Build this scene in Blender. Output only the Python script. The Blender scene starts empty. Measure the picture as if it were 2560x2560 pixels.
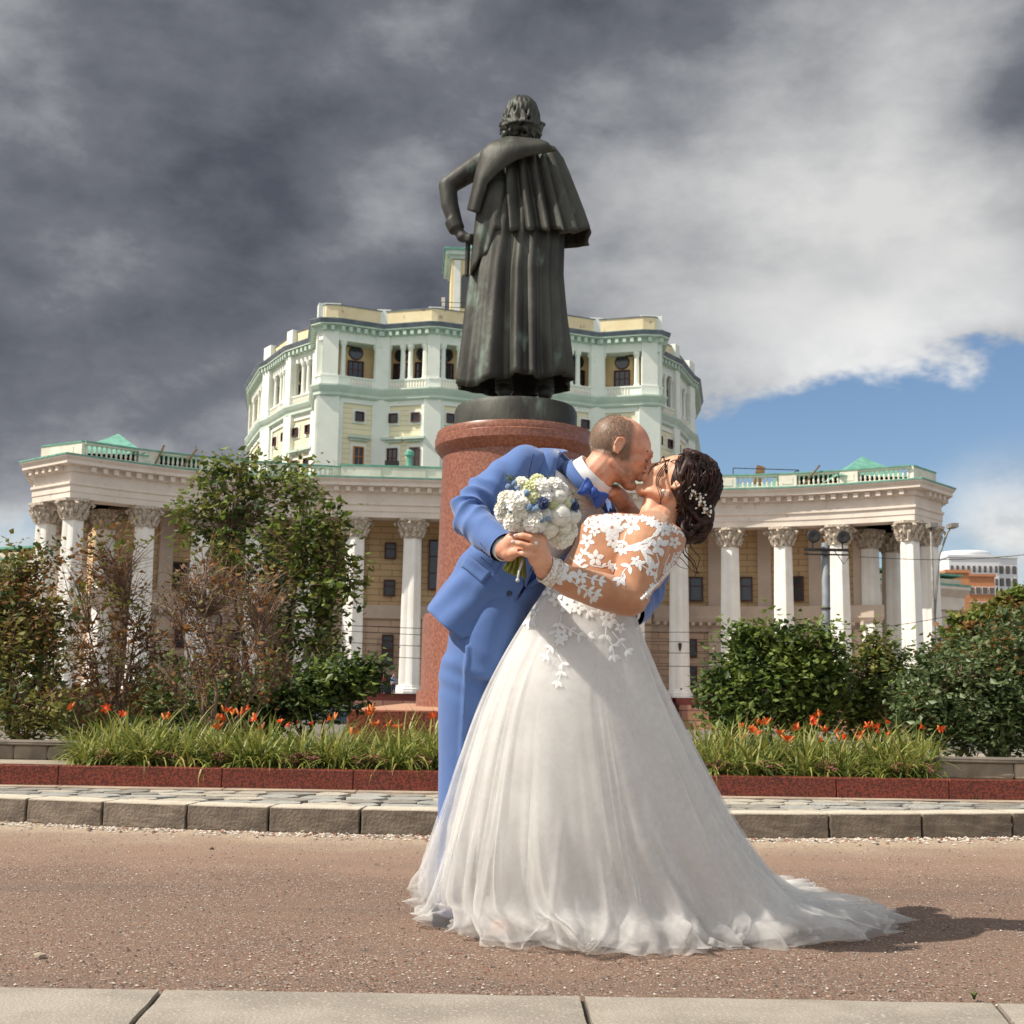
import bpy, bmesh, math, random
import numpy as np
from mathutils import Vector, Matrix, Euler, noise as mnoise
random.seed(7)
sc = bpy.context.scene
COL = sc.collection
R = math.radians
# ---------------------------------------------------------------- camera
EYE = 0.72; FPX = 3180.0
PITCH = math.atan(450.5/FPX); ROLL = R(0.9)
cam_d = bpy.data.cameras.new('camera'); cam = bpy.data.objects.new('camera', cam_d); COL.objects.link(cam)
cam_d.sensor_width = 36; cam_d.lens = 36*FPX/2560; cam_d.clip_end = 6000; cam_d.clip_start = 0.05
CR = Matrix.Rotation(R(90)+PITCH, 3, 'X') @ Matrix.Rotation(ROLL, 3, 'Z')
cam.matrix_world = Matrix.Translation((0, 0, EYE)) @ CR.to_4x4()
cam_d.dof.use_dof = True; cam_d.dof.focus_distance = 3.95; cam_d.dof.aperture_fstop = 13.0
sc.camera = cam
def P(x, y, Y):
    """point of the world plane y=Y seen at native photo pixel (x,y)"""
    d = CR @ Vector(((x-1280)/FPX, (1280-y)/FPX, -1)); d *= Y/d.y
    return Vector((d.x, d.y, d.z+EYE))
def G(x, y, z=0.0):
    d = CR @ Vector(((x-1280)/FPX, (1280-y)/FPX, -1)); d *= (z-EYE)/d.z
    return Vector((d.x, d.y, z))
# ---------------------------------------------------------------- light
SUN_EL, SUN_AZ = R(50), R(-105)      # azimuth: 0 = +Y (away), -90 = from the left
sdir = Vector((math.sin(SUN_AZ)*math.cos(SUN_EL), math.cos(SUN_AZ)*math.cos(SUN_EL), math.sin(SUN_EL)))
sd = bpy.data.lights.new('sun', 'SUN'); so = bpy.data.objects.new('sun', sd); COL.objects.link(so)
sd.energy = 5.0; sd.angle = R(0.55); sd.color = (1.0, 0.925, 0.81)
so.rotation_euler = sdir.to_track_quat('Z', 'Y').to_euler()
sc.view_settings.view_transform = 'Standard'; sc.view_settings.look = 'None'
sc.view_settings.exposure = 0.15; sc.view_settings.gamma = 1.0; sc.view_settings.use_curve_mapping = False
# ---------------------------------------------------------------- node helpers
class NT:
    def __init__(s, nt): s.nt = nt; s.N = nt.nodes; s.L = nt.links
    def add(s, t, **kw):
        n = s.N.new(t)
        for k, v in kw.items():
            if k == 'inp':
                for a, b in v.items():
                    if isinstance(b, bpy.types.NodeSocket): s.L.new(b, n.inputs[a])
                    else: n.inputs[a].default_value = b
            else: setattr(n, k, v)
        return n
    def math(s, op, a, b=None, c=None, clamp=False):
        n = s.N.new('ShaderNodeMath'); n.operation = op; n.use_clamp = clamp
        for i, v in enumerate((a, b, c)):
            if v is None: continue
            if isinstance(v, bpy.types.NodeSocket): s.L.new(v, n.inputs[i])
            else: n.inputs[i].default_value = v
        return n.outputs[0]
    def smooth(s, v, a, b, lo=0.0, hi=1.0):
        n = s.N.new('ShaderNodeMapRange'); n.interpolation_type = 'SMOOTHSTEP'
        for i, q in enumerate((v, a, b, lo, hi)):
            if isinstance(q, bpy.types.NodeSocket): s.L.new(q, n.inputs[i])
            else: n.inputs[i].default_value = q
        return n.outputs[0]
    def mix(s, f, a, b, mode='MIX'):
        n = s.N.new('ShaderNodeMix'); n.data_type = 'RGBA'; n.blend_type = mode
        for i, q in ((0, f), (6, a), (7, b)):
            if isinstance(q, bpy.types.NodeSocket): s.L.new(q, n.inputs[i])
            elif i == 0: n.inputs[i].default_value = q
            else: n.inputs[i].default_value = (*q[:3], 1)
        return n.outputs[2]
    def noise(s, vec, scale, detail=5, rough=0.55, dist=0.0, out=0):
        n = s.N.new('ShaderNodeTexNoise'); s.L.new(vec, n.inputs['Vector'])
        n.inputs['Scale'].default_value = scale; n.inputs['Detail'].default_value = detail
        n.inputs['Roughness'].default_value = rough; n.inputs['Distortion'].default_value = dist
        return n.outputs[out]
def rgb(r, g, b):
    f = lambda c: (c/255/12.92) if c/255 <= .04045 else ((c/255+.055)/1.055)**2.4
    return (f(r), f(g), f(b))
# ---------------------------------------------------------------- sky
sc.cycles.max_bounces = 7; sc.cycles.diffuse_bounces = 3; sc.cycles.glossy_bounces = 2; sc.cycles.transmission_bounces = 4; sc.cycles.transparent_max_bounces = 10
w = bpy.data.worlds.new('World'); sc.world = w; w.use_nodes = True
q = NT(w.node_tree); q.N.clear()
wo = q.add('ShaderNodeOutputWorld'); bg = q.add('ShaderNodeBackground'); q.L.new(bg.outputs[0], wo.inputs[0])
sky = q.add('ShaderNodeTexSky'); sky.sky_type = 'NISHITA'; sky.sun_disc = False
sky.sun_elevation = SUN_EL; sky.sun_rotation = SUN_AZ; sky.air_density = 1.0; sky.dust_density = 0.6; sky.ozone_density = 1.6
D = q.add('ShaderNodeTexCoord').outputs['Generated']
sx = q.add('ShaderNodeSeparateXYZ'); q.L.new(D, sx.inputs[0])
dx, dy, dz = sx.outputs
st = q.add('ShaderNodeMapping'); q.L.new(D, st.inputs[0]); st.inputs['Scale'].default_value = (1, 1, 1.7)
V = st.outputs[0]
nbig = q.noise(V, 2.6, 3, .52); nmed = q.noise(V, 6.0, 5, .55); nfin = q.noise(V, 13.0, 6, .62, .12)
def blob(x, y, s):
    d = (CR @ Vector(((x/0.7547-1280)/FPX, (1280-y/0.7547)/FPX, -1))).normalized()
    vm = q.add('ShaderNodeVectorMath', operation='SUBTRACT'); q.L.new(D, vm.inputs[0]); vm.inputs[1].default_value = d
    ln = q.add('ShaderNodeVectorMath', operation='LENGTH'); q.L.new(vm.outputs[0], ln.inputs[0])
    return q.smooth(ln.outputs['Value'], s, 0.0)
# cloud brightness
b = q.math('MULTIPLY_ADD', nbig, 1.5, -0.43)
b = q.math('MULTIPLY_ADD', nmed, .85, q.math('SUBTRACT', b, .35))
b = q.math('MULTIPLY_ADD', nfin, .46, q.math('SUBTRACT', b, .21))
for (x, y, s, a) in ((1560, 330, .30, .27), (1420, 560, .26, .20), (1780, 560, .26, .20), (1120, 270, .09, .16), (180, 420, .16, .17), (700, 420, .08, .16),
                     (640, 150, .30, -.18), (230, 640, .26, -.22), (1250, 90, .22, -.34), (1925, 190, .10, -.34), (560, 320, .2, -.08), (820, 520, .10, -.12), (30, 150, .12, .08)):
    b = q.math('MULTIPLY_ADD', blob(x, y, s), a, b)
b = q.math('ADD', b, q.smooth(dy, .55, -.35, 0, .42))     # broken, sunlit cloud on the sun's side, behind the camera
cr = q.add('ShaderNodeValToRGB'); q.L.new(b, cr.inputs[0])
e = cr.color_ramp.elements
e[0].position = 0.08; e[0].color = (*rgb(84, 88, 98), 1); e[1].position = 1.0; e[1].color = (*rgb(222, 222, 221), 1)
n = e.new(0.34); n.color = (*rgb(117, 120, 129), 1); n = e.new(.62); n.color = (*rgb(172, 174, 177), 1)
cloud = q.add('ShaderNodeVectorMath', operation='SCALE'); q.L.new(cr.outputs[0], cloud.inputs[0]); cloud.inputs['Scale'].default_value = 8.7
# deck edge: rises to the right, bright rim, open blue sky below it
edge = q.smooth(dx, -.6, .5, .111, .250)
h = q.math('SUBTRACT', dz, edge)
h = q.math('ADD', h, q.math('MULTIPLY_ADD', nmed, .14, -.07))
h = q.math('ADD', h, q.math('MULTIPLY_ADD', nfin, .05, -.025))
deck = q.smooth(h, -.007, .012)
rim = q.math('MULTIPLY', q.smooth(h, .10, .015), q.smooth(dx, -.30, .15, .15, .34))
ccol = q.add('ShaderNodeVectorMath', operation='MULTIPLY_ADD')
q.L.new(cloud.outputs[0], ccol.inputs[0]); rr = q.add('ShaderNodeCombineXYZ'); one = q.math('MULTIPLY', q.math('MULTIPLY_ADD', rim, .9, 1.0), q.smooth(dy, .45, -.4, 1.0, 1.3))
for i in range(3): q.L.new(one, rr.inputs[i])
q.L.new(rr.outputs[0], ccol.inputs[1])
# low cumulus near the horizon
low = q.math('ADD', q.math('MULTIPLY_ADD', nmed, 1.1, -.58), q.math('MULTIPLY', nfin, .32))
lowm = q.math('MULTIPLY', q.smooth(low, .02, .16), q.smooth(dz, .17, .06))
lowm = q.math('MAXIMUM', lowm, q.math('MULTIPLY', blob(1905, 1010, .085), q.smooth(nmed, .28, .5)), clamp=True)
lowm = q.math('MAXIMUM', lowm, q.math('MULTIPLY', blob(10, 955, .045), q.smooth(nmed, .3, .5)), clamp=True)
ss = q.add('ShaderNodeVectorMath', operation='MULTIPLY'); q.L.new(sky.outputs[0], ss.inputs[0]); ss.inputs[1].default_value = (.90, .97, 1.04)
lowc = q.mix(q.smooth(nfin, .3, .7), tuple(c*10 for c in rgb(178, 184, 190)), tuple(c*10 for c in rgb(226, 226, 224)))
c1 = q.mix(lowm, ss.outputs[0], lowc)
c2 = q.mix(deck, c1, ccol.outputs[0])
q.L.new(c2, bg.inputs[0]); bg.inputs[1].default_value = 0.1
w.cycles.sampling_method = 'MANUAL'; w.cycles.sample_map_resolution = 512
# ---------------------------------------------------------------- materials
MATS = {}
def mat(name, col, col2=None, scale=4.0, rough=.6, bump=0.0, bscale=40.0, metal=0.0, vary=0.0, lo=.35, hi=.65, detail=5, spec=.5, trans=0.0, sss=0.0, col3=None, s3=1.0, lo3=.55, hi3=.7, stretch=(1, 1, 1), sheen=0, bdist=.01):
    if name in MATS: return MATS[name]
    m = bpy.data.materials.new(name); m.use_nodes = True; q = NT(m.node_tree)
    bs = q.N['Principled BSDF']; tc = q.add('ShaderNodeTexCoord').outputs['Object']
    mp = q.add('ShaderNodeMapping'); q.L.new(tc, mp.inputs[0]); mp.inputs['Scale'].default_value = stretch; tc = mp.outputs[0]
    oi = q.add('ShaderNodeObjectInfo').outputs['Random']
    if col2:
        c = q.mix(q.smooth(q.noise(tc, scale, detail), lo, hi), col, col2)
    else:
        v = q.add('ShaderNodeRGB'); v.outputs[0].default_value = (*col, 1); c = v.outputs[0]
    if col3: c = q.mix(q.smooth(q.noise(tc, s3, 4), lo3, hi3), c, col3)
    if vary:
        hs = q.add('ShaderNodeHueSaturation'); q.L.new(c, hs.inputs['Color']); q.L.new(q.math('MULTIPLY_ADD', oi, 2*vary, 1-vary), hs.inputs['Value']); c = hs.outputs[0]
    q.L.new(c, bs.inputs['Base Color'])
    bs.inputs['Roughness'].default_value = rough; bs.inputs['Metallic'].default_value = metal
    bs.inputs['Specular IOR Level'].default_value = spec
    if sss: bs.inputs['Subsurface Weight'].default_value = sss; bs.inputs['Subsurface Radius'].default_value = (.012, .005, .003)
    if sheen: bs.inputs['Sheen Weight'].default_value = sheen
    if bump:
        bn = q.add('ShaderNodeBump'); q.L.new(q.noise(tc, bscale, 6), bn.inputs['Height']); bn.inputs['Strength'].default_value = bump; bn.inputs['Distance'].default_value = bdist
        q.L.new(bn.outputs[0], bs.inputs['Normal'])
    if trans:
        out = q.N['Material Output']; tr = q.add('ShaderNodeBsdfTranslucent'); q.L.new(c, tr.inputs[0])
        mx = q.add('ShaderNodeMixShader'); mx.inputs[0].default_value = trans
        q.L.new(bs.outputs[0], mx.inputs[1]); q.L.new(tr.outputs[0], mx.inputs[2]); q.L.new(mx.outputs[0], out.inputs[0])
    MATS[name] = m
    return m
# ---------------------------------------------------------------- object helpers
def thing(name, label, cat, loc=(0, 0, 0), rz=0.0, group=None):
    o = bpy.data.objects.new(name, None); COL.objects.link(o); o.location = loc; o.rotation_euler = (0, 0, rz); o.empty_display_size = .2
    o['label'] = label; o['category'] = cat
    if group: o['group'] = group
    return o
def link(name, me, m=None, parent=None, loc=(0, 0, 0), rot=(0, 0, 0), scale=(1, 1, 1)):
    o = bpy.data.objects.new(name, me); COL.objects.link(o)
    if m is not None and len(me.materials) == 0: me.materials.append(m)
    if parent: o.parent = parent
    o.location = loc; o.rotation_euler = rot; o.scale = scale
    return o
def tag(o, label=None, cat=None, group=None, kind=None):
    for k, v in (('label', label), ('category', cat), ('group', group), ('kind', kind)):
        if v: o[k] = v
    return o
class MB:
    def __init__(s): s.v = []; s.f = []; s.m = []
    def add(s, vs, fs, mi=0):
        k = len(s.v); s.v += [tuple(p) for p in vs]; s.f += [tuple(i+k for i in f) for f in fs]; s.m += [mi]*len(fs)
        return s
    def box(s, c, d, rz=0.0, taper=1.0, mi=0):
        x, y, z = (q/2 for q in d); ca, sa = math.cos(rz), math.sin(rz); vs = []
        for k, t in ((-1, 1), (1, taper)):
            for (i, j) in ((-1, -1), (1, -1), (1, 1), (-1, 1)):
                a, b = i*x*t, j*y*t; vs.append((c[0]+a*ca-b*sa, c[1]+a*sa+b*ca, c[2]+k*z))
        return s.add(vs, [(3, 2, 1, 0), (4, 5, 6, 7), (0, 1, 5, 4), (1, 2, 6, 5), (2, 3, 7, 6), (3, 0, 4, 7)], mi)
    def prism(s, poly, z0, z1, mi=0):
        n = len(poly); vs = [(p[0], p[1], z0) for p in poly]+[(p[0], p[1], z1) for p in poly]
        return s.add(vs, [tuple(range(n-1, -1, -1)), tuple(range(n, 2*n))]+[(i, (i+1) % n, n+(i+1) % n, n+i) for i in range(n)], mi)
    def lathe(s, prof, n=24, c=(0, 0, 0), mi=0, shape=None):
        vs = []; fs = []
        for (r, z) in prof:
            for i in range(n):
                a = 2*math.pi*i/n; k = shape(a) if shape else 1.0
                vs.append((c[0]+r*k*math.cos(a), c[1]+r*k*math.sin(a), c[2]+z))
        for j in range(len(prof)-1):
            for i in range(n): fs.append((j*n+i, j*n+(i+1) % n, (j+1)*n+(i+1) % n, (j+1)*n+i))
        fs.append(tuple(range(n-1, -1, -1))); k = (len(prof)-1)*n; fs.append(tuple(range(k, k+n)))
        return s.add(vs, fs, mi)
    def tube(s, pts, rad, n=6, mi=0, cap=True):
        pts = [Vector(p) for p in pts]
        if not hasattr(rad, '__len__'): rad = [rad]*len(pts)
        vs = []; fs = []; up = None
        for i, p in enumerate(pts):
            t = (pts[min(i+1, len(pts)-1)]-pts[max(i-1, 0)])
            t = t.normalized() if t.length > 1e-9 else Vector((0, 0, 1))
            if up is None: up = t.orthogonal().normalized()
            up = (up-t*up.dot(t)); up = up.normalized() if up.length > 1e-6 else t.orthogonal().normalized()
            bi = t.cross(up)
            for k in range(n):
                a = 2*math.pi*k/n; vs.append(p+(up*math.cos(a)+bi*math.sin(a))*rad[i])
        for j in range(len(pts)-1):
            for k in range(n): fs.append((j*n+k, j*n+(k+1) % n, (j+1)*n+(k+1) % n, (j+1)*n+k))
        if cap: fs.append(tuple(range(n-1, -1, -1))); k = (len(pts)-1)*n; fs.append(tuple(range(k, k+n)))
        return s.add(vs, fs, mi)
    def sweep(s, path, prof, closed=False, mi=0, cap=True):
        """path: plan points, profile: closed ring of (offset to the right of travel, z)"""
        n = len(path); P2 = [Vector(p) for p in path]; m = len(prof); vs = []; fs = []
        for i in range(n):
            a = P2[i]-P2[i-1] if (i or closed) else P2[1]-P2[0]
            b = P2[(i+1) % n]-P2[i] if (i < n-1 or closed) else a
            a = a.normalized(); b = b.normalized(); na = Vector((a.y, -a.x)); nb = Vector((b.y, -b.x))
            mt = na+nb; mt = mt/max(.3, mt.length_squared)*2 if mt.length > .01 else na
            for (o, z) in prof: vs.append((P2[i].x+mt.x*o, P2[i].y+mt.y*o, z))
        for i in range(n if closed else n-1):
            j = (i+1) % n
            for k in range(m): fs.append((i*m+k, j*m+k, j*m+(k+1) % m, i*m+(k+1) % m))
        if cap and not closed: fs.append(tuple(range(m))); fs.append(tuple(range((n-1)*m+m-1, (n-1)*m-1, -1)))
        return s.add(vs, fs, mi)
    def mesh(s, name, mats=None, smooth=False, flip=True):
        me = bpy.data.meshes.new(name); me.from_pydata(s.v, [], s.f)
        if mats:
            for m in (mats if isinstance(mats, (list, tuple)) else [mats]): me.materials.append(m)
            if len(me.materials) > 1: me.polygons.foreach_set('material_index', s.m)
        bm = bmesh.new(); bm.from_mesh(me); bmesh.ops.recalc_face_normals(bm, faces=bm.faces); bm.to_mesh(me); bm.free()
        if smooth: me.polygons.foreach_set('use_smooth', [True]*len(me.polygons))
        me.update(); return me
    def build(s, name, m, parent=None, smooth=False, loc=(0, 0, 0), rot=(0, 0, 0)):
        return link(name, s.mesh(name, m, smooth), None, parent, loc, rot)
def sharp(o, ang=35):
    me = o.data
    me.polygons.foreach_set('use_smooth', [True]*len(me.polygons))
    bm = bmesh.new(); bm.from_mesh(me); lim = R(ang)
    for e in bm.edges: e.smooth = not (len(e.link_faces) == 2 and e.calc_face_angle(0) > lim)
    bm.to_mesh(me); bm.free(); return o
def roughbox(d, seed=0, bev=.012, amp=.006, sub=3):
    """a worn stone block centred on its base: bevelled and slightly uneven"""
    rnd = random.Random(seed); bm = bmesh.new(); bmesh.ops.create_cube(bm, size=1)
    for v in bm.verts: v.co = Vector((v.co.x*d[0], v.co.y*d[1], (v.co.z+.5)*d[2]))
    if sub: bmesh.ops.subdivide_edges(bm, edges=bm.edges[:], cuts=sub, use_grid_fill=True)
    for v in bm.verts:
        nv = Vector([rnd.uniform(-1, 1) for _ in range(3)])*amp
        if v.co.z < .001: nv.z = 0
        v.co += nv
    bmesh.ops.bevel(bm, geom=[e for e in bm.edges if len(e.link_faces) == 2 and e.calc_face_angle(0) > .9], offset=bev, segments=1, affect='EDGES')
    me = bpy.data.meshes.new('stone'); bm.to_mesh(me); bm.free(); return me
def evalmesh(o):
    dg = bpy.context.evaluated_depsgraph_get(); dg.update(); me = bpy.data.meshes.new_from_object(o.evaluated_get(dg)); return me
def fuse(mb, voxel, it=4, fac=.5, name='body'):
    me = mb.mesh(name); o = bpy.data.objects.new('tmp', me); COL.objects.link(o)
    r = o.modifiers.new('r', 'REMESH'); r.mode = 'VOXEL'; r.voxel_size = voxel; r.use_smooth_shade = True
    s = o.modifiers.new('s', 'SMOOTH'); s.iterations = it; s.factor = fac
    out = evalmesh(o); bpy.data.objects.remove(o); bpy.data.meshes.remove(me); out.name = name
    out.materials.clear(); out.polygons.foreach_set('use_smooth', [True]*len(out.polygons)); return out
def getco(me):
    a = np.empty(len(me.vertices)*3, np.float32); me.vertices.foreach_get('co', a); return a.reshape(-1, 3)
def getno(me):
    a = np.empty(len(me.vertices)*3, np.float32); me.vertex_normals.foreach_get('vector', a); return a.reshape(-1, 3)
def setco(me, a): me.vertices.foreach_set('co', np.asarray(a, np.float32).ravel()); me.update()
def blob3(mb, c, rad, n=10, m=8, rot=None):
    """ellipsoid"""
    vs = []; c = Vector(c)
    for j in range(1, m):
        ph = math.pi*j/m
        for i in range(n):
            a = 2*math.pi*i/n; p = Vector((rad[0]*math.sin(ph)*math.cos(a), rad[1]*math.sin(ph)*math.sin(a), rad[2]*math.cos(ph))); vs.append(p)
    vs += [Vector((0, 0, rad[2])), Vector((0, 0, -rad[2]))]
    if rot is not None: vs = [rot @ p for p in vs]
    vs = [p+c for p in vs]; fs = []
    for j in range(m-2):
        for i in range(n): fs.append((j*n+i, (j+1)*n+i, (j+1)*n+(i+1) % n, j*n+(i+1) % n))
    t = len(vs)-2
    for i in range(n): fs.append((t, i, (i+1) % n)); fs.append((t+1, (m-2)*n+(i+1) % n, (m-2)*n+i))
    mb.add(vs, fs)
def limb(mb, pts, rad, n=12):
    """tapered limb with round ends; a radius may be (ra, rb, axis) for a flattened section"""
    pts = [Vector(p) for p in pts]
    mb.tube(pts, rad, n)
    for p, r in ((pts[0], rad[0]), (pts[-1], rad[-1])): blob3(mb, p, (r, r, r), n, 7)
def loft(mb, secs, n=32, cap=True, close=True):
    """secs: (centre, axis_a, axis_b[, exponent]) half-axis vectors"""
    vs = []; fs = []
    for sct in secs:
        c, a, b_ = (Vector(k) for k in sct[:3]); ex = sct[3] if len(sct) > 3 else 2.0
        for i in range(n):
            t = 2*math.pi*i/n; ct, st = math.cos(t), math.sin(t)
            ct = math.copysign(abs(ct)**(2/ex), ct); st = math.copysign(abs(st)**(2/ex), st); vs.append(c+a*ct+b_*st)
    for j in range(len(secs)-1):
        for i in range(n): fs.append((j*n+i, j*n+(i+1) % n, (j+1)*n+(i+1) % n, (j+1)*n+i))
    if cap: fs.append(tuple(range(n-1, -1, -1))); k = (len(secs)-1)*n; fs.append(tuple(range(k, k+n)))
    mb.add(vs, fs)
def subsurf(me, lv=1):
    o = bpy.data.objects.new('tmp', me); COL.objects.link(o); m = o.modifiers.new('s', 'SUBSURF'); m.levels = lv; m.render_levels = lv
    out = evalmesh(o); bpy.data.objects.remove(o); out.polygons.foreach_set('use_smooth', [True]*len(out.polygons)); return out
def solid(me, th, off=-1.0):
    o = bpy.data.objects.new('tmp', me); COL.objects.link(o); m = o.modifiers.new('s', 'SOLIDIFY'); m.thickness = th; m.offset = off
    out = evalmesh(o); bpy.data.objects.remove(o); out.polygons.foreach_set('use_smooth', [True]*len(out.polygons)); return out
def vnoise(co, sc_, seed=0.0):
    """cheap vectorised value noise in [-1,1]"""
    p = co*sc_+seed*17.31; i = np.floor(p).astype(np.int64); f = p-i; f = f*f*(3-2*f)
    def h(a, b, c):
        n = (a*374761393+b*668265263+c*2147483647) & 0xffffffff; n = ((n ^ (n >> 13))*1274126177) & 0xffffffff; return ((n ^ (n >> 16)) & 0xffff)/32767.5-1
    r = 0
    for dx_ in (0, 1):
        for dy_ in (0, 1):
            for dz_ in (0, 1):
                wgt = (f[:, 0] if dx_ else 1-f[:, 0])*(f[:, 1] if dy_ else 1-f[:, 1])*(f[:, 2] if dz_ else 1-f[:, 2])
                r = r+wgt*h(i[:, 0]+dx_, i[:, 1]+dy_, i[:, 2]+dz_)
    return r
# ================================================================ ground
def gmat():
    m = bpy.data.materials.new('gravel_asphalt'); m.use_nodes = True; q = NT(m.node_tree); bs = q.N['Principled BSDF']
    tc = q.add('ShaderNodeTexCoord').outputs['Object']
    vo = q.add('ShaderNodeTexVoronoi'); q.L.new(tc, vo.inputs['Vector']); vo.inputs['Scale'].default_value = 190
    cr = q.add('ShaderNodeValToRGB'); sp = q.add('ShaderNodeSeparateColor'); q.L.new(vo.outputs['Color'], sp.inputs[0]); q.L.new(sp.outputs[0], cr.inputs[0])
    e = cr.color_ramp.elements; cr.color_ramp.interpolation = 'CONSTANT'
    e[0].color = (*rgb(92, 78, 70), 1); e[1].position = .955; e[1].color = (*rgb(205, 196, 186), 1)
    for p, c in ((.18, (126, 104, 90)), (.40, (108, 90, 79)), (.58, (142, 116, 99)), (.74, (136, 97, 77)), (.86, (74, 63, 56))):
        k = e.new(p); k.color = (*rgb(*c), 1)
    mp2 = q.add('ShaderNodeMapping'); q.L.new(tc, mp2.inputs[0]); mp2.inputs['Scale'].default_value = (.35, 2.2, 1)
    streak = q.noise(mp2.outputs[0], 1.3, 5, .6); fine = q.noise(tc, 60, 4)
    sy = q.add('ShaderNodeSeparateXYZ'); q.L.new(tc, sy.inputs[0])
    big = q.noise(tc, .9, 4)
    c = q.mix(q.smooth(big, .35, .7, .1, .6), cr.outputs[0], rgb(132, 108, 92))
    c = q.mix(q.smooth(streak, .48, .72, 0, .5), c, rgb(94, 82, 74)); c = q.mix(q.smooth(fine, .35, .7, 0, .25), c, rgb(144, 121, 104)); c = q.mix(q.smooth(q.noise(tc, 2.3, 3), .56, .66, 0, .3), c, rgb(132, 106, 90))
    # dusty band of pale sand and grit swept along the kerb
    rad = q.math('ADD', sy.outputs[1], q.math('MULTIPLY', q.math('MULTIPLY', sy.outputs[0], sy.outputs[0]), -.045))
    nn = q.math('MULTIPLY_ADD', q.noise(tc, 2.6, 6), .9, -.45)
    dust = q.smooth(q.math('ADD', rad, nn), 5.6, 6.5, 0, .9)
    c = q.mix(dust, c, q.mix(q.smooth(q.noise(tc, 45, 4), .3, .7), rgb(196, 178, 154), rgb(160, 138, 118)))
    pink = q.math('MULTIPLY', q.smooth(q.math('ADD', rad, nn), 4.9, 5.5), q.smooth(q.math('ADD', rad, nn), 6.3, 5.6))
    c = q.mix(q.math('MULTIPLY', pink, .35), c, rgb(172, 142, 122))
    q.L.new(c, bs.inputs['Base Color']); bs.inputs['Roughness'].default_value = .85
    bn = q.add('ShaderNodeBump'); q.L.new(vo.outputs['Distance'], bn.inputs['Height']); bn.inputs['Strength'].default_value = .7; bn.inputs['Distance'].default_value = .005; bn.invert = True
    q.L.new(bn.outputs[0], bs.inputs['Normal']); return m
M_far = mat('far_paving', (.13, .115, .10), (.19, .165, .14), scale=.5, rough=.9)
# terrain: a sheet to the horizon, falling gently from the monument to the theatre
ys = [-80, -6, 7.3, 7.6, 24, 40, 60, 80, 100, 112, 300, 900, 4000]
zs = [-.05, -.05, -.05, .08, .08, -.6, -1.7, -2.6, -3.3, -3.6, -3.6, -3.6, -3.6]
xs = [-3000, -300, -100, -40, -20, -8, 0, 8, 20, 40, 100, 300, 3000]
me = bpy.data.meshes.new('ground')
me.from_pydata([(x, y, z) for y, z in zip(ys, zs) for x in xs], [], [(j*13+i, j*13+i+1, (j+1)*13+i+1, (j+1)*13+i) for j in range(12) for i in range(12)])
tag(link('ground', me, M_far), 'grey paved ground falling away towards the theatre', kind='structure')
M_grav = gmat()
def grid(x0, x1, y0, y1, nx, ny, zf):
    vs = [(x0+(x1-x0)*i/nx, y0+(y1-y0)*j/ny) for j in range(ny+1) for i in range(nx+1)]
    me = bpy.data.meshes.new('g'); me.from_pydata([(x, y, zf(x, y)) for x, y in vs], [], [(j*(nx+1)+i, j*(nx+1)+i+1, (j+1)*(nx+1)+i+1, (j+1)*(nx+1)+i) for j in range(ny) for i in range(nx)])
    me.polygons.foreach_set('use_smooth', [True]*len(me.polygons)); return me
def kerbY(x): return 6.55+(.062 if x < -.3 else .042)*(x+.3)**2 if abs(x) < 4 else 7.4+.2*(abs(x)-4)
yard = tag(link('gravel_yard', grid(-9, 9, -4, 7.3, 120, 80, lambda x, y: .004*mnoise.noise((x*1.1, y*1.1, 3)) + .0), M_grav), 'brown gravelly asphalt of the yard', kind='structure')
# loose grit: one mesh of small stones, uncountable
rnd = random.Random(3); mb = MB()
M_p = [mat('grit_pale', rgb(196, 186, 174), rough=.8), mat('grit_dark', rgb(74, 64, 58), rough=.8), mat('grit_red', rgb(140, 92, 72), rough=.8), mat('grit_grey', rgb(140, 128, 118), rough=.8)]
def pebble(c, r, mi):
    vs = []; sq = rnd.uniform(.45, .8); a0 = rnd.uniform(0, 6)
    for k in range(5): a = a0+k*1.2566; rr = r*rnd.uniform(.75, 1.2); vs.append((c[0]+rr*math.cos(a), c[1]+rr*math.sin(a), c[2]+r*.1))
    vs.append((c[0]+rnd.uniform(-.2, .2)*r, c[1]+rnd.uniform(-.2, .2)*r, c[2]+r*sq))
    mb.add(vs, [(i, (i+1) % 5, 5) for i in range(5)], mi)
for i in range(7000):
    y = 3.12+(rnd.random()**1.5)*3.3; x = rnd.uniform(-.46, .46)*y
    pebble((x, y, .002), rnd.choice((.0022, .003, .003, .004, .005)), rnd.choices((0, 1, 2, 3), (2, 4, 3, 5))[0])
for i in range(2600):
    x = rnd.uniform(-3.2, 3.2); y = kerbY(x)-.01-abs(rnd.gauss(0, .10))
    pebble((x, y, .001), rnd.choice((.004, .006, .009, .013)), rnd.choices((0, 1, 2, 3), (6, 1, 1.2, 3))[0])
tag(mb.build('grit', M_p), 'small loose stones scattered over the gravel yard', 'gravel', kind='stuff')
M_st = mat('loose_stone', rgb(186, 172, 152), rgb(150, 136, 118), scale=30, rough=.85, bump=.3)
M_stb = mat('loose_brick', rgb(150, 84, 62), rgb(120, 70, 55), scale=30, rough=.9, bump=.3)
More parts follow.
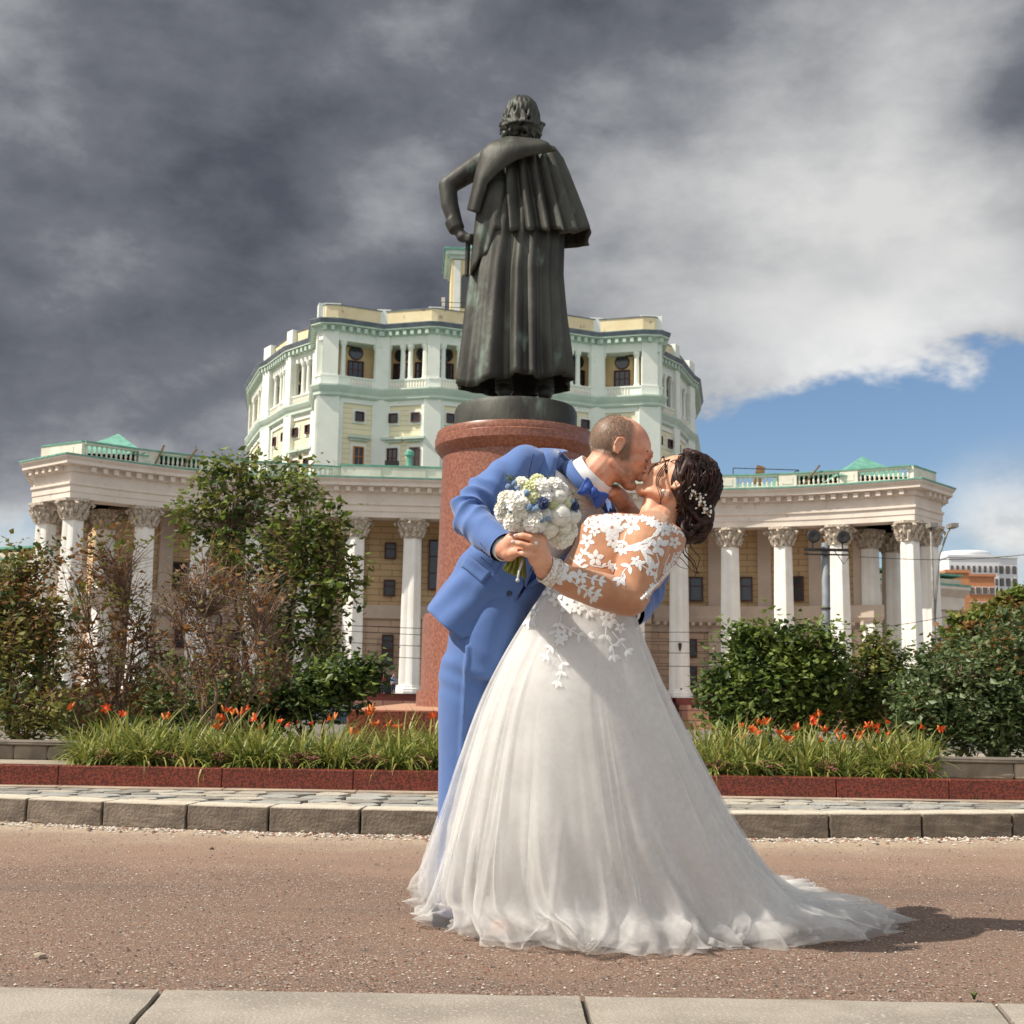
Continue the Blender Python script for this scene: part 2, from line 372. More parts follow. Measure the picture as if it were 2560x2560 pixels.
def stone(x, y, r, m, lab):
    g = G(x, y); bm = bmesh.new(); bmesh.ops.create_icosphere(bm, subdivisions=2, radius=r)
    o3 = Vector((x, y, 0))
    for v in bm.verts: v.co *= 1+.45*mnoise.noise(v.co/r*.9+o3); v.co.z = max(v.co.z*.75, -r*.45)
    me = bpy.data.meshes.new('stone'); bm.to_mesh(me); bm.free()
    o = link('stone', me, m, loc=(g.x, g.y, r*.42)); tag(o, lab, 'stone')
for (x, y, r, m, lab) in ((758, 2082, .016, M_st, 'pale angular stone lying against the kerb'), (1030, 2091, .010, M_st, 'small pale stone at the kerb beside the bride\'s dress'),
                          (575, 2079, .007, M_stb, 'reddish brick chip at the foot of the kerb'), (530, 2124, .010, mat('dark_stone', rgb(70, 58, 50), rough=.9), 'dark brown stone on the dusty strip of the yard'),
                          (328, 2076, .010, M_st, 'flat beige pebble by the kerb joint'), (100, 2396, .014, M_st, 'broad flat sandy chip on the gravel near the paving slabs')):
    stone(x, y, r, m, lab)
# ---- foreground concrete slabs (Y < 3.05)
M_slab = mat('concrete_slab', rgb(163, 155, 143), rgb(141, 133, 122), scale=3.2, rough=.9, bump=.5, bscale=120, vary=.05, col3=rgb(174, 166, 154), s3=90, lo3=.56, hi3=.66)
walk = tag(link('pavement', grid(-8, 8, -4, 3.115, 4, 4, lambda x, y: .006), mat('joint_sand', (.06, .05, .04), rough=1)), 'bed under the concrete paving slabs', kind='structure')
jx = [-6.5, -4.6, -2.75]  # joints: traced from the photograph at the slab edge
jl = [(G(433, 2469).x, G(344, 2560).x), (G(1449, 2491).x, G(1468, 2560).x), (G(2445, 2499).x, G(2560, 2600).x)]
edges = [(-6.2, -6.2), (-3.6, -3.6), (-2.3, -2.3)] + jl + [(2.35, 2.35), (3.7, 3.7), (6.0, 6.0)]
ya, yb = 3.105, G(1280, 2560).y
for i in range(len(edges)-1):
    (a0, a1), (b0, b1) = edges[i], edges[i+1]; g = .007
    def ex(e0, e1, y): return e0+(e1-e0)*(y-ya)/(yb-ya)
    bm = bmesh.new(); yn = 1.4; n = 26; rows = []
    for j in range(n+1):
        y = ya+(yn-ya)*j/n; L_, R_ = ex(a0, a1, y)+g, ex(b0, b1, y)-g; row = []
        for k in range(n+1):
            x = L_+(R_-L_)*k/n; e_ = min(x-L_, R_-x, ya-y)
            zz = .024+.0016*mnoise.noise((x*5, y*5, 1))-(.006 if e_ < .004 else 0)
            jit = .004*mnoise.noise((x*30, y*30, 8)) if e_ < .01 else 0
            row.append(bm.verts.new((x+jit, y+jit, zz)))
        rows.append(row)
    for j in range(n):
        for k in range(n): bm.faces.new((rows[j][k], rows[j][k+1], rows[j+1][k+1], rows[j+1][k]))
    bd = [e for e in bm.edges if len(e.link_faces) == 1]
    r = bmesh.ops.extrude_edge_only(bm, edges=bd)
    for v in [v for v in r['geom'] if isinstance(v, bmesh.types.BMVert)]: v.co.z = .0055
    bmesh.ops.recalc_face_normals(bm, faces=bm.faces)
    me = bpy.data.meshes.new('slab'); bm.to_mesh(me); bm.free(); me.polygons.foreach_set('use_smooth', [True]*len(me.polygons)); sharp(link('slab', me, M_slab, walk), 40)
# ---- grey granite kerb, slightly bowed towards the camera
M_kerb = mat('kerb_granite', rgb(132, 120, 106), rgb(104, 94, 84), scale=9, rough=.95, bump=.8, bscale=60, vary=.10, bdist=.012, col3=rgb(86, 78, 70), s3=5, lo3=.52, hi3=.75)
def dust_sun_top(m, c, lo=.55, hi=.9):  # upward faces mixed paler: dust, plus the sunlit top put into the colour
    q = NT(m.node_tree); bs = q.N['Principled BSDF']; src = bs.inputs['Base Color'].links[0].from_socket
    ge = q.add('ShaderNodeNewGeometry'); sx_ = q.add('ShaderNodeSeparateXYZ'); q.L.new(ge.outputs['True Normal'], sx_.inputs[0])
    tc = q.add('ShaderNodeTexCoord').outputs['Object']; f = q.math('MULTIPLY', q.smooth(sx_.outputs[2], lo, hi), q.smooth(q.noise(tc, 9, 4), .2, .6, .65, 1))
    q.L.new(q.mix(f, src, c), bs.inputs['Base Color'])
dust_sun_top(M_kerb, rgb(206, 196, 178))
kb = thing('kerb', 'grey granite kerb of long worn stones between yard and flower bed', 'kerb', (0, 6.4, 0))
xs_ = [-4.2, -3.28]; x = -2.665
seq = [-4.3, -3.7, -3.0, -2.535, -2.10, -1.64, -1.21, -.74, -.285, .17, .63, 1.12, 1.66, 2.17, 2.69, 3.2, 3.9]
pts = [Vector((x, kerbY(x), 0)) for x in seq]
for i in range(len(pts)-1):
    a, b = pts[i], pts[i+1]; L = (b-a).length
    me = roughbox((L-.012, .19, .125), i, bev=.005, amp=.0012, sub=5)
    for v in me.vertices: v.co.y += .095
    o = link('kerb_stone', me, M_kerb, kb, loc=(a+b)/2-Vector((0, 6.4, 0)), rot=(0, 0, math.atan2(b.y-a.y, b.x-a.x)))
# ---- strip of irregular grey flagstones behind the kerb
sv = []
for k in range(49): x = -6+k*.25; sv += [(x, kerbY(x)+.12, .088), (x, 7.86, .088)]
me = bpy.data.meshes.new('flagstone_strip'); me.from_pydata(sv, [], [(2*k, 2*k+2, 2*k+3, 2*k+1) for k in range(48)])
strip = tag(link('flagstone_strip', me, mat('strip_soil', rgb(112, 102, 90), rgb(80, 72, 62), scale=12, rough=1)), 'narrow strip of grey flagstones with earth in the joints', kind='structure')
M_flag = [mat('flagstone_%d' % i, c1, c2, scale=11, rough=.85, bump=.6, bscale=40, vary=.09) for i, (c1, c2) in enumerate(((rgb(176, 174, 166), rgb(152, 151, 146)), (rgb(156, 151, 142), rgb(134, 130, 122)), (rgb(192, 184, 168), rgb(170, 162, 148))))]
fl = []
rnd = random.Random(11)
for k in range(7):
    n = rnd.choice((5, 6, 7)); mb = MB(); poly = []
    for i in range(n):
        a = 2*math.pi*i/n+rnd.uniform(-.25, .25); r = rnd.uniform(.85, 1.1); poly.append((.5*r*math.cos(a), .5*r*math.sin(a)))
    mb.prism(poly, 0, .028); fl.append([mb.mesh('flagstone', m) for m in M_flag])
for row in range(4):
    x = -3.6
    while x < 3.7:
        wd = rnd.uniform(.13, .30); y0 = kerbY(x)+.21; y1 = 7.67
        if y1-y0 > .05:
            hgt = (y1-y0)/4; y = y0+hgt*(row+.5)
            o = link('flagstone', rnd.choice(fl)[rnd.choices((0, 1, 2), (6, 4, 2))[0]], None, strip, loc=(x+wd/2, y, .094+rnd.uniform(0, .004)), rot=(rnd.uniform(-.008, .008), rnd.uniform(-.008, .008), rnd.choice((0, math.pi))+rnd.uniform(-.2, .2)), scale=(wd*1.08, hgt*1.12, .8))
        x += wd
# pale footing course and red granite curb of the bed
M_foot = mat('footing_stone', rgb(176, 158, 138), rgb(150, 134, 118), scale=6, rough=.85, bump=.3)
M_red = mat('red_granite', rgb(138, 64, 48), rgb(84, 41, 33), scale=80, rough=.28, vary=.08, lo=.42, hi=.58, col3=rgb(50, 29, 26), s3=150, lo3=.58, hi3=.66, spec=.5)
cb = thing('granite_curb', 'low polished red granite curb along the flower bed', 'curb', (0, 7.8, .09))
jr = [-5.2, -4.2, -3.1, G(165, 1940, .17).x, -1.72, -.93, .05, 1.05, G(2127, 1985, .17).x, G(2423, 1990, .17).x, 3.6, 4.6, 5.4]
jr = sorted(jr)
for i in range(len(jr)-1):
    a, b = jr[i], jr[i+1]
    me = roughbox((b-a-.004, .13, .145), 30+i, bev=.004, amp=.0006, sub=1)
    link('curb_stone', me, M_red, cb, loc=((a+b)/2, .065, .005))
    link('footing_stone', roughbox((b-a-.006, .10, .03), 50+i, bev=.004, amp=.001, sub=1), M_foot, cb, loc=((a+b)/2+.03, -.055, .005))
# bed soil and the paving on both sides
M_soil = mat('bed_soil', rgb(74, 58, 44), rgb(46, 38, 30), scale=9, rough=1, bump=.8, bscale=30)
tag(link('flower_bed_soil', grid(-2.75, 2.6, 7.92, 10.8, 30, 20, lambda x, y: .2+.03*mnoise.noise((x*3, y*3, 0))), M_soil), 'dark soil of the flower bed', kind='structure')
M_pav = mat('side_paving', rgb(170, 158, 142), rgb(140, 130, 118), scale=3, rough=.9, bump=.3)
for (x0, x1, lab) in ((-7, -2.75, 'pale paving beside the flower bed under the brown shrubs'), (2.6, 7, 'pale paving between the red curb and the large dark shrub')):
    tag(link('paving', grid(x0, x1, 7.92, 12, 8, 8, lambda x, y: .222), M_pav), lab, kind='structure')
# low stone borders in front of the shrubs
M_bord = mat('border_stone', rgb(156, 144, 128), rgb(118, 108, 96), scale=4, rough=.9, bump=.5, vary=.12, col3=rgb(96, 84, 70), s3=2.2, lo3=.55, hi3=.7)
def border(x0, x1, Y, h, n, lab):
    t = thing('stone_border', lab, 'stone border', ((x0+x1)/2, Y, .222)); L = (x1-x0)/n
    for i in range(n): link('border_stone', roughbox((L-.006, .16, h), 70+i, bev=.008, amp=.002), M_bord, t, loc=(x0+L*(i+.5)-(x0+x1)/2, 0, 0))
    link('coping', roughbox((x1-x0, .2, .03), 5, bev=.006, amp=.002), mat('coping_stone', rgb(122, 112, 102), rgb(96, 88, 80), scale=5, rough=.9, bump=.3), t, loc=(0, 0, h))
border(-5.6, -2.86, 8.75, .095, 12, 'low stone border in front of the brown shrubs')
border(2.62, 5.6, 8.3, .10, 5, 'low stained stone border in front of the large dark shrub')
# ================================================================ theatre
ZB = 4.32
th = thing('theatre_building', 'pale colonnaded theatre with green copper trim and a tall star-shaped tower', 'building', (-1.5, 122, EYE-ZB), R(4.4))
def wallmat(name, c1, c2, bw, bh, mort, bump=.6, stain=None):
    m = bpy.data.materials.new(name); m.use_nodes = True; q = NT(m.node_tree); bs = q.N['Principled BSDF']
    tc = q.add('ShaderNodeTexCoord').outputs['Object']; s = q.add('ShaderNodeSeparateXYZ'); q.L.new(tc, s.inputs[0])
    cb_ = q.add('ShaderNodeCombineXYZ'); q.L.new(q.math('ADD', s.outputs[0], q.math('MULTIPLY', s.outputs[1], .6)), cb_.inputs[0]); q.L.new(s.outputs[2], cb_.inputs[1])
    br = q.add('ShaderNodeTexBrick'); q.L.new(cb_.outputs[0], br.inputs['Vector'])
    br.inputs['Scale'].default_value = 1; br.inputs['Brick Width'].default_value = bw; br.inputs['Row Height'].default_value = bh; br.inputs['Mortar Size'].default_value = .045
    br.inputs['Color1'].default_value = (*c1, 1); br.inputs['Color2'].default_value = (*c2, 1); br.inputs['Mortar'].default_value = (*mort, 1)
    c = br.outputs['Color']
    if stain: c = q.mix(q.smooth(q.noise(tc, .35, 6), .45, .75, 0, .6), c, stain)
    q.L.new(c, bs.inputs['Base Color']); bs.inputs['Roughness'].default_value = .85
    bn = q.add('ShaderNodeBump'); q.L.new(br.outputs['Fac'], bn.inputs['Height']); bn.invert = True; bn.inputs['Strength'].default_value = bump; bn.inputs['Distance'].default_value = .08
    q.L.new(bn.outputs[0], bs.inputs['Normal']); return m
M_white = mat('white_stucco', rgb(232, 222, 208), rgb(214, 203, 188), scale=.5, rough=.8, col3=rgb(196, 184, 168), s3=1.6, lo3=.58, hi3=.8)
M_colm = mat('column_white', rgb(246, 243, 237), rgb(238, 233, 225), scale=.7, rough=.75)
M_cap = mat('capital_stucco', rgb(216, 204, 188), rgb(168, 154, 138), scale=4, rough=.9, bump=.8, bscale=5, bdist=.15)
M_ent = mat('entablature_stucco', rgb(232, 220, 208), rgb(222, 209, 196), scale=.5, rough=.85, col3=rgb(184, 168, 154), s3=1.2, lo3=.6, hi3=.82)
M_wall = wallmat('banded_wall', rgb(214, 186, 162), rgb(208, 181, 157), 2.4, .62, rgb(166, 138, 118), stain=rgb(200, 174, 154))
M_wallu = wallmat('banded_wall_upper', rgb(216, 186, 144), rgb(210, 181, 140), 2.4, .62, rgb(176, 148, 112))
M_pil = mat('pilaster_stucco', rgb(216, 198, 182), rgb(206, 188, 171), scale=.6, rough=.85)
M_teal = mat('copper_teal', rgb(116, 172, 154), rgb(94, 148, 132), scale=1.2, rough=.6, col3=rgb(70, 130, 116), s3=3, lo3=.6, hi3=.8)
M_mint = mat('mint_stucco', rgb(240, 241, 232), rgb(230, 234, 224), scale=.3, rough=.8, col3=rgb(210, 222, 210), s3=1.0, lo3=.55, hi3=.8)
M_mintd = mat('mint_moulding', rgb(206, 219, 206), rgb(190, 207, 193), scale=.5, rough=.8)
M_twall = wallmat('tower_wall', rgb(240, 230, 196), rgb(236, 226, 192), 40, .62, rgb(212, 201, 166), .5)
M_ochre = mat('loggia_ochre', rgb(236, 208, 158), rgb(226, 196, 146), scale=.6, rough=.85)
M_paraw = mat('parapet_yellow', rgb(236, 220, 180), rgb(226, 208, 166), scale=.6, rough=.85, col3=rgb(190, 170, 136), s3=.9, lo3=.6, hi3=.68)
M_slate = mat('cornice_lead', rgb(120, 128, 138), rgb(96, 104, 116), scale=.8, rough=.6)
M_frame = mat('window_frame_brown', rgb(84, 44, 36), rough=.6)
M_frameo = mat('window_frame_orange', rgb(176, 116, 52), rough=.6)
def glassmat(name, c, rough=.12):
    m = mat(name, c, rough=rough, spec=.8); return m
M_glass = glassmat('window_glass', (.03, .032, .038)); M_glassd = glassmat('window_glass_dark', (.012, .012, .014), .3)
M_plin = wallmat('plinth_stone', rgb(168, 124, 104), rgb(150, 108, 90), 1.9, .95, rgb(104, 76, 66), .9)
M_plinr = mat('plinth_red', rgb(132, 62, 52), rgb(116, 54, 46), scale=1, rough=.6)
M_iron = mat('dark_iron', rgb(48, 44, 42), rough=.7)
def zz(e): return e+ZB     # eye-relative height -> local height
colc = [(-13.5+5.4*i, 0.0) for i in range(6)]
def bez(t, sgn=1):
    p0, p1, p2 = (18.2, 1.7), (28.5, 0.6), (38.0, -7.5); a, b_, c = (1-t)**2, 2*t*(1-t), t*t
    return (sgn*(a*p0[0]+b_*p1[0]+c*p2[0]), a*p0[1]+b_*p1[1]+c*p2[1])
wingR = [bez(t/10) for t in range(11)]; endR = (41.6, -4.0)
def mirror(p): return [(-a, b_) for a, b_ in p][::-1]
# ---- plinth and portico floor
def offs(path, d):
    out = []; n = len(path)
    for i in range(n):
        a = Vector(path[max(i-1, 0)]); b_ = Vector(path[min(i+1, n-1)]); t = (b_-a).normalized(); out.append((path[i][0]+t.y*d, path[i][1]-t.x*d))
    return out
pathR = [(14.6, 2.6)]+wingR+[endR]; pathL = mirror(pathR)
backR = [(43.6, 7), (52, 34)]; 
full = [(-a, b_) for a, b_ in backR][::-1]+pathL+[(-15.4, 1.2), (-15.4, -.0), (15.4, -.0), (15.4, 1.2)]+pathR+backR
mb = MB(); mb.sweep(full, [(1.7, -1.0), (1.7, zz(-.95)), (-8, zz(-.95)), (-8, -1.0)]); mb.build('plinth', M_plin, th)
mb = MB(); mb.sweep(full, [(1.5, zz(-.95)), (1.5, zz(-.3)), (-12, zz(-.3)), (-12, zz(-.95))]); mb.build('portico_floor', M_plinr, th)
mb = MB()
for k in range(5): mb.box((27.5, -6.3+k*1.1, .3+.34*k), (16, 3.4, .34))
mb.build('steps', M_plin, th)
# ---- columns with a star-shaped shaft, capital and base
def starf(a): 
    k = (a*5/(2*math.pi)) % 1; return .80+.20*abs(2*k-1)**1.3
shaft = MB().lathe([(1.10, zz(.5)), (1.06, zz(3)), (1.0, zz(9)), (.92, zz(14.4))], 40, shape=starf).mesh('column', M_colm)
basem = MB().lathe([(1.42, zz(-.28)), (1.42, zz(-.05)), (1.36, zz(.0)), (1.36, zz(.18)), (1.2, zz(.26)), (1.18, zz(.44)), (1.12, zz(.5))], 10, shape=None).mesh('base', M_colm)
cpm = MB(); cpm.lathe([(.93, zz(14.4)), (.98, zz(14.45)), (.90, zz(14.6)), (.98, zz(15.2)), (1.25, zz(15.9)), (1.5, zz(16.05))], 20)
rnd = random.Random(5)
for ring, (r0, z0, hh, n) in enumerate(((.92, 14.6, .75, 10), (.98, 15.1, .8, 10))):
    for k in range(n):
        a = 2*math.pi*(k+.5*ring)/n; c, s = math.cos(a), math.sin(a)
        cpm.tube([(r0*c, r0*s, zz(z0)), ((r0+.16)*c, (r0+.16)*s, zz(z0+hh*.6)), ((r0+.42)*c, (r0+.42)*s, zz(z0+hh)), ((r0+.46)*c, (r0+.46)*s, zz(z0+hh*.78))], [.20, .22, .15, .05], 5)
for k in range(5):
    a = 2*math.pi*k/5+.3; c, s = math.cos(a), math.sin(a); cpm.tube([(1.0*c, 1.0*s, zz(15.5)), (1.45*c, 1.45*s, zz(15.95)), (1.75*c, 1.75*s, zz(15.75)), (1.55*c, 1.55*s, zz(15.6))], [.14, .17, .16, .08], 6)
cpm.prism([(1.62*math.cos(2*math.pi*(k+.5)/10)*(1 if k % 2 else .88), 1.62*math.sin(2*math.pi*(k+.5)/10)*(1 if k % 2 else .88)) for k in range(10)], zz(16.05), zz(16.28))
capm = cpm.mesh('capital', M_cap)
spots = [(u, v, 0) for u, v in colc]
for t in (0.0, .24, .48, .72, 1.0): spots += [(*bez(t), 0), (*bez(t, -1), 0)]
spots += [(41.3, -4.0, 0), (-41.3, -4.0, 0), (36.7, -.6, 0), (39.9, 2.0, 0), (-36.7, -.6, 0), (-39.9, 2.0, 0), (43.0, 5.0, 0), (-43.0, 5.0, 0)]
for i, (u, v, _) in enumerate(spots):
    a = .35+.13*i
    c = link('column', shaft, None, th, loc=(u, v, 0), rot=(0, 0, -R(90)+R(18)*(i % 2)))
    link('capital', capm, None, c, rot=(0, 0, a)); link('base', basem, None, c)
# wedge lamps on the shafts
for (u, v, _) in spots[:13:2]: MB().lathe([(.05, zz(4.2)), (.14, zz(4.5)), (.2, zz(4.95)), (.05, zz(5.0))], 8, c=(u-.1, v-1.12, 0)).build('wall_lamp', M_iron, th)
# ---- entablature by segments: centre steps forward of the wings
def entab(path, name='entablature'):
    mb = MB()
    mb.sweep(path, [(1.0, zz(16.3)), (1.0, zz(16.85)), (1.07, zz(16.87)), (1.07, zz(17.4)), (1.22, zz(17.5)), (1.22, zz(17.72)), (1.0, zz(17.75)), (1.0, zz(18.65)), (.0, zz(18.65)), (-1.0, zz(18.65)), (-1.0, zz(16.3))])
    e = mb.build(name, M_ent, th)
    mb = MB(); mb.sweep(path, [(1.25, zz(18.65)), (1.25, zz(19.15)), (2.0, zz(19.2)), (2.0, zz(19.5)), (2.25, zz(19.75)), (2.25, zz(19.9)), (-1.2, zz(19.9)), (-1.2, zz(18.65))]); mb.build('cornice', M_ent, e)
    mb = MB(); mb.sweep(path, [(2.33, zz(19.88)), (2.33, zz(20.02)), (-1.2, zz(20.3)), (-1.2, zz(19.95))]); mb.build('copper_edge', M_teal, e)
    return e
def along(path, step, off=0.0):
    out = []; carry = step/2
    for a, b_ in zip(path[:-1], path[1:]):
        a = Vector(a); b_ = Vector(b_); L = (b_-a).length; t = (b_-a)/L; nn = Vector((t.y, -t.x)); s = carry
        while s < L: out.append((*(a+t*s+nn*off), math.atan2(t.y, t.x))); s += step
        carry = s-L
    return out
segs = [pathL[:], [(-15.4, 1.6), (-15.4, 0), (15.4, 0), (15.4, 1.6)], pathR[:]]
segs[0] = [(-43.6, 7)]+segs[0]; segs[2] = segs[2]+[(43.6, 7)]
dent = MB().box((0, 0, 0), (.42, .55, .46)).mesh('dentil', M_ent)
for sgm in segs:
    e = entab(sgm)
    for (u, v, a) in along(sgm, 1.1, 1.5): link('dentil', dent, None, e, loc=(u, v, zz(18.92)), rot=(0, 0, a))
mb = MB()   # soffits
for sgm in (segs[0], [(-15.4, 0), (15.4, 0)], segs[2]): mb.sweep(sgm, [(-.9, zz(16.7)), (-.9, zz(17.1)), (-9.5, zz(17.1)), (-9.5, zz(16.7))])
mb.build('soffit', M_pil, th)
# ---- parapets: pedestals, balusters, copper caps
balm = MB().lathe([(.10, 0), (.10, .08), (.07, .12), (.13, .35), (.06, .75), (.10, .85), (.10, .95)], 8).mesh('baluster', M_white)
def parapet(path, z0, plan, hgt=1.35, side=1, mwall=M_white):
    """plan: list of (kind, length) along the path, kind 'p' solid pedestal, 'b' balusters"""
    seglen = []; tot = 0
    for a, b_ in zip(path[:-1], path[1:]): L = (Vector(b_)-Vector(a)).length; seglen.append((tot, L, Vector(a), (Vector(b_)-Vector(a))/L)); tot += L
    def at(s):
        for (t0, L, a, t) in seglen:
            if s <= t0+L+1e-6: break
        return a+t*(s-t0), t
    pp = th_part('balustrade'); s = 0
    mbp = MB(); mbt = MB()
    for kind, L in plan:
        if s >= tot-.05: break
        L = min(L, tot-s); p0, _ = at(s); p1, _ = at(s+L); c = (p0+p1)/2; d = p1-p0; a = math.atan2(d.y, d.x); LL = d.length
        if kind == 'p':
            mbp.box((c.x, c.y, z0+hgt/2), (LL+.02, .62, hgt), a)
            nn = Vector((d.y, -d.x)).normalized(); cc = c+nn*.325
            mbp.box((cc.x, cc.y, z0+hgt/2), (LL*.6, .05, hgt*.5), a)
        else:
            mbp.box((c.x, c.y, z0+.11), (LL, .5, .22), a); mbp.box((c.x, c.y, z0+hgt-.08), (LL, .5, .2), a)
            n = max(2, int(LL/.42))
            for k in range(n):
                q_ = p0+d*((k+.5)/n); link('baluster', balm, None, pp, loc=(q_.x, q_.y, z0+.2))
        mbt.box((c.x, c.y, z0+hgt+.06), (LL+.04, .78, .12), a)
        s += L
    mbp.build('pedestal', mwall, pp); mbt.build('copper_cap', M_teal, pp)
def th_part(name):
    o = bpy.data.objects.new(name, None); COL.objects.link(o); o.parent = th; return o
wl = offs(pathR, .35)
plan = [('p', 3.5)]+[('b', 4.2), ('p', 1.7)]*3+[('b', 5.0), ('p', 9)]
parapet(offs(pathR, .35), zz(20.15), plan)
parapet(offs(pathL, .35), zz(20.15), [('p', 6.0), ('b', 5.0)]+[('p', 1.8), ('b', 4.4)]*3+[('p', 1.6), ('b', 4), ('p', 2)])
# centre parapet: solid panels
mb = MB(); mb.box((0, .8, zz(20.8)), (30.2, .6, 1.35)); o = mb.build('parapet', M_white, th)
for i in range(7): MB().box((-12.9+4.3*i, .47, zz(20.85)), (3.3, .07, .85)).build('panel', M_white, o)
MB().box((0, .8, zz(21.55)), (30.5, .85, .14)).build('copper_cap', M_teal, o)
# copper roof behind the parapets
mb = MB()
for sgm in (segs[0], [(-15.4, 0), (15.4, 0)], segs[2]): mb.sweep(sgm, [(-.6, zz(20.2)), (-7, zz(21.9)), (-14, zz(22.3)), (-14, zz(20.1))])
mb.build('roof', M_teal, th)
for sx_ in (-1, 1):
    mb = MB(); c = (sx_*36, -1.2); r = 3.6
    mb.add([(c[0]-r, c[1]-r, zz(21.0)), (c[0]+r, c[1]-r, zz(21.0)), (c[0]+r, c[1]+r, zz(21.0)), (c[0]-r, c[1]+r, zz(21.0)), (c[0], c[1], zz(23.6))], [(0, 1, 4), (1, 2, 4), (2, 3, 4), (3, 0, 4)])
    mb.build('roof_lantern', M_teal, th)
# ---- walls behind the colonnade, with string course, balcony ledge, pilasters, windows
win_cache = {}
def window(parent, u, v, z, w_, h_, ang, mull=(1, 1), fm=None, gm=None, fr=.14):
    key = (w_, h_, mull, fm.name if fm else '', gm.name if gm else '')
    if key not in win_cache:
        fmb = MB(); f_ = fr
        fmb.box((0, -.12, h_/2-f_/2), (w_, .24, f_)).box((0, -.12, -h_/2+f_/2), (w_, .24, f_)).box((-w_/2+f_/2, -.12, 0), (f_, .24, h_-2*f_)).box((w_/2-f_/2, -.12, 0), (f_, .24, h_-2*f_))
        for k in range(mull[0]): x = w_*((k+1)/(mull[0]+1)-.5); fmb.box((x, -.1, 0), (.10, .12, h_-2*f_))
        for k in range(mull[1]): zq = h_*((k+1)/(mull[1]+1)-.5)+(h_*.12 if mull[1] == 1 else 0); fmb.box((0, -.09, zq), (w_-2*f_, .1, .10))
        gmb = MB().box((0, -.02, 0), (w_-f_, .1, h_-f_))
        win_cache[key] = (fmb.mesh('window', fm or M_frame), gmb.mesh('pane', gm or M_glass))
    f, g = win_cache[key]
    o = link('window', f, None, parent, loc=(u, v, z), rot=(0, 0, ang)); link('pane', g, None, o); return o
def wallrun(path, z0, z1, m, name='wall', thick=.8):
    mb = MB(); mb.sweep(path, [(0, z0), (0, z1), (-thick, z1), (-thick, z0)]); return mb.build(name, m, th)
cwall = [(-16, 4.6), (16, 4.6)]
wallR = offs([bez(t/8*.80+.0) for t in range(9)], -4.6); wallR = [(16, 5.4)]+wallR
e2 = wallR[-1]; wallR += [(e2[0]+1.2, e2[1]+5), (e2[0]+6, e2[1]+16)]
wallL = mirror(wallR)
for wp in (cwall, wallR, wallL):
    wallrun(wp, zz(-.3), zz(7.7), M_wall); wallrun(offs(wp, -.06), zz(7.7), zz(17.0), M_wallu, 'upper_wall')
    mb = MB(); mb.sweep(wp, [(.9, zz(7.3)), (1.1, zz(7.7)), (1.1, zz(8.9)), (.2, zz(8.9)), (.06, zz(6.3)), (.12, zz(6.3)), (.12, zz(7.0)), (.5, zz(7.1))]) if wp is not cwall else mb.sweep(wp, [(.3, zz(7.0)), (.3, zz(8.3)), (.0, zz(8.3)), (.0, zz(7.0))])
    mb.build('balcony_ledge' if wp is not cwall else 'string_course', M_pil, th)
    if wp is not cwall:
        e = th_part('corbels')
        for (u, v, a) in along(wp[:-2], .85, .75): link('corbel', dent, None, e, loc=(u, v, zz(7.12)), rot=(0, 0, a), scale=(.8, 1.2, .7))
def wallpos(path, u):
    for a, b_ in zip(path[:-1], path[1:]):
        if a[0] <= u <= b_[0]:
            t = (u-a[0])/(b_[0]-a[0]); return a[1]+(b_[1]-a[1])*t, math.atan2(b_[1]-a[1], b_[0]-a[0])
    return path[0][1], 0
for i in range(5):         # centre bays
    u = -10.8+5.4*i
    if i in (0, 4):
        for z in (13.7, 10.0, 4.6, 1.0+2.2): window(th, u+.6*(1 if i == 0 else -1), 4.45, zz(z-.0), 1.15, 1.65, 0, (0, 1), gm=M_glassd)
        MB().box((u+.3, 4.5, zz(.55)), (1.7, .3, 1.9)).build('doorway', M_glassd, th)
    else:
        window(th, u, 4.4, zz(12.4), 2.0, 5.0, 0, (1, 2)); window(th, u, 4.4, zz(5.2), 2.0, 3.4, 0, (1, 1)); MB().box((u, 4.5, zz(1.0)), (2.4, .3, 2.6)).build('doorway', M_glassd, th)
for u in (-13.5, -8.1, -2.7, 2.7, 8.1, 13.5): MB().box((u, 4.35, zz(8.2)), (1.5, .5, 17)).build('pilaster', M_pil, th)
for sgn, wp in ((1, wallR), (-1, wallL)):
    for t in (.12, .36, .60, .80):
        uu = sgn*(bez(t)[0]-.6*(.5)); v, a = wallpos(wp, uu)
        nx, ny = math.sin(a), -math.cos(a)
        window(th, uu+nx*.02, v+ny*.02, zz(10.7), 2.5, 2.5, a, (1, 1))
        for z in (4.7, 1.9+.1, -.0+.0): 
            if z > .5: window(th, uu-.0+nx*.05, v+ny*.05, zz(z), 1.25, 1.85, a, (0, 1), gm=M_glassd)
        window(th, uu+nx*.05, v+ny*.05, zz(-.0+.9-1.6+1.1), 1.1, 1.5, a, (0, 0), gm=M_glassd)
        mb = MB()
        for k in range(9): mb.box((uu+nx*1.13+math.cos(a)*(k-4)*.3, v+ny*1.13+math.sin(a)*(k-4)*.3, zz(8.35)), (.12, .1, .85), a)
        mb.build('balcony_grille', M_pil, th)
        for dz_, hh in ((12.5, 8.4), (3.2, 7.0)):
            MB().box((uu+2.45*math.cos(a)+nx*.2, v+2.45*math.sin(a)+ny*.2, zz(dz_)), (1.35, .4, hh), a).build('pilaster', M_pil, th)
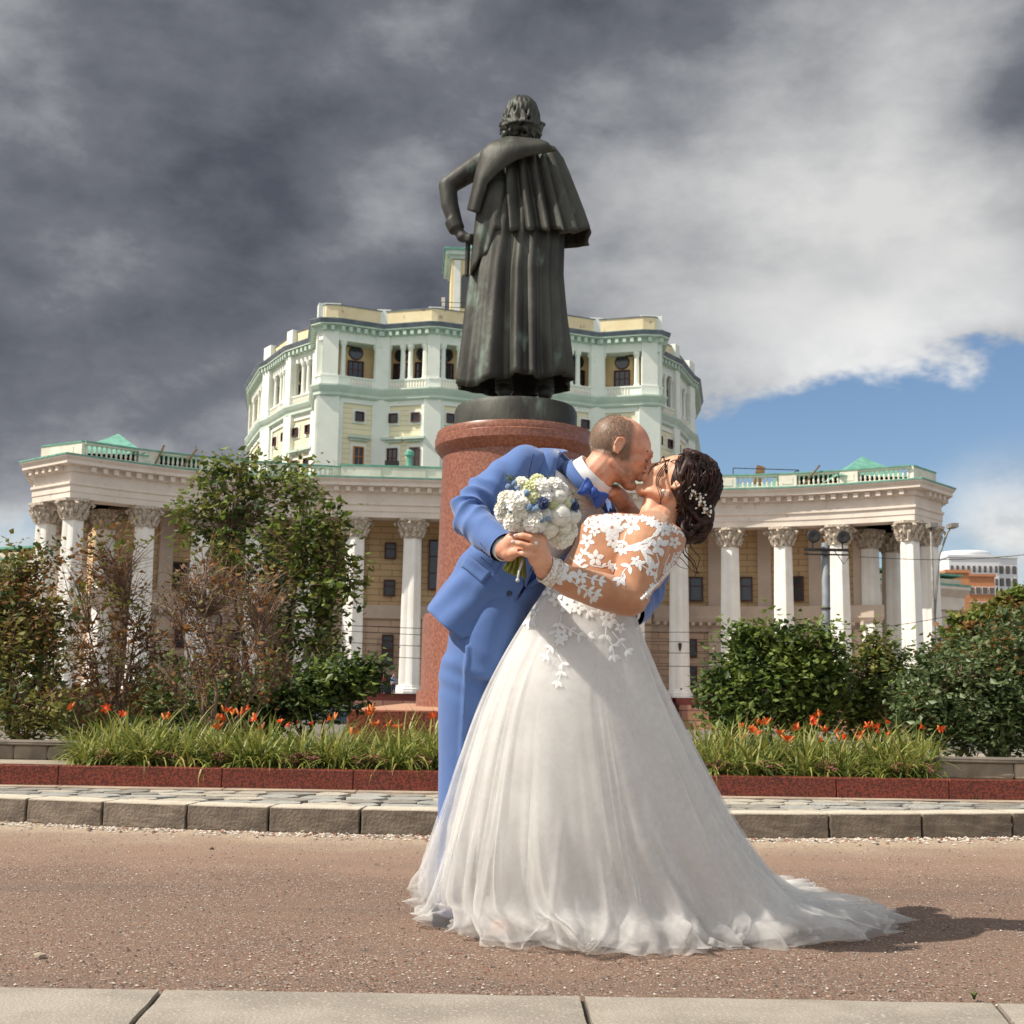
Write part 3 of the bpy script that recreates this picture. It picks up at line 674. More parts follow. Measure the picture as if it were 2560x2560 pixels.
# inner lintel beams under the open corner porticoes
for sgn in (1, -1):
    mb = MB(); mb.sweep([(sgn*31, 3), (sgn*45, 4.2)] if sgn > 0 else [(-45, 4.2), (-31, 3)], [(.7, zz(16.2)), (.7, zz(17.0)), (-.7, zz(17.0)), (-.7, zz(16.2))]); mb.build('beam', M_pil, th)
# ---- far wings of the star behind (seen left and right between the columns)
for sgn, pth in ((-1, [(-95, 84), (-40, 52)]), (1, [(42, 58), (80, 76)])):
    mb = MB(); mb.sweep(pth, [(0, 0), (0, zz(19.0)), (-8, zz(19.0)), (-8, 0)]); mb.build('far_wing', M_pil, th)
    mb = MB(); mb.sweep(pth, [(.2, zz(14.0)), (.5, zz(14.0)), (.5, zz(16.0)), (1.8, zz(17.2)), (1.8, zz(17.8)), (0, zz(17.8))]); mb.build('far_cornice', M_ent, th)
    mb = MB(); mb.sweep(pth, [(1.9, zz(17.7)), (1.9, zz(18.0)), (-2, zz(18.2)), (-2, zz(17.7))]).sweep(pth, [(.3, zz(19.5)), (.3, zz(19.8)), (-4, zz(20.4)), (-4, zz(19.0))]); mb.build('far_copper', M_teal, th)
    for (u, v, a) in along(pth, 5.0, .05):
        for z in (4, 9, 15): window(th, u, v, zz(z), 1.6, 2.4 if z < 14 else 1.2, a, (1, 1), gm=M_glassd)
# ================================================================ tower
TD = 28.0      # tower front face behind the colonnade
plan_half = [(0.0, 2.6), (6.6, .3), (7.4, .3), (13.2, 2.5), (18.6, .4), (20.2, .4), (20.8, 1.0), (21.6, 9.0), (25.2, 13.6), (28.4, 21.0), (29.6, 23), (33.0, 36), (34.5, 50)]
tp = [(-a, b_+TD) for a, b_ in plan_half[:0:-1]]+[(a, b_+TD) for a, b_ in plan_half]
tp = [(a+.9, b_) for a, b_ in tp]
H = dict(top=46.0, par=44.2, cor=43.9, dent=42.75, loft=42.0, rail=37.3, ped=36.1, band=34.9, low=20.3)
mb = MB(); mb.sweep(tp, [(0, zz(20.3)), (0, zz(H['band'])), (-5, zz(H['band'])), (-5, zz(20.3))]); tw = mb.build('tower_wall', M_twall, th)
mb = MB(); mb.sweep(tp, [(.3, zz(34.7)), (.55, zz(34.9)), (.55, zz(35.2)), (.75, zz(35.5)), (.95, zz(35.9)), (.95, zz(36.1)), (-4, zz(36.1)), (-4, zz(34.7))]); mb.build('band_cornice', M_mintd, th)
mb = MB(); mb.sweep(tp, [(.35, zz(36.1)), (.35, zz(37.1)), (.45, zz(37.15)), (.45, zz(37.32)), (-.5, zz(37.32)), (-.5, zz(36.1))]); mb.build('loggia_parapet', M_mint, th)
mb = MB(); mb.sweep(tp, [(-2.1, zz(36.2)), (-2.1, zz(42.2)), (-3.2, zz(42.2)), (-3.2, zz(36.2))]); mb.build('loggia_wall', M_ochre, th)
mb = MB(); mb.sweep(tp, [(.2, zz(41.7)), (.2, zz(42.7)), (-4.2, zz(42.7)), (-4.2, zz(41.7))]); mb.build('loggia_beam', M_mint, th)
mb = MB(); mb.sweep(tp, [(.35, zz(42.7)), (.35, zz(43.3)), (1.1, zz(43.4)), (1.1, zz(43.6)), (-4, zz(43.6)), (-4, zz(42.7))]); ec = mb.build('main_cornice', M_mintd, th)
mb = MB(); mb.sweep(tp, [(1.15, zz(43.58)), (1.35, zz(44.0)), (1.35, zz(44.1)), (-2, zz(44.3)), (-2, zz(43.6))]); mb.build('lead_gutter', M_slate, ec)
mb = MB(); mb.sweep(tp, [(-.2, zz(44.2)), (-.2, zz(46.1)), (-1.0, zz(46.1)), (-1.0, zz(44.2))]); tpar = mb.build('tower_parapet', M_paraw, th)
mb = MB(); mb.sweep(tp, [(-.1, zz(46.1)), (-.1, zz(46.2)), (-1.1, zz(46.25)), (-1.1, zz(46.1))]); mb.build('coping', M_slate, tpar)
mb = MB(); mb.sweep(tp, [(.0, zz(44.15)), (.0, zz(44.42)), (-.3, zz(44.5)), (-.3, zz(44.15))]); mb.build('copper_flashing', M_teal, tpar)
dt = MB().box((0, 0, 0), (.42, .7, .55)).mesh('bracket', M_mintd)
for (u, v, a) in along(tp, .95, .62): link('bracket', dt, None, ec, loc=(u, v, zz(43.02)), rot=(0, 0, a))
# roof of the tower so that light does not fall through
mb = MB(); mb.prism([(p[0], p[1]) for p in tp], zz(43.7), zz(44.0)); mb.build('tower_roof', M_slate, th)
# piers at the corners and loggia columns between
def seg_frame(p, q_):
    p = Vector(p); q_ = Vector(q_); d = q_-p; return p, d.normalized(), d.length, math.atan2(d.y, d.x)
lc = MB().lathe([(.42, zz(37.32)), (.42, zz(37.5)), (.32, zz(37.6)), (.28, zz(41.0)), (.42, zz(41.35)), (.48, zz(41.7))], 12).mesh('loggia_column', M_mint)
oc = MB(); oc.lathe([(.85, -.2), (.85, .2)], 24)
roundw = MB(); roundw.lathe([(.80, -.12), (.80, .12)], 24); rw = roundw.mesh('round_window', M_glass)
rwr = MB().lathe([(.92, -.10), (.92, .1)], 24).mesh('rim', M_frame)
pier_pts = [(0, 8.9), (15.7, 0), (23.4, 0)]
def pier(u, v, a, w_=1.5, d_=1.0, z0=20.3, z1=42.7):
    o = th_part('tower_pier')
    MB().box((u, v, zz((z0+34.9)/2)), (w_*1.35, d_*.8, 34.9-z0), a).build('lower_pier', M_mint, o)
    MB().box((u, v, zz(36.7)), (w_*1.15, d_*1.15, 1.28), a).build('pedestal', M_mint, o)
    MB().box((u, v, zz((37.32+z1)/2)), (w_, d_, z1-37.32), a).build('upper_pier', M_mint, o)
    MB().box((u, v+.7*math.cos(a), zz(45.3)), (w_*1.05, d_, 2.2), a).build('parapet_block', M_mint, o)
allp = tp
def bays(i0, i1, cols, wins, low=True, two=False):
    p, t, L, a = seg_frame(allp[i0], allp[i1]); nn = Vector((t.y, -t.x))
    for c in cols:
        q_ = p+t*(L*c)+nn*-.15; link('loggia_column', lc, None, th, loc=(q_.x, q_.y, 0), rot=(0, 0, a))
    for wv in wins:
        q_ = p+t*(L*wv)-nn*2.03
        window(th, q_.x, q_.y, zz(38.5), 2.0, 2.9, a, (2, 1))
        o = link('round_window', rw, None, th, loc=(q_.x, q_.y, zz(41.0)), rot=(R(90), 0, a)); link('rim', rwr, None, o)
        if low:
            s = p+t*(L*wv)+nn*.05
            mbw = MB(); mbw.box((s.x, s.y, zz(32.6)), (1.75, .12, 1.75), a); mbw.build('window_surround', M_mint, th)
            window(th, s.x+nn.x*.08, s.y+nn.y*.08, zz(32.6), 1.1, 1.15, a, (0, 0), gm=M_glassd)
            mbw = MB(); mbw.box((s.x+nn.x*.25, s.y+nn.y*.25, zz(30.05)), (2.7, .7, .3), a).box((s.x+nn.x*.1, s.y+nn.y*.1, zz(29.75)), (2.3, .35, .3), a); mbw.build('window_hood', M_mintd, th)
            mbw = MB(); mbw.box((s.x, s.y, zz(27.4)), (2.0, .14, 3.8), a); mbw.build('window_surround', M_mint, th)
            window(th, s.x+nn.x*.08, s.y+nn.y*.08, zz(27.3), 1.3, 3.2, a, (1, 1), fm=M_frameo if two else M_frame)
    # balusters between the columns
    bb = th_part('loggia_balusters')
    for wv in wins:
        for k in range(8):
            q_ = p+t*(L*wv+(k-3.5)*.36)+nn*.37; link('baluster', balm, None, bb, loc=(q_.x, q_.y, zz(36.2)), scale=(.8, .8, .9))
n = len(plan_half)
def idx(k, sgn): return (n-1)+k*sgn
for sgn in (1, -1):
    o = (lambda a, b_: (idx(a, sgn), idx(b_, sgn)) if sgn > 0 else (idx(b_, sgn), idx(a, sgn)))
    f = (lambda L: L if sgn > 0 else [1-x for x in L])
    bays(*o(3, 4), f([.13, .86]), f([.48]), two=True)
    bays(*o(2, 3), f([.12, .42, .58, .88]), f([.27, .73]))
    bays(*o(0, 1), f([.12, .42, .58, .88]), f([.27, .73]))
    bays(*o(7, 8), f([.1, .36, .56, .9]), f([.23, .73])); bays(*o(8, 9), f([.12, .42, .58, .88]), f([.27, .73])); bays(*o(10, 11), f([.08, .3, .5, .9]), f([.2, .7]))
    for k, (u, v, aa, w_, d_) in enumerate(((7.0, .55, 0, 1.5, 1.1), (13.2, 2.35, 0, 1.6, 1.0), (19.4, .65, 0, 1.9, 1.2), (20.7, 1.6, R(80), 1.5, 1.0), (21.5, 8.6, R(65), 1.4, 1.0), (25.2, 13.6, R(58), 1.5, 1.2), (29.0, 21.9, R(60), 2.2, 1.2), (33.9, 43, R(78), 1.5, 1.0))):
        pier(sgn*u+.9, v+TD, aa*sgn, w_, d_)
    # mint pilaster strips and frame mouldings of the lower panels
    for a_, b_ in ((3, 4), (2, 3), (0, 1), (7, 8), (8, 9), (10, 11)):
        p, t, L, a = seg_frame(allp[o(a_, b_)[0]], allp[o(a_, b_)[1]]); nn = Vector((t.y, -t.x))
        for c in (.08, .92):
            s = p+t*(L*c)+nn*.08; MB().box((s.x, s.y, zz(27.4)), (.9, .25, 14), a).build('pilaster_strip', M_mint, th)
        s = p+t*(L*.5)+nn*.07; MB().box((s.x, s.y, zz(34.45)), (L*.82, .22, .7), a).build('panel_moulding', M_mint, th)
# lantern turret on the axis of the tower
lt = th_part('lantern'); c = (1.2, TD+29)
M_lan = mat('lantern_cream', rgb(226, 212, 168), rgb(214, 198, 152), scale=.4, rough=.85)
MB().box((c[0], c[1], zz(48)), (11.5, 11.5, 9)).build('lantern_base', M_mint, lt)
MB().box((c[0], c[1], zz(56.5)), (9.6, 9.6, 8.4)).build('lantern_wall', M_lan, lt)
for sx_ in (-1, 1): MB().box((c[0]+sx_*4.0, c[1]-4.9, zz(56.4)), (.9, .5, 8.2)).build('pilaster', M_mint, lt); MB().box((c[0]+sx_*1.55, c[1]-4.9, zz(56.4)), (.7, .5, 8.2)).build('pilaster', M_mint, lt)
for sx_ in (-2.75, 0, 2.75):
    mb = MB(); pts = [(-.65, -3), (.65, -3), (.65, 1.4)]+[(.65*math.cos(k*math.pi/6), 1.4+.65*math.sin(k*math.pi/6)) for k in range(1, 7)]
    nv = len(pts); vs = [(c[0]+sx_+x, c[1]-4.86, zz(56.6)+z) for x, z in pts]+[(c[0]+sx_+x, c[1]-4.7, zz(56.6)+z) for x, z in pts]
    mb.add(vs, [tuple(range(nv)), tuple(range(2*nv-1, nv-1, -1))]+[(i, (i+1) % nv, nv+(i+1) % nv, nv+i) for i in range(nv)]); mb.build('arched_window', M_glass, lt)
mb = MB(); mb.box((c[0], c[1], zz(61.0)), (10.3, 10.3, .5)).box((c[0], c[1], zz(61.55)), (11.4, 11.4, .6)); mb.build('lantern_cornice', M_mintd, lt)
mb = MB(); mb.box((c[0], c[1], zz(62.0)), (11.9, 11.9, .3)); mb.box((c[0], c[1], zz(63.1)), (10, 10, 2.0), taper=.3); mb.build('lantern_roof', M_teal, lt)
mb = MB()
for k in range(8): mb.tube([(c[0]-6.2, c[1]-6+k*1.5, zz(52.5)), (c[0]-6.2, c[1]-6+k*1.5, zz(54))], .06, 4)
for z in (53.3, 54): mb.tube([(c[0]-6.2, c[1]-6, zz(z)), (c[0]-6.2, c[1]+5, zz(z))], .05, 4); mb.tube([(c[0]-6.2, c[1]-6, zz(z)), (c[0]+6.2, c[1]-6, zz(z))], .05, 4)
mb.build('railing', M_iron, lt)
MB().box((c[0]-5.9, c[1]-5.2, zz(53.6)), (.5, .3, 2.6)).build('antenna_panel', M_white, lt)
# roof clutter on the front block: pipes, air unit, scaffold bits
MB().lathe([(.32, 0), (.32, 2.2), (.5, 2.25), (.5, 2.6), (.1, 2.9)], 10).build('vent_pipe', M_teal, th, loc=(-8.6, 8, zz(21.8)))
MB().box((0, 0, .6), (1.6, .8, 1.3)).build('air_unit', M_iron, th, loc=(-10.6, 20, zz(24.3)))
mb = MB(); 
for a_, b_ in (((0, 0, 0), (0, 0, 1.7)), ((6.6, 0, 0), (6.6, 0, 1.7)), ((0, 0, 1.7), (6.6, 0, 1.7)), ((0, 0, .9), (6.6, 0, .9)), ((6.6, 0, 1.7), (5.4, 3, 1.0))): mb.tube([a_, b_], .05, 4)
mb.build('roof_railing', M_iron, th, loc=(23.4, .2, zz(20.6)))
M_plank = mat('old_plank', rgb(150, 118, 84), rgb(120, 92, 66), scale=2, rough=.9)
MB().box((0, 0, .9), (.9, .12, 2.1)).build('board', M_plank, th, loc=(26.0, .6, zz(20.9)), rot=(R(-14), R(14), 0))
for (u, v, rz, L) in ((-29.0, -2.6, .3, 2.2), (-25.3, -1.6, -.4, 1.8), (-31.5, -4.0, .2, 2.0), (30.2, -3.4, .3, 2.4), (-18.5, 1.2, .4, 2.2)):
    MB().box((0, 0, 0), (.14, .14, L)).build('prop', M_plank, th, loc=(u, v, zz(21.2)), rot=(.2, rz*2.2, 0))
# ================================================================ monument
AX, AY = .03, 16.9
M_gran = mat('pedestal_granite', rgb(154, 102, 83), rgb(128, 80, 64), scale=26, rough=.35, lo=.40, hi=.60, col3=rgb(104, 68, 56), s3=48, lo3=.60, hi3=.68)
M_grand = mat('base_granite', rgb(146, 82, 62), rgb(108, 58, 46), scale=30, rough=.3, lo=.42, hi=.58, col3=rgb(66, 38, 32), s3=55, lo3=.6, hi3=.68)
M_grant = mat('base_granite_top', rgb(206, 160, 132), rgb(184, 136, 110), scale=20, rough=.5)
pd = thing('pedestal', 'round red granite pedestal on a square granite block under the bronze statue', 'pedestal', (AX, AY, 0))
E = EYE
def prof(pts): return [(r, z+E) for r, z in pts]
o = MB().lathe(prof([(1.25, -.2), (1.25, .0), (1.20, .01), (1.19, .95), (1.16, 1.0), (1.0, 1.02)]), 72).build('drum_base', M_gran, pd); sharp(o, 30)
o = MB().lathe(prof([(1.03, .98), (.975, 3.13)]), 72).build('drum', M_gran, pd); sharp(o, 30)
o = MB().lathe(prof([(.97, 3.10), (1.0, 3.12), (1.06, 3.19), (1.085, 3.23), (1.085, 3.33), (1.065, 3.345), (1.07, 3.39), (1.05, 3.44), (.86, 3.47)]), 72).build('pedestal_cornice', M_gran, pd); sharp(o, 30)
me = roughbox((3.25, 7.0, .66), 3, bev=.012, amp=.0, sub=0); o = link('base_block', me, M_grand, pd, loc=(-.04, -3.9+3.5-.0, -.14))
o.location = (-.04, 13.0+3.5-AY, -.14)
MB().box((-.04, 13.0+3.5-AY, .5215), (3.22, 6.97, .003)).build('block_top', M_grant, pd)
M_br = mat('bronze', rgb(76, 77, 70), rgb(52, 50, 46), scale=2.2, rough=.58, metal=.3, col3=rgb(106, 120, 110), s3=3.2, lo3=.56, hi3=.74, bump=.35, bscale=14, bdist=.02, stretch=(1, 1, .45))
st = thing('statue', 'dark bronze statue of a man in a caped greatcoat seen from behind', 'statue', (AX, AY, E+3.47))
SZ = E+3.47
def S(zx, zy, Y=AY): # zoomed-photo pixel -> statue-local point
    p = P(1040+zx/2.246, 220+zy/2.246, Y); return Vector((p.x-AX, p.y-AY, p.z-SZ))
o = MB().lathe([(.83, 0), (.83, .27), (.80, .33), (.72, .35), (.1, .36)], 72).build('plinth', M_br, st); sharp(o, 30)
def foldloft(secs, n, fold, hem=None, name='cloth', thick=.03, zsub=5):
    """secs: (zy, xl, xr, depth ratio, y shift); interpolated, with folds that deepen downwards"""
    K = []; 
    for j in range(len(secs)-1):
        for k in range(zsub):
            t = k/zsub; K.append([a+(b_-a)*t for a, b_ in zip(secs[j], secs[j+1])])
    K.append(list(secs[-1])); m = len(K); vs = []; fs = []
    for j, (zy, xl, xr, dr, ysh) in enumerate(K):
        t = j/(m-1); L_, R_ = S(xl, zy), S(xr, zy); c = (L_+R_)/2; rx = (R_-L_).length/2
        for i in range(n):
            a = 2*math.pi*i/n; f = fold(a, t); h = hem(a)*t**3 if hem else 0
            vs.append((c.x+rx*f*math.cos(a), ysh+rx*dr*f*math.sin(a), c.z+h))
    for j in range(m-1):
        for i in range(n): fs.append((j*n+i, j*n+(i+1) % n, (j+1)*n+(i+1) % n, (j+1)*n+i))
    me = MB().add(vs, fs).mesh(name); return solid(me, thick)
def foldfn(folds, ph=0.0):
    """folds: (angle deg, width deg, depth)"""
    def f(a, t):
        d = math.degrees(a) % 360; r = 0
        for (c, w_, dep) in folds:
            x = (d-c+180) % 360-180; r += dep*math.exp(-(x/w_)**2)
        return r
    return f
# greatcoat skirt: pleats seen from behind (270 deg faces the camera)
pl = [(200, 5, .05), (212, 5, -.07), (222, 6, .06), (236, 5, .05), (246, 6, .03), (256, 5, -.20), (263, 4, -.18), (272, 5, .08), (281, 3.5, -.05), (288, 4, .06), (297, 3.5, -.06), (303, 3.5, -.10), (309, 4, .04), (318, 4, -.05), (327, 5, .06), (338, 4, -.05), (347, 5, .06), (190, 5, -.04), (358, 5, -.04), (20, 6, .06), (50, 6, -.06), (90, 8, .08), (130, 7, -.06), (160, 7, .05)]
F = foldfn(pl)
def coat(a, t): return 1+F(a, t)*(.30+1.0*t)+.012*math.sin(a*17+5*t)*t+.01*math.sin(9*t+3*a)
H1 = foldfn([(225, 22, -.13), (275, 12, .02), (335, 25, .10), (300, 10, -.03)])
me = foldloft([(560, 420, 810, .62, 0), (700, 352, 832, .66, 0), (900, 330, 828, .70, 0), (1060, 300, 825, .74, 0), (1300, 268, 842, .78, 0), (1500, 246, 858, .82, 0), (1675, 232, 868, .86, 0)], 300, coat, lambda a: H1(a, 1), 'greatcoat')
link('greatcoat', me, M_br, st)
# left front panel of the cape, hanging under the bent arm
me = foldloft([(560, 352, 560, .9, -.12), (700, 338, 540, .95, -.15), (850, 322, 500, 1.0, -.17), (1010, 306, 440, 1.0, -.18)], 120, lambda a, t: 1+t*(.10*math.sin(5*a+1)+.05*math.sin(9*a)), lambda a: .16*math.cos(a)+.05*math.sin(3*a), 'cape_panel')
link('cape_panel', me, M_br, st)
# cape
cp = [(205, 5, .05), (217, 5, -.06), (228, 4.5, .09), (237, 4, -.09), (247, 4.5, .10), (256, 4, -.12), (265, 5, .11), (273, 3.5, -.10), (281, 4.5, .10), (289, 3.5, -.12), (296, 4, .10), (304, 3.5, -.08), (313, 6, .08), (324, 5, -.06), (336, 7, .07), (350, 7, .04), (190, 6, .04), (20, 8, .05), (50, 8, -.05), (90, 9, .06), (130, 8, -.06), (165, 7, .05)]
FC = foldfn(cp)
def cape(a, t): return 1+FC(a, t)*max(0, t-.10)**.6*2.0+.012*math.sin(a*23+7*t)*t
HC = foldfn([(247, 5, -.02), (256, 4, .06), (265, 5, -.03), (273, 4, .05), (281, 5, -.03), (289, 4, .07), (313, 8, .03), (340, 14, .16), (225, 10, .05)])
me = foldloft([(300, 540, 650, .9, -.0), (325, 490, 720, .75, -.02), (350, 425, 785, .60, -.02), (420, 388, 826, .60, -.03), (500, 380, 852, .60, -.04), (640, 370, 898, .58, -.04), (760, 372, 935, .56, -.05), (868, 372, 962, .56, -.06)], 320, cape, lambda a: HC(a, 1), 'cape', .04, 4)
link('cape', me, M_br, st)
# wide turned collar running diagonally over the shoulder
top = [(690, 305), (520, 288), (430, 318), (380, 360), (352, 470), (330, 580), (303, 690)]; bot = [(790, 342), (640, 378), (560, 405), (470, 470), (395, 540), (365, 620), (342, 705)]
vs = []; nq = 24; fs = []
def pl_at(pts, t):
    s = t*(len(pts)-1); i = min(int(s), len(pts)-2); f = s-i; return pts[i][0]+(pts[i+1][0]-pts[i][0])*f, pts[i][1]+(pts[i+1][1]-pts[i][1])*f
for i in range(nq+1):
    for k in range(7):
        a, b_ = pl_at(top, i/nq), pl_at(bot, i/nq); f = k/6; x, y = a[0]+(b_[0]-a[0])*f, a[1]+(b_[1]-a[1])*f
        dep = -.47+.30*((x-590)/330)**2-.06*math.sin(math.pi*f)-(.03*f)+(.10 if y < 320 else 0)*max(0, (330-y)/40)
        vs.append(S(x, y, AY+dep))
fs = [(i*7+k, (i+1)*7+k, (i+1)*7+k+1, i*7+k+1) for i in range(nq) for k in range(6)]
link('collar', solid(subsurf(MB().add(vs, fs).mesh('collar'), 1), .05, 1.0), M_br, st)
# the figure itself: head, neck, trunk, bent arm with hand, legs, boots in one surface
mb = MB()
blob3(mb, S(590, 185), (.185, .235, .25), 20, 14); blob3(mb, S(580, 235, AY+.1), (.13, .16, .16), 14, 10)
limb(mb, [S(572, 240), S(580, 330)], [.15, .19], 14)
loft(mb, [(S(585, 320), (.30, 0, 0), (0, .2, 0)), (S(595, 380), (.46, 0, 0), (0, .26, 0)), (S(600, 560), (.5, 0, 0), (0, .3, 0)), (S(590, 800), (.45, 0, 0), (0, .3, 0)), (S(575, 1000), (.5, 0, 0), (0, .33, 0))], 20)
limb(mb, [S(410, 400), S(300, 470, AY-.02), S(178, 550, AY-.02)], [.175, .155, .13], 14)
limb(mb, [S(178, 552, AY-.02), S(190, 660, AY-.04), S(225, 770, AY-.08)], [.128, .125, .10], 14)
mb.tube([S(206, 745, AY-.06), S(232, 800, AY-.09)], [.125, .115], 14)
limb(mb, [S(228, 790, AY-.09), S(262, 836, AY-.12)], [.075, .075], 12); blob3(mb, S(266, 838, AY-.12), (.10, .09, .075), 12, 8)
for k, (dx_, dy_) in enumerate(((45, -18), (52, 2), (46, 20), (36, 34))):
    limb(mb, [S(268, 832+k*7, AY-.16), S(290+dx_*.3, 838+dy_*.5, AY-.20), S(280+dx_, 842+dy_, AY-.15)], [.034, .032, .026], 8)
for (x, yb) in ((497, 1735), (722, 1742)):
    limb(mb, [S(x, 1250), S(x, 1500), S(x, yb-60)], [.2, .15, .12], 12)
    limb(mb, [S(x, yb-28, AY-.1), S(x+10, yb-22, AY+.32)], [.10, .09], 12)
    for k in range(4): mb.lathe([(.10, -.03), (.145, 0), (.10, .03)], 16, c=S(x, yb-30-k*22))
me = fuse(mb, .02, 4); fig = link('figure', me, M_br, st)
# hair: wavy locks to the nape
mb = MB(); rnd = random.Random(4); hc = S(592, 178); blob3(mb, S(592, 176), (.215, .255, .255), 24, 16)
for k in range(26):
    a = math.pi+2*math.pi*.62*(k/25-.5)+math.pi/2; rr_ = .215+.03*math.sin(k*2.3); z_ = -.17+.05*math.sin(k*1.7)-.03*abs(math.cos(a)); c_ = hc+Vector((rr_*1.02*math.cos(a), rr_*1.1*math.sin(a), z_)); blob3(mb, c_, (.05, .05, .075+.02*math.sin(k*3.1)), 8, 7)
    mb.tube([c_+Vector((.03*math.cos(j*1.1+k), .03*math.sin(j*1.1+k)-.02, .05-.028*j)) for j in range(6)], [.022, .026, .028, .028, .024, .012], 6)
for k in range(64):
    a = 2*math.pi*(k/64)+rnd.uniform(-.05, .05); ph = .12+.5*(k % 3)/2+rnd.uniform(-.05, .05); pts = []; rr = []; wv = rnd.uniform(0, 6)
    if 0.5 < a < 2.6: continue
    for j in range(12):
        t = j/11; p2 = ph+(2.0-ph)*min(1, t*1.15); r = 1.16+.05*math.sin(7*t+wv); aa = a+.22*math.sin(8*t+wv)*t
        q_ = Vector((.20*r*math.sin(p2)*math.cos(aa), .25*r*math.sin(p2)*math.sin(aa), .255*r*math.cos(p2)))
        fl_ = max(0, t-.62); q_.x *= 1+1.0*fl_; q_.y *= 1+.9*fl_; q_.z -= .16*fl_
        pts.append(hc+q_); rr.append(.030*(1-.35*t)+.007*math.sin(9*t+wv))
    mb.tube(pts, rr, 7)
for (x, y, r) in ((490, 195, .07), (500, 210, .06), (520, 225, .065), (612, 255, .08), (650, 250, .07), (690, 215, .075), (680, 235, .07), (560, 235, .06)):
    mb.tube([S(x, y-22, AY-.12), S(x+r*330, y-8, AY-.2), S(x+r*200, y+16, AY-.2), S(x-r*260, y+12, AY-.16), S(x-r*200, y-6, AY-.2)], [.03, .04, .042, .038, .02], 8)
me = fuse(mb, .011, 1); link('hair', me, M_br, st)
# scabbard grip at the hip and faint foundry lettering on the plinth
limb(mb := MB(), [S(292, 870, AY-.1), S(285, 1050, AY-.05)], [.035, .03], 8); mb.build('sword_grip', M_br, st)
# ================================================================ shrubs and trees
def D(x, y, Y): return P(x/.7547, y/.7547, Y)
LM = {'green': mat('leaf_green', rgb(132, 146, 70), rgb(98, 118, 50), scale=3, rough=.5, trans=.35), 'dark': mat('leaf_dark', rgb(86, 104, 54), rgb(60, 80, 42), scale=3, rough=.5, trans=.25),
      'olive': mat('leaf_olive', rgb(146, 140, 72), rgb(112, 112, 56), scale=3, rough=.55, trans=.35), 'rust': mat('leaf_rust', rgb(156, 112, 66), rgb(124, 88, 52), scale=3, rough=.6, trans=.35), 'grey': mat('leaf_greygreen', rgb(118, 132, 88), rgb(84, 100, 60), scale=3, rough=.45, trans=.3)}
M_bark = mat('bark', rgb(98, 78, 64), rgb(66, 52, 44), scale=12, rough=.9, bump=.5); M_twig = mat('twig_brown', rgb(152, 124, 104), rgb(112, 90, 76), scale=5, rough=.9)
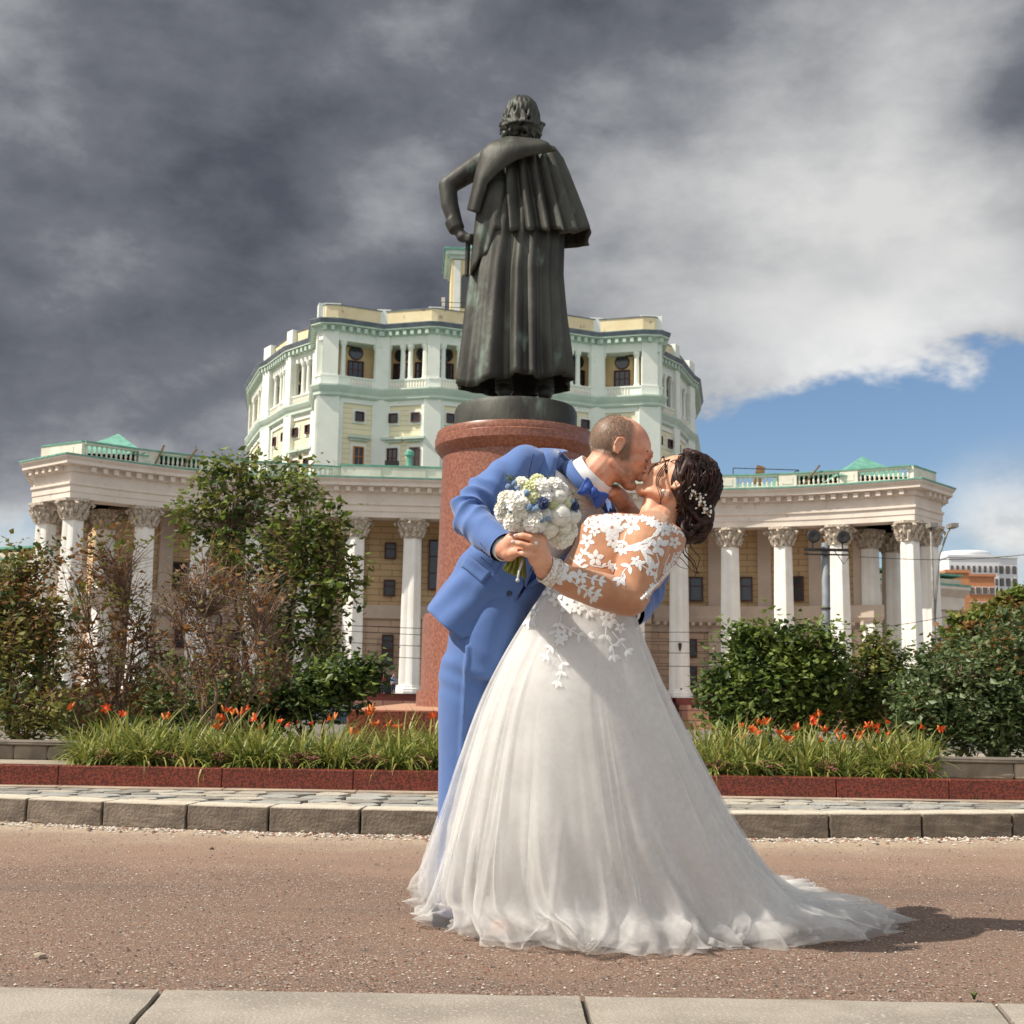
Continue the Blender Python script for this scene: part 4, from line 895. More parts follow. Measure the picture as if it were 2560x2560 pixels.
def shrub(name, label, cat, base, ells, mats, ncl, nleaf, lsize, seed, stems=6, group=None, twigs=0, zbase=.2, bark=None, spread=.13, barefrac=0.0, tips=False):
    """ells: crown lobes (x, y, rx, ry, Y) in photo px; leaves gather in clumps inside them"""
    rnd = random.Random(seed); t = thing(name, label, cat, base, 0, group); b0 = Vector(base); cl = []
    tot = sum(e[2]*e[3] for e in ells)
    for (x, y, rx, ry, Y) in ells:
        c = D(x, y, Y); k = Y/2400; n = max(3, int(ncl*rx*ry/tot))
        for _ in range(n):
            d = Vector([rnd.gauss(0, 1) for _ in range(3)]).normalized()*rnd.uniform(.25, 1.0)**.45*rnd.uniform(.80, 1.08)*(rnd.uniform(1.05, 1.3) if rnd.random() < .08 else 1)
            cl.append(c+Vector((d.x*rx*k, d.y*rx*k*.8, d.z*ry*k)))
    cl = [p for p in cl if p.z > b0.z+.06]
    ztop_ = max(p.z for p in cl)-b0.z; tr = MB(); stemp = []
    for s in range(stems):
        tgt = cl[rnd.randrange(len(cl))]; top = b0+(tgt-b0)*rnd.uniform(.7, .95); pts = []
        a = b0+Vector((rnd.uniform(-spread, spread), rnd.uniform(-spread, spread), -.02))
        for j in range(8): f = j/7; p = a.lerp(top, f); p.z = a.z+(top.z-a.z)*f**.85; p += Vector((rnd.uniform(-1, 1), rnd.uniform(-1, 1), 0))*.035*math.sin(math.pi*f)*(top-a).length; pts.append(p-b0)
        r0 = .012+.012*(top-a).length; tr.tube(pts, [r0*(1-.8*j/7) for j in range(8)], 6); stemp += pts[1:]
    sp = np.array([tuple(p) for p in stemp]); lf = MB(); tw = MB()
    for ci, c in enumerate(cl):
        cc = c-b0; i = int(np.argmin(((sp-np.array(tuple(cc)))**2).sum(1)+.6*np.maximum(0, sp[:, 2]-cc.z)**2)); s0 = Vector(sp[i]); mid = s0.lerp(cc, .55)+Vector((rnd.uniform(-.04, .04), rnd.uniform(-.04, .04), rnd.uniform(0, .06)))
        tw.tube([s0, mid, cc], [.006, .004, .002], 3, cap=False)
        for _ in range(twigs):
            d = Vector((rnd.gauss(0, .6), rnd.gauss(0, .6), abs(rnd.gauss(.6, .5)))).normalized()*rnd.uniform(.12, .42); tw.tube([mid, mid+d*.5+Vector((rnd.uniform(-.03, .03), 0, .02)), mid+d], [.0035, .0026, .0012], 3, cap=False)
        if rnd.random() < barefrac: continue
        mi = rnd.choices(range(len(mats)), [w_ for _, w_ in mats])[0]
        if mats[mi][0] == 'rust' and tips and rnd.random() > (cc.z/ztop_)**3*1.6: mi = 0
        r = rnd.uniform(.06, .15)
        for _ in range(nleaf):
            d = Vector([rnd.gauss(0, .5) for _ in range(3)])*r*1.3; p = cc+d; L = lsize*rnd.choice((.5, .7, .9, 1.0, 1.3))
            ax = Vector((rnd.gauss(0, 1), rnd.gauss(0, 1), rnd.gauss(-.2, .6))).normalized(); sd_ = ax.cross(Vector((rnd.gauss(0, .5), rnd.gauss(0, .5), 1))).normalized()*L*.32; nn = ax.cross(sd_).normalized()*L*.10
            lf.add([p, p+ax*L*.45+sd_+nn, p+ax*L, p+ax*L*.45-sd_+nn], [(0, 1, 2), (0, 2, 3)], mi)
    link('trunk', tr.mesh('trunk', bark or M_bark, True), None, t); o = link('branches', tw.mesh('branches', M_twig), None, t); tag(o, kind='stuff')
    me = bpy.data.meshes.new('crown'); me.from_pydata(lf.v, [], lf.f)
    for m, _ in mats: me.materials.append(LM[m])
    me.polygons.foreach_set('material_index', lf.m); me.update(); o = link('crown', me, None, t); tag(o, kind='stuff')
    return t
def gb(x, Y, z=.15): p = D(x, 1300, Y); return (p.x, Y, z)
# left group
shrub('leafy_tree', 'tall bushy green tree beside the pedestal, in front of the left colonnade', 'tree', gb(500, 11.5), [(505, 1040, 130, 95, 11.5), (430, 930, 60, 60, 11.4), (410, 880, 24, 30, 11.4), (480, 900, 40, 46, 11.6), (545, 920, 60, 50, 11.5), (600, 985, 60, 50, 11.3), (370, 975, 44, 50, 11.4), (605, 1080, 70, 80, 11.3), (660, 1075, 26, 26, 11.2), (560, 1170, 100, 60, 11.5), (660, 1120, 28, 20, 11.2), (600, 1230, 40, 50, 11.3)],
      [('green', 5), ('dark', 4), ('olive', 3)], 400, 17, .075, 1, stems=10)
shrub('low_green_shrub', 'low dark green shrub spreading between the tall tree and the pedestal block', 'shrub', gb(600, 10.8), [(640, 1285, 60, 34, 10.8), (560, 1310, 90, 40, 10.8), (690, 1270, 34, 24, 10.7), (450, 1330, 70, 36, 10.9)], [('green', 3), ('dark', 6)], 260, 26, .07, 2, stems=6)
shrub('rust_shrub', 'half-bare shrub with rust-brown leaves in front of the corner columns', 'shrub', gb(205, 10.2), [(200, 1180, 90, 130, 10.2), (170, 1060, 60, 60, 10.2), (230, 1040, 50, 60, 10.2), (255, 1250, 70, 90, 10.2), (130, 1280, 60, 80, 10.2), (190, 1330, 110, 50, 10.0)], [('rust', 7), ('olive', 5), ('green', 1)], 230, 14, .055, 3, stems=11, twigs=2, barefrac=.2, bark=M_twig)
shrub('bare_twig_shrub', 'brown twiggy shrub almost without leaves in front of the tall green tree', 'shrub', gb(415, 10.0), [(420, 1190, 110, 120, 10.0), (350, 1130, 60, 70, 10.0), (500, 1110, 60, 60, 9.9), (470, 1260, 100, 70, 9.9), (400, 1080, 60, 50, 10), (340, 1290, 60, 60, 9.9)], [('rust', 5), ('olive', 3)], 230, 10, .05, 4, stems=13, twigs=3, barefrac=.4, bark=M_twig)
shrub('olive_shrub', 'olive-green shrub behind the low stone border, left of the rust-brown one', 'shrub', gb(40, 9.4), [(30, 1260, 80, 110, 9.4), (60, 1340, 70, 60, 9.2), (20, 1130, 60, 90, 9.6), (-40, 1240, 80, 140, 9.6), (90, 1160, 40, 60, 9.5), (70, 1060, 40, 40, 9.7)], [('olive', 5), ('dark', 3), ('rust', 4)], 420, 22, .055, 5, stems=7, twigs=1, tips=True)
shrub('dark_undergrowth', 'dense dark undergrowth beneath the rust-brown and twiggy shrubs', 'shrub', gb(300, 11), [(160, 1360, 70, 40, 10.6), (260, 1350, 90, 50, 11), (400, 1345, 110, 50, 11), (330, 1300, 90, 60, 11.4)], [('dark', 6), ('green', 2), ('rust', 1)], 260, 22, .06, 6, stems=6)
# right group
shrub('ash_shrub', 'bushy bright green shrub with feathery shoots in front of the right colonnade', 'shrub', gb(1470, 10.5), [(1460, 1300, 110, 75, 10.5), (1420, 1230, 50, 44, 10.5), (1475, 1225, 46, 44, 10.4), (1545, 1240, 50, 50, 10.5), (1530, 1310, 70, 70, 10.5), (1390, 1300, 50, 50, 10.4), (1345, 1305, 26, 24, 10.3), (1440, 1200, 14, 24, 10.4), (1500, 1205, 14, 20, 10.4), (1560, 1200, 14, 24, 10.4), (1395, 1200, 14, 20, 10.4), (1370, 1350, 40, 30, 10.2)], [('green', 6), ('dark', 3)], 600, 24, .065, 7, stems=8)
shrub('slender_shrub', 'slender olive shrub with upright shoots between the bright green and the large dark shrub', 'shrub', gb(1650, 10.8), [(1650, 1290, 56, 60, 10.8), (1648, 1225, 18, 40, 10.8), (1690, 1245, 16, 30, 10.8), (1620, 1340, 60, 44, 10.8), (1680, 1340, 60, 44, 10.7)], [('olive', 4), ('green', 3), ('dark', 3)], 260, 22, .06, 8, stems=7)
shrub('large_dark_shrub', 'large dense dark shrub with reddish tips behind the stained stone border', 'shrub', gb(1880, 9.6), [(1850, 1330, 110, 90, 9.4), (1760, 1350, 60, 60, 9.4), (1795, 1270, 72, 58, 9.8), (1905, 1225, 80, 68, 9.9), (1930, 1300, 90, 110, 9.5), (1730, 1290, 40, 44, 9.8), (1995, 1215, 70, 95, 9.8)], [('grey', 6), ('dark', 4), ('rust', 2)], 860, 26, .055, 9, stems=9, tips=True)
shrub('far_tree', 'olive autumn-tinged tree far behind the large dark shrub, below the brick building', 'tree', (*gb(1880, 34)[:2], -.4), [(1880, 1160, 50, 26, 34), (1925, 1140, 46, 32, 34), (1825, 1180, 40, 24, 34), (1970, 1150, 60, 50, 34), (1860, 1225, 100, 50, 34)], [('olive', 5), ('rust', 1), ('green', 5)], 420, 34, .20, 10, stems=5)
shrub('far_tree', 'green tree far behind the olive shrub beside the rear wing', 'tree', (*gb(-10, 40)[:2], -.6), [(0, 1110, 60, 50, 40), (-40, 1130, 70, 80, 40), (40, 1180, 60, 60, 40)], [('green', 3), ('olive', 4)], 220, 34, .22, 11, stems=5)
# ================================================================ daylily bed
M_bl = [mat('blade_light', rgb(164, 164, 84), rgb(130, 138, 62), scale=5, rough=.5, trans=.3), mat('blade_mid', rgb(112, 126, 56), rgb(84, 100, 42), scale=5, rough=.5, trans=.3), mat('blade_dry', rgb(176, 160, 100), rgb(150, 130, 76), scale=5, rough=.7, trans=.2)]
M_lily = mat('lily_orange', rgb(232, 96, 36), rgb(214, 62, 24), scale=30, rough=.5, trans=.3); M_bud = mat('lily_bud', rgb(214, 130, 60), rgb(190, 100, 50), scale=20, rough=.6); M_stk = mat('lily_stalk', rgb(126, 132, 70), rough=.6)
def clumpmesh(seed):
    rnd = random.Random(seed); vs = []; fs = []; ms = []
    for k in range(105):
        a = rnd.uniform(0, 2*math.pi); L = rnd.uniform(.28, .52); lean = rnd.uniform(.25, 1.45); w0 = rnd.uniform(.006, .011); d = Vector((math.cos(a), math.sin(a), 0)); s = Vector((-d.y, d.x, 0)); p = Vector((rnd.gauss(0, .05), rnd.gauss(0, .05), 0)); th_ = R(90)-lean*.45; k0 = len(vs); bend = lean*rnd.uniform(.30, .44)
        tw_ = rnd.uniform(-.5, .5)
        for j in range(7):
            f = j/6; ww = w0*(1-f**2.2)+.0005; sv = (s*math.cos(tw_*f)+Vector((0, 0, 1))*math.sin(tw_*f))*ww; vs += [tuple(p-sv), tuple(p+sv)]
            p = p+(d*math.cos(th_)+Vector((0, 0, 1))*math.sin(th_))*L/6; th_ -= bend
        fs += [(k0+2*j, k0+2*j+1, k0+2*j+3, k0+2*j+2) for j in range(6)]; ms += [rnd.choices((0, 1, 2), (6, 7, 1))[0]]*6
    me = bpy.data.meshes.new('foliage'); me.from_pydata(vs, [], fs)
    for m in M_bl: me.materials.append(m)
    me.polygons.foreach_set('material_index', ms); me.polygons.foreach_set('use_smooth', [True]*len(fs)); me.update(); return me
CL = [clumpmesh(100+i) for i in range(7)]
def lilymesh(seed):
    rnd = random.Random(seed); mb = MB()
    for k in range(6):
        a = k*math.pi/3+rnd.uniform(-.1, .1); d = Vector((math.cos(a), math.sin(a), 0)); s = Vector((-d.y, d.x, 0)); vs = []
        for f, r, z, w_ in ((0, .004, 0, .004), (.4, .016, .030, .011), (.75, .036, .046, .012), (1, .054, .040, .002)): vs += [d*r-s*w_+Vector((0, 0, z)), d*r+s*w_+Vector((0, 0, z))]
        mb.add(vs, [(0, 1, 3, 2), (2, 3, 5, 4), (4, 5, 7, 6)])
    return mb.mesh('flower', M_lily, True)
LL = [lilymesh(i) for i in range(3)]
bud = MB().lathe([(.002, 0), (.007, .02), (.008, .04), (.003, .062)], 7).mesh('bud', M_bud, True)
rnd = random.Random(77)
def lily(x, Y, sc_, nfl, lab, grp, fh=None):
    X_ = D(x, 1300, Y).x; t = thing('daylily', lab, 'flower plant', (X_, Y, .2), 0, grp)
    o = link('foliage', CL[rnd.randrange(7)], None, t, rot=(0, 0, rnd.uniform(0, 6.28)), scale=(sc_*1.1, sc_*1.1, sc_)); tag(o, kind='stuff')
    for k in range(nfl):
        a = rnd.uniform(0, 6.28); h = rnd.uniform(.22, .40); top = Vector((math.cos(a)*.12, math.sin(a)*.12, h)); mb = MB(); mb.tube([(0, 0, 0), tuple(top*.55+Vector((0, 0, .04))), tuple(top)], .0028, 5)
        sk_ = mb.build('flower_stalk', M_stk, t, True)
        link('flower', LL[rnd.randrange(3)], None, sk_, loc=top, rot=(rnd.uniform(-.9, .9)+.5, rnd.uniform(-.9, .9), rnd.uniform(0, 6)), scale=(rnd.uniform(.52, .74),)*3)
        for b_ in range(rnd.choice((0, 1, 2))): link('bud', bud, None, sk_, loc=top+Vector((rnd.uniform(-.02, .02), rnd.uniform(-.02, .02), -.01)), rot=(rnd.uniform(-.7, .7), rnd.uniform(-.7, .7), 0))
def lilab(nf, r_, who):
    return ('daylily clump with %s, %s before %s' % (('no bloom', 'one orange-red bloom', 'two orange-red blooms')[nf], ('by the red curb', 'amid the bed', 'at the bed\'s back')[r_], who))
for x in range(160, 840, 50):     # left half
    for r_, Y in ((0, 8.08), (1, 8.42), (2, 8.78)):
        xx = x+rnd.uniform(-16, 16)+(20 if r_ == 1 else 0)
        nf = 0 if r_ == 0 else (rnd.choice((0, 1, 2, 2)) if xx > 380 else rnd.choice((0, 0, 1)))
        lily(xx, Y+rnd.uniform(-.06, .06), rnd.uniform(.66, .98)*(.80 if r_ == 0 else 1), nf, lilab(nf, r_, 'the brown shrubs'), 'daylilies of the bed by the brown shrubs')
for x in range(860, 1300, 60):    # behind the couple
    for Y in (8.15, 8.6): lily(x+rnd.uniform(-14, 14), Y, rnd.uniform(.6, .8), 0, 'daylily clump behind the bride and groom, '+('close to the red curb' if Y < 8.4 else 'close to the pedestal block'), 'daylilies behind the couple')
for x in range(1325, 1760, 46):
    for r_, Y in ((0, 8.08), (1, 8.42), (2, 8.76)):
        xx = x+rnd.uniform(-14, 14)+(16 if r_ == 1 else 0)
        if xx > 1775: continue
        nf = 0 if r_ == 0 else (rnd.choice((1, 1, 2, 2)) if 1380 < xx < 1680 else rnd.choice((0, 0, 1)))
        lily(xx, Y+rnd.uniform(-.06, .06), rnd.uniform(.66, .98)*(.80 if r_ == 0 else 1), nf, lilab(nf, r_, 'the bright green shrub'), 'daylilies of the bed by the bright green shrub')
# small pinkish stonecrops at the front edge of the bed and weeds in the joints
M_sed = mat('stonecrop_head', rgb(150, 100, 84), rgb(118, 82, 66), scale=30, rough=.8); M_sl = mat('stonecrop_leaf', rgb(124, 112, 72), rgb(98, 92, 56), scale=10, rough=.6)
def sedum():
    mb = MB(); md = MB()
    for k in range(9):
        a = rnd.uniform(0, 6.28); r = rnd.uniform(0, .05); top = Vector((math.cos(a)*r*1.6, math.sin(a)*r*1.6, rnd.uniform(.06, .11))); mb.tube([(math.cos(a)*r*.4, math.sin(a)*r*.4, 0), tuple(top)], .003, 4)
        for j in range(6): p = top*rnd.uniform(.3, .95); d = Vector((rnd.uniform(-1, 1), rnd.uniform(-1, 1), .4)).normalized()*.03; s = d.cross(Vector((0, 0, 1))).normalized()*.009; mb.add([p, p+d*.5+s, p+d, p+d*.5-s], [(0, 1, 2, 3)])
        for j in range(7): blob3(md, top+Vector((rnd.uniform(-.014, .014), rnd.uniform(-.014, .014), rnd.uniform(0, .012))), (.007, .007, .006), 5, 4)
    return mb.mesh('stems', M_sl), md.mesh('flower_head', M_sed)
SD = [sedum() for _ in range(3)]
for x in (200, 320, 420, 560, 590, 690, 720, 800, 1350, 1450, 1560, 1690, 1745):
    sd2 = SD[rnd.randrange(3)]; p = D(x, 1300, 7.98); t = thing('stonecrop', 'small pinkish-brown stonecrop at the front edge of the flower bed', 'plant', (p.x, 8.0, .205), rnd.uniform(0, 6), 'stonecrops along the red curb'); o1 = link('stems', sd2[0], None, t); tag(o1, kind='stuff'); o2 = link('flower_head', sd2[1], None, t); tag(o2, kind='stuff')
def weed(x, y, z, h, lab, n=9, rustw=False):
    g = G(x/.7547, y/.7547, z); mb = MB()
    for k in range(n):
        a = rnd.uniform(0, 6.28); d = Vector((math.cos(a), math.sin(a), 0)); s = Vector((-d.y, d.x, 0))*.003; L = h*rnd.uniform(.5, 1); mb.add([g-s, g+s, g+d*L*.3+s+Vector((0, 0, L*.7)), g+d*L*.3-s+Vector((0, 0, L*.7)), g+d*L*.7+Vector((0, 0, L*.85))], [(0, 1, 2, 3), (3, 2, 4)])
    tag(mb.build('weed', M_bl[1]), lab, 'weed')
weed(38, 1482, .105, .07, 'weed tuft at the foot of the red curb before the low stone border'); weed(730, 1492, .105, .10, 'leafy weed at the foot of the red curb beside the groom'); weed(790, 1494, .105, .06, 'small weed on the pale footing close to the groom')
weed(1555, 1500, .105, .10, 'thin weed on the footing of the red curb below the bright green shrub', 5); weed(1840, 1515, .105, .06, 'tiny weed at the foot of the red curb below the large dark shrub'); weed(1838, 1886, .004, .028, 'low weed in the joint where the gravel meets the paving slabs', 12)
# ================================================================ the couple
from mathutils.bvhtree import BVHTree
def Z(zx, zy, Y=3.95): return P(1040+zx/2.415, 1000+zy/2.415, Y)
def B(zx, zy, Y=3.58): return P(1200+zx/6.0375, 1160+zy/6.0375, Y)
def skinmat(name, c, c2, beard=None, hair=None):
    m = bpy.data.materials.new(name); m.use_nodes = True; q = NT(m.node_tree); bs = q.N['Principled BSDF']; tc = q.add('ShaderNodeTexCoord').outputs['Object']
    col = q.mix(q.smooth(q.noise(tc, 22, 4), .35, .7), c, c2)
    if beard:
        at = q.add('ShaderNodeAttribute', attribute_name='tint'); sp = q.add('ShaderNodeSeparateColor'); q.L.new(at.outputs['Color'], sp.inputs[0])
        nz = q.noise(tc, 320, 3); nz2 = q.noise(tc, 60, 3)
        col = q.mix(q.math('MULTIPLY', sp.outputs[0], q.smooth(nz2, .2, .8, .35, .8)), col, beard)
        col = q.mix(q.math('MULTIPLY', sp.outputs[1], q.smooth(nz, .3, .62, .45, 1)), col, q.mix(q.smooth(nz, .45, .75), hair, rgb(150, 136, 120)))
    q.L.new(col, bs.inputs['Base Color']); bs.inputs['Roughness'].default_value = .48; bs.inputs['Subsurface Weight'].default_value = .25
    bs.inputs['Subsurface Radius'].default_value = (.012, .004, .002); bs.inputs['Subsurface Scale'].default_value = .6
    bn = q.add('ShaderNodeBump'); q.L.new(q.noise(tc, 260, 3), bn.inputs['Height']); bn.inputs['Strength'].default_value = .12; bn.inputs['Distance'].default_value = .002; q.L.new(bn.outputs[0], bs.inputs['Normal'])
    return m
def clothmat(name, c, c2, scale=1200, rough=.8, sheen=.3, bump=.25):
    m = bpy.data.materials.new(name); m.use_nodes = True; q = NT(m.node_tree); bs = q.N['Principled BSDF']; tc = q.add('ShaderNodeTexCoord').outputs['Object']
    mp = q.add('ShaderNodeMapping'); q.L.new(tc, mp.inputs[0]); mp.inputs['Rotation'].default_value = (0, R(40), 0)
    wv = q.add('ShaderNodeTexWave'); q.L.new(mp.outputs[0], wv.inputs[0]); wv.inputs['Scale'].default_value = scale/10; wv.inputs['Distortion'].default_value = 1.2; wv.inputs['Detail'].default_value = 2
    nz = q.noise(tc, 420, 3)
    col = q.mix(q.math('MULTIPLY_ADD', wv.outputs['Fac'], .5, q.math('MULTIPLY', nz, .5)), c, c2); col = q.mix(q.smooth(q.noise(tc, 7, 4), .3, .7, 0, .18), col, c2)
    q.L.new(col, bs.inputs['Base Color']); bs.inputs['Roughness'].default_value = rough; bs.inputs['Sheen Weight'].default_value = sheen; bs.inputs['Specular IOR Level'].default_value = .25
    bn = q.add('ShaderNodeBump'); q.L.new(nz, bn.inputs['Height']); bn.inputs['Strength'].default_value = bump; bn.inputs['Distance'].default_value = .002
    b2 = q.add('ShaderNodeBump'); q.L.new(q.noise(tc, 9, 2, .5, .6), b2.inputs['Height']); b2.inputs['Strength'].default_value = .2; b2.inputs['Distance'].default_value = .02; q.L.new(bn.outputs[0], b2.inputs['Normal']); q.L.new(b2.outputs[0], bs.inputs['Normal'])
    return m
M_gskin = skinmat('groom_skin', rgb(222, 166, 138), rgb(206, 140, 113), beard=rgb(128, 96, 78), hair=rgb(104, 86, 70))
M_bskin = skinmat('bride_skin', rgb(228, 176, 146), rgb(214, 156, 125))
M_suit = clothmat('suit_blue', rgb(68, 96, 154), rgb(98, 129, 186))
M_suitd = clothmat('suit_blue_satin', rgb(38, 66, 140), rgb(50, 82, 158), rough=.45, sheen=.1)
M_shirt = mat('shirt_white', rgb(236, 234, 232), rgb(226, 224, 224), scale=14, rough=.7, bump=.15, bscale=9)
M_btn = mat('button_navy', rgb(40, 54, 86), rough=.35)
M_hair = mat('hair_brown', rgb(62, 37, 31), rgb(33, 20, 17), scale=30, rough=.5, spec=.35)
M_brow = mat('brow_hair', rgb(66, 46, 36), rough=.7)
M_shoe = mat('shoe_navy', rgb(30, 40, 60), rough=.35)
def headmb(mb, c, fwd, up, k=1.0, fem=False, lat=None):
    fwd = Vector(fwd).normalized(); up = (Vector(up)-fwd*Vector(up).dot(fwd)).normalized(); la = up.cross(fwd).normalized()
    Mx = Matrix((fwd, la, up)).transposed()*k
    def T(p): return Vector(c)+Mx @ Vector(p)
    rot = Matrix((fwd, la, up)).transposed()
    def bl(p, r, n=16, m=12): blob3(mb, T(p), tuple(q*k for q in r), n, m, rot)
    def li(ps, rs): limb(mb, [T(p) for p in ps], [r*k for r in rs], 10)
    bl((-.018, 0, .024), (.102, .077, .087), 28, 20); bl((.036, 0, .02), (.052, .064, .065), 20, 14)
    bl((.034, 0, -.03), (.056, .058, .07), 20, 14); bl((.022, 0, -.066), (.058, .056 if not fem else .050, .042), 20, 14)
    bl((.070, 0, -.098), (.021, .023 if not fem else .018, .018))
    li([(.080, -.036, .026), (.089, 0, .022), (.080, .036, .026)], [.011, .012, .011] if not fem else [.008]*3)
    li([(.088, 0, .012), (.100, 0, -.008), (.113, 0, -.030)], [.008, .009, .0115] if not fem else [.007, .008, .009])
    for s in (-1, 1):
        bl((.098, s*.011, -.036), (.010, .008, .007)); bl((.058, s*.044, -.018), (.026, .020, .020)); bl((.0745, s*.031, .004), (.0135, .016, .0125))
        bl((-.022, s*.076, -.006), (.015, .007, .025), 14, 10)
        li([(-.010, s*.079, .010), (-.018, s*.085, .022), (-.032, s*.088, .017), (-.035, s*.087, -.004), (-.025, s*.081, -.022), (-.014, s*.078, -.029)], [.003, .004, .0045, .0045, .004, .005])
        li([(-.02, s*.050, -.06), (.03, s*.050, -.082), (.062, s*.022, -.104)], [.018, .014, .012])
    bl((.090, 0, -.056), (.012, .022, .0075)); bl((.088, 0, -.067), (.012, .019, .008))
    return T
# ---------------------------------------------------------------- groom
gx = Vector((.92, 0, -.39)); gu = Vector((.39, 0, .92)); GHC = Z(1250, 308, 3.975)
S_ = Vector((.58, 0, .81)); A_ = Vector((.645, .645, -.4)).normalized(); F_ = A_.cross(S_).normalized()
mb = MB(); TG = headmb(mb, GHC, gx, gu, .94)
limb(mb, [TG((-.03, 0, -.05)), Z(1085, 460, 3.98), Z(985, 590, 4.06)], [.060, .058, .045], 16)
def spine(q_): # q_ in zoom px up the spine
    return Z(350+.58*q_, 1320-.81*q_, 4.06)
for (c, w_, d_) in (((0, 0), 0, 0),): pass
loft(mb, [(spine(-60), A_*.13, F_*.09), (spine(200), A_*.125, F_*.09), (spine(500), A_*.14, F_*.095), (spine(850), A_*.15, F_*.10), (spine(1000), A_*.16, F_*.07)], 20)
SHN, ELN, WRN = Z(735, 420, 3.96), Z(335, 690, 3.80), B(360, 1292, 3.645)
limb(mb, [SHN, ELN], [.038, .032], 12); limb(mb, [ELN, (ELN+WRN)/2, WRN], [.032, .030, .027], 12)
SHF, ELF, WRF = Z(1190, 640, 4.25), Z(1400, 1090, 4.22), Z(1270, 1275, 3.93)
limb(mb, [SHF, ELF], [.045, .038], 12); limb(mb, [ELF, WRF, Z(1215, 1230, 3.86)], [.036, .028, .03], 12)
# near hand: back of the hand over the stems, thumb lying along them
limb(mb, [WRN, B(420, 1290, 3.60), B(500, 1170, 3.585)], [.027, .031, .028], 12); limb(mb, [B(440, 1340, 3.595), B(560, 1210, 3.58)], [.026, .024], 12)
limb(mb, [B(420, 1370, 3.60), B(500, 1345, 3.568), B(580, 1330, 3.555), B(640, 1318, 3.555)], [.017, .0145, .0125, .011], 10)
for k, (x0, y0, x1, y1, x2, y2) in enumerate(((520, 1120, 660, 1060, 760, 1090), (540, 1160, 690, 1120, 790, 1150), (545, 1210, 700, 1190, 790, 1210), (540, 1255, 680, 1250, 760, 1270))):
    limb(mb, [B(x0-40, y0, 3.59), B(x1-40, y1, 3.585), B(x2-60, y2, 3.62), B(x2-120, y2+10, 3.645)], [.0125, .0118, .0108, .0095], 8)
# far hand wrapped round the bride's waist: fingers show beside her elbow
limb(mb, [Z(1215, 1230, 3.86), Z(1180, 1160, 3.80)], [.03, .028], 10)
for k, (x, y) in enumerate(((1128, 1058), (1102, 1078), (1075, 1092), (1060, 1120))): limb(mb, [Z(1190, 1140+14*k, 3.80), Z(1155, 1095+10*k, 3.775), Z(x, y, 3.765)], [.0115, .011, .0095], 8)
# legs
def N(x, y, Y): return P(x, y, Y)
LEG1 = [N(1185, 1560, 4.06), N(1176, 1680, 4.06), N(1168, 1880, 4.07), N(1150, 2060, 4.08), N(1140, 2250, 4.09)]
LEG2 = [N(1260, 1560, 4.15), N(1275, 1680, 4.2), N(1290, 1880, 4.22), N(1300, 2060, 4.24), N(1300, 2225, 4.25)]
for L in (LEG1, LEG2): limb(mb, L, [.075, .07, .052, .048, .036], 14)
me = fuse(mb, .0038, 2, .5, 'person')
co = getco(me); rel = co-np.array(GHC); Fx = rel @ np.array(gx.normalized()); Ux = rel @ np.array(gu.normalized()); Lx = np.abs(rel[:, 1])
hd = (Ux > -.13) & (np.linalg.norm(rel, axis=1) < .2)
sm = lambda x, a, b_: np.clip((x-a)/(b_-a), 0, 1)**2*(3-2*np.clip((x-a)/(b_-a), 0, 1))
beard = sm(-Ux, .035, .065)*sm(Fx, .0, .03)*hd + .8*sm(Lx, .055, .06)*sm(-Ux, -.01, .03)*(1-sm(Fx, .02, .04))*sm(Fx, -.012, .0)*hd
hairl = (.035-.85*(Fx+.02))            # hairline: bald forehead and crown
hairm = sm(Ux, -.055, -.03)*sm(-(Fx-.030+.35*(Ux-.02)), .0, .03)*(1-sm(Ux, .075, .10)*sm(Fx, -.07, -.03))*hd*sm(np.maximum(Ux+.3*Fx+.06, -Fx-.045+.06), .0, .04)
ear = (np.abs(Fx+.022) < .024) & (np.abs(Ux+.004) < .036) & (Lx > .072); hairm[ear] = 0; beard[ear] = 0
co += getno(me)*(hairm*.0035)[:, None]; setco(me, co)
ca = me.color_attributes.new('tint', 'FLOAT_COLOR', 'POINT'); arr = np.zeros((len(co), 4), np.float32); arr[:, 0] = np.clip(beard, 0, 1); arr[:, 1] = np.clip(hairm, 0, 1); arr[:, 3] = 1
ca.data.foreach_set('color', arr.ravel())
groom = link('person', me, M_gskin); tag(groom, 'man in a blue suit and bow tie bending over to kiss the bride', 'person')
for s in (-1, 1): mb = MB(); mb.tube([TG((.074, s*.046, .022)), TG((.085, s*.034, .031)), TG((.094, s*.014, .029))], [.0022, .004, .003], 6); mb.build('eyebrow', M_brow, groom)
for s in (-1, 1): mb = MB(); mb.tube([TG((.078, s*.045, -.006)), TG((.089, s*.033, -.009)), TG((.0885, s*.019, -.007))], [.0012, .002, .0012], 5); mb.build('eyelash', M_brow, groom)
# short hair as a fuzz of fine stubble tubes over the tinted scalp
mb = MB(); rnd = random.Random(2); no = getno(me); idx_ = np.where(hairm > .5)[0]
for i in rnd.sample(list(idx_), min(3500, len(idx_))):
    p = Vector(co[i]); n_ = Vector(no[i]); d = (n_+Vector((-.5, 0, -.45))+Vector([rnd.uniform(-.3, .3) for _ in range(3)])).normalized(); s = d.orthogonal().normalized()*.0006
    L_ = rnd.uniform(.004, .009); mb.add([p-s, p+s, p+d*L_], [(0, 1, 2)])
h_ = mb.build('hair', mat('groom_hair', rgb(92, 76, 62), rgb(150, 132, 112), scale=180, rough=.4), groom); tag(h_, kind='stuff')
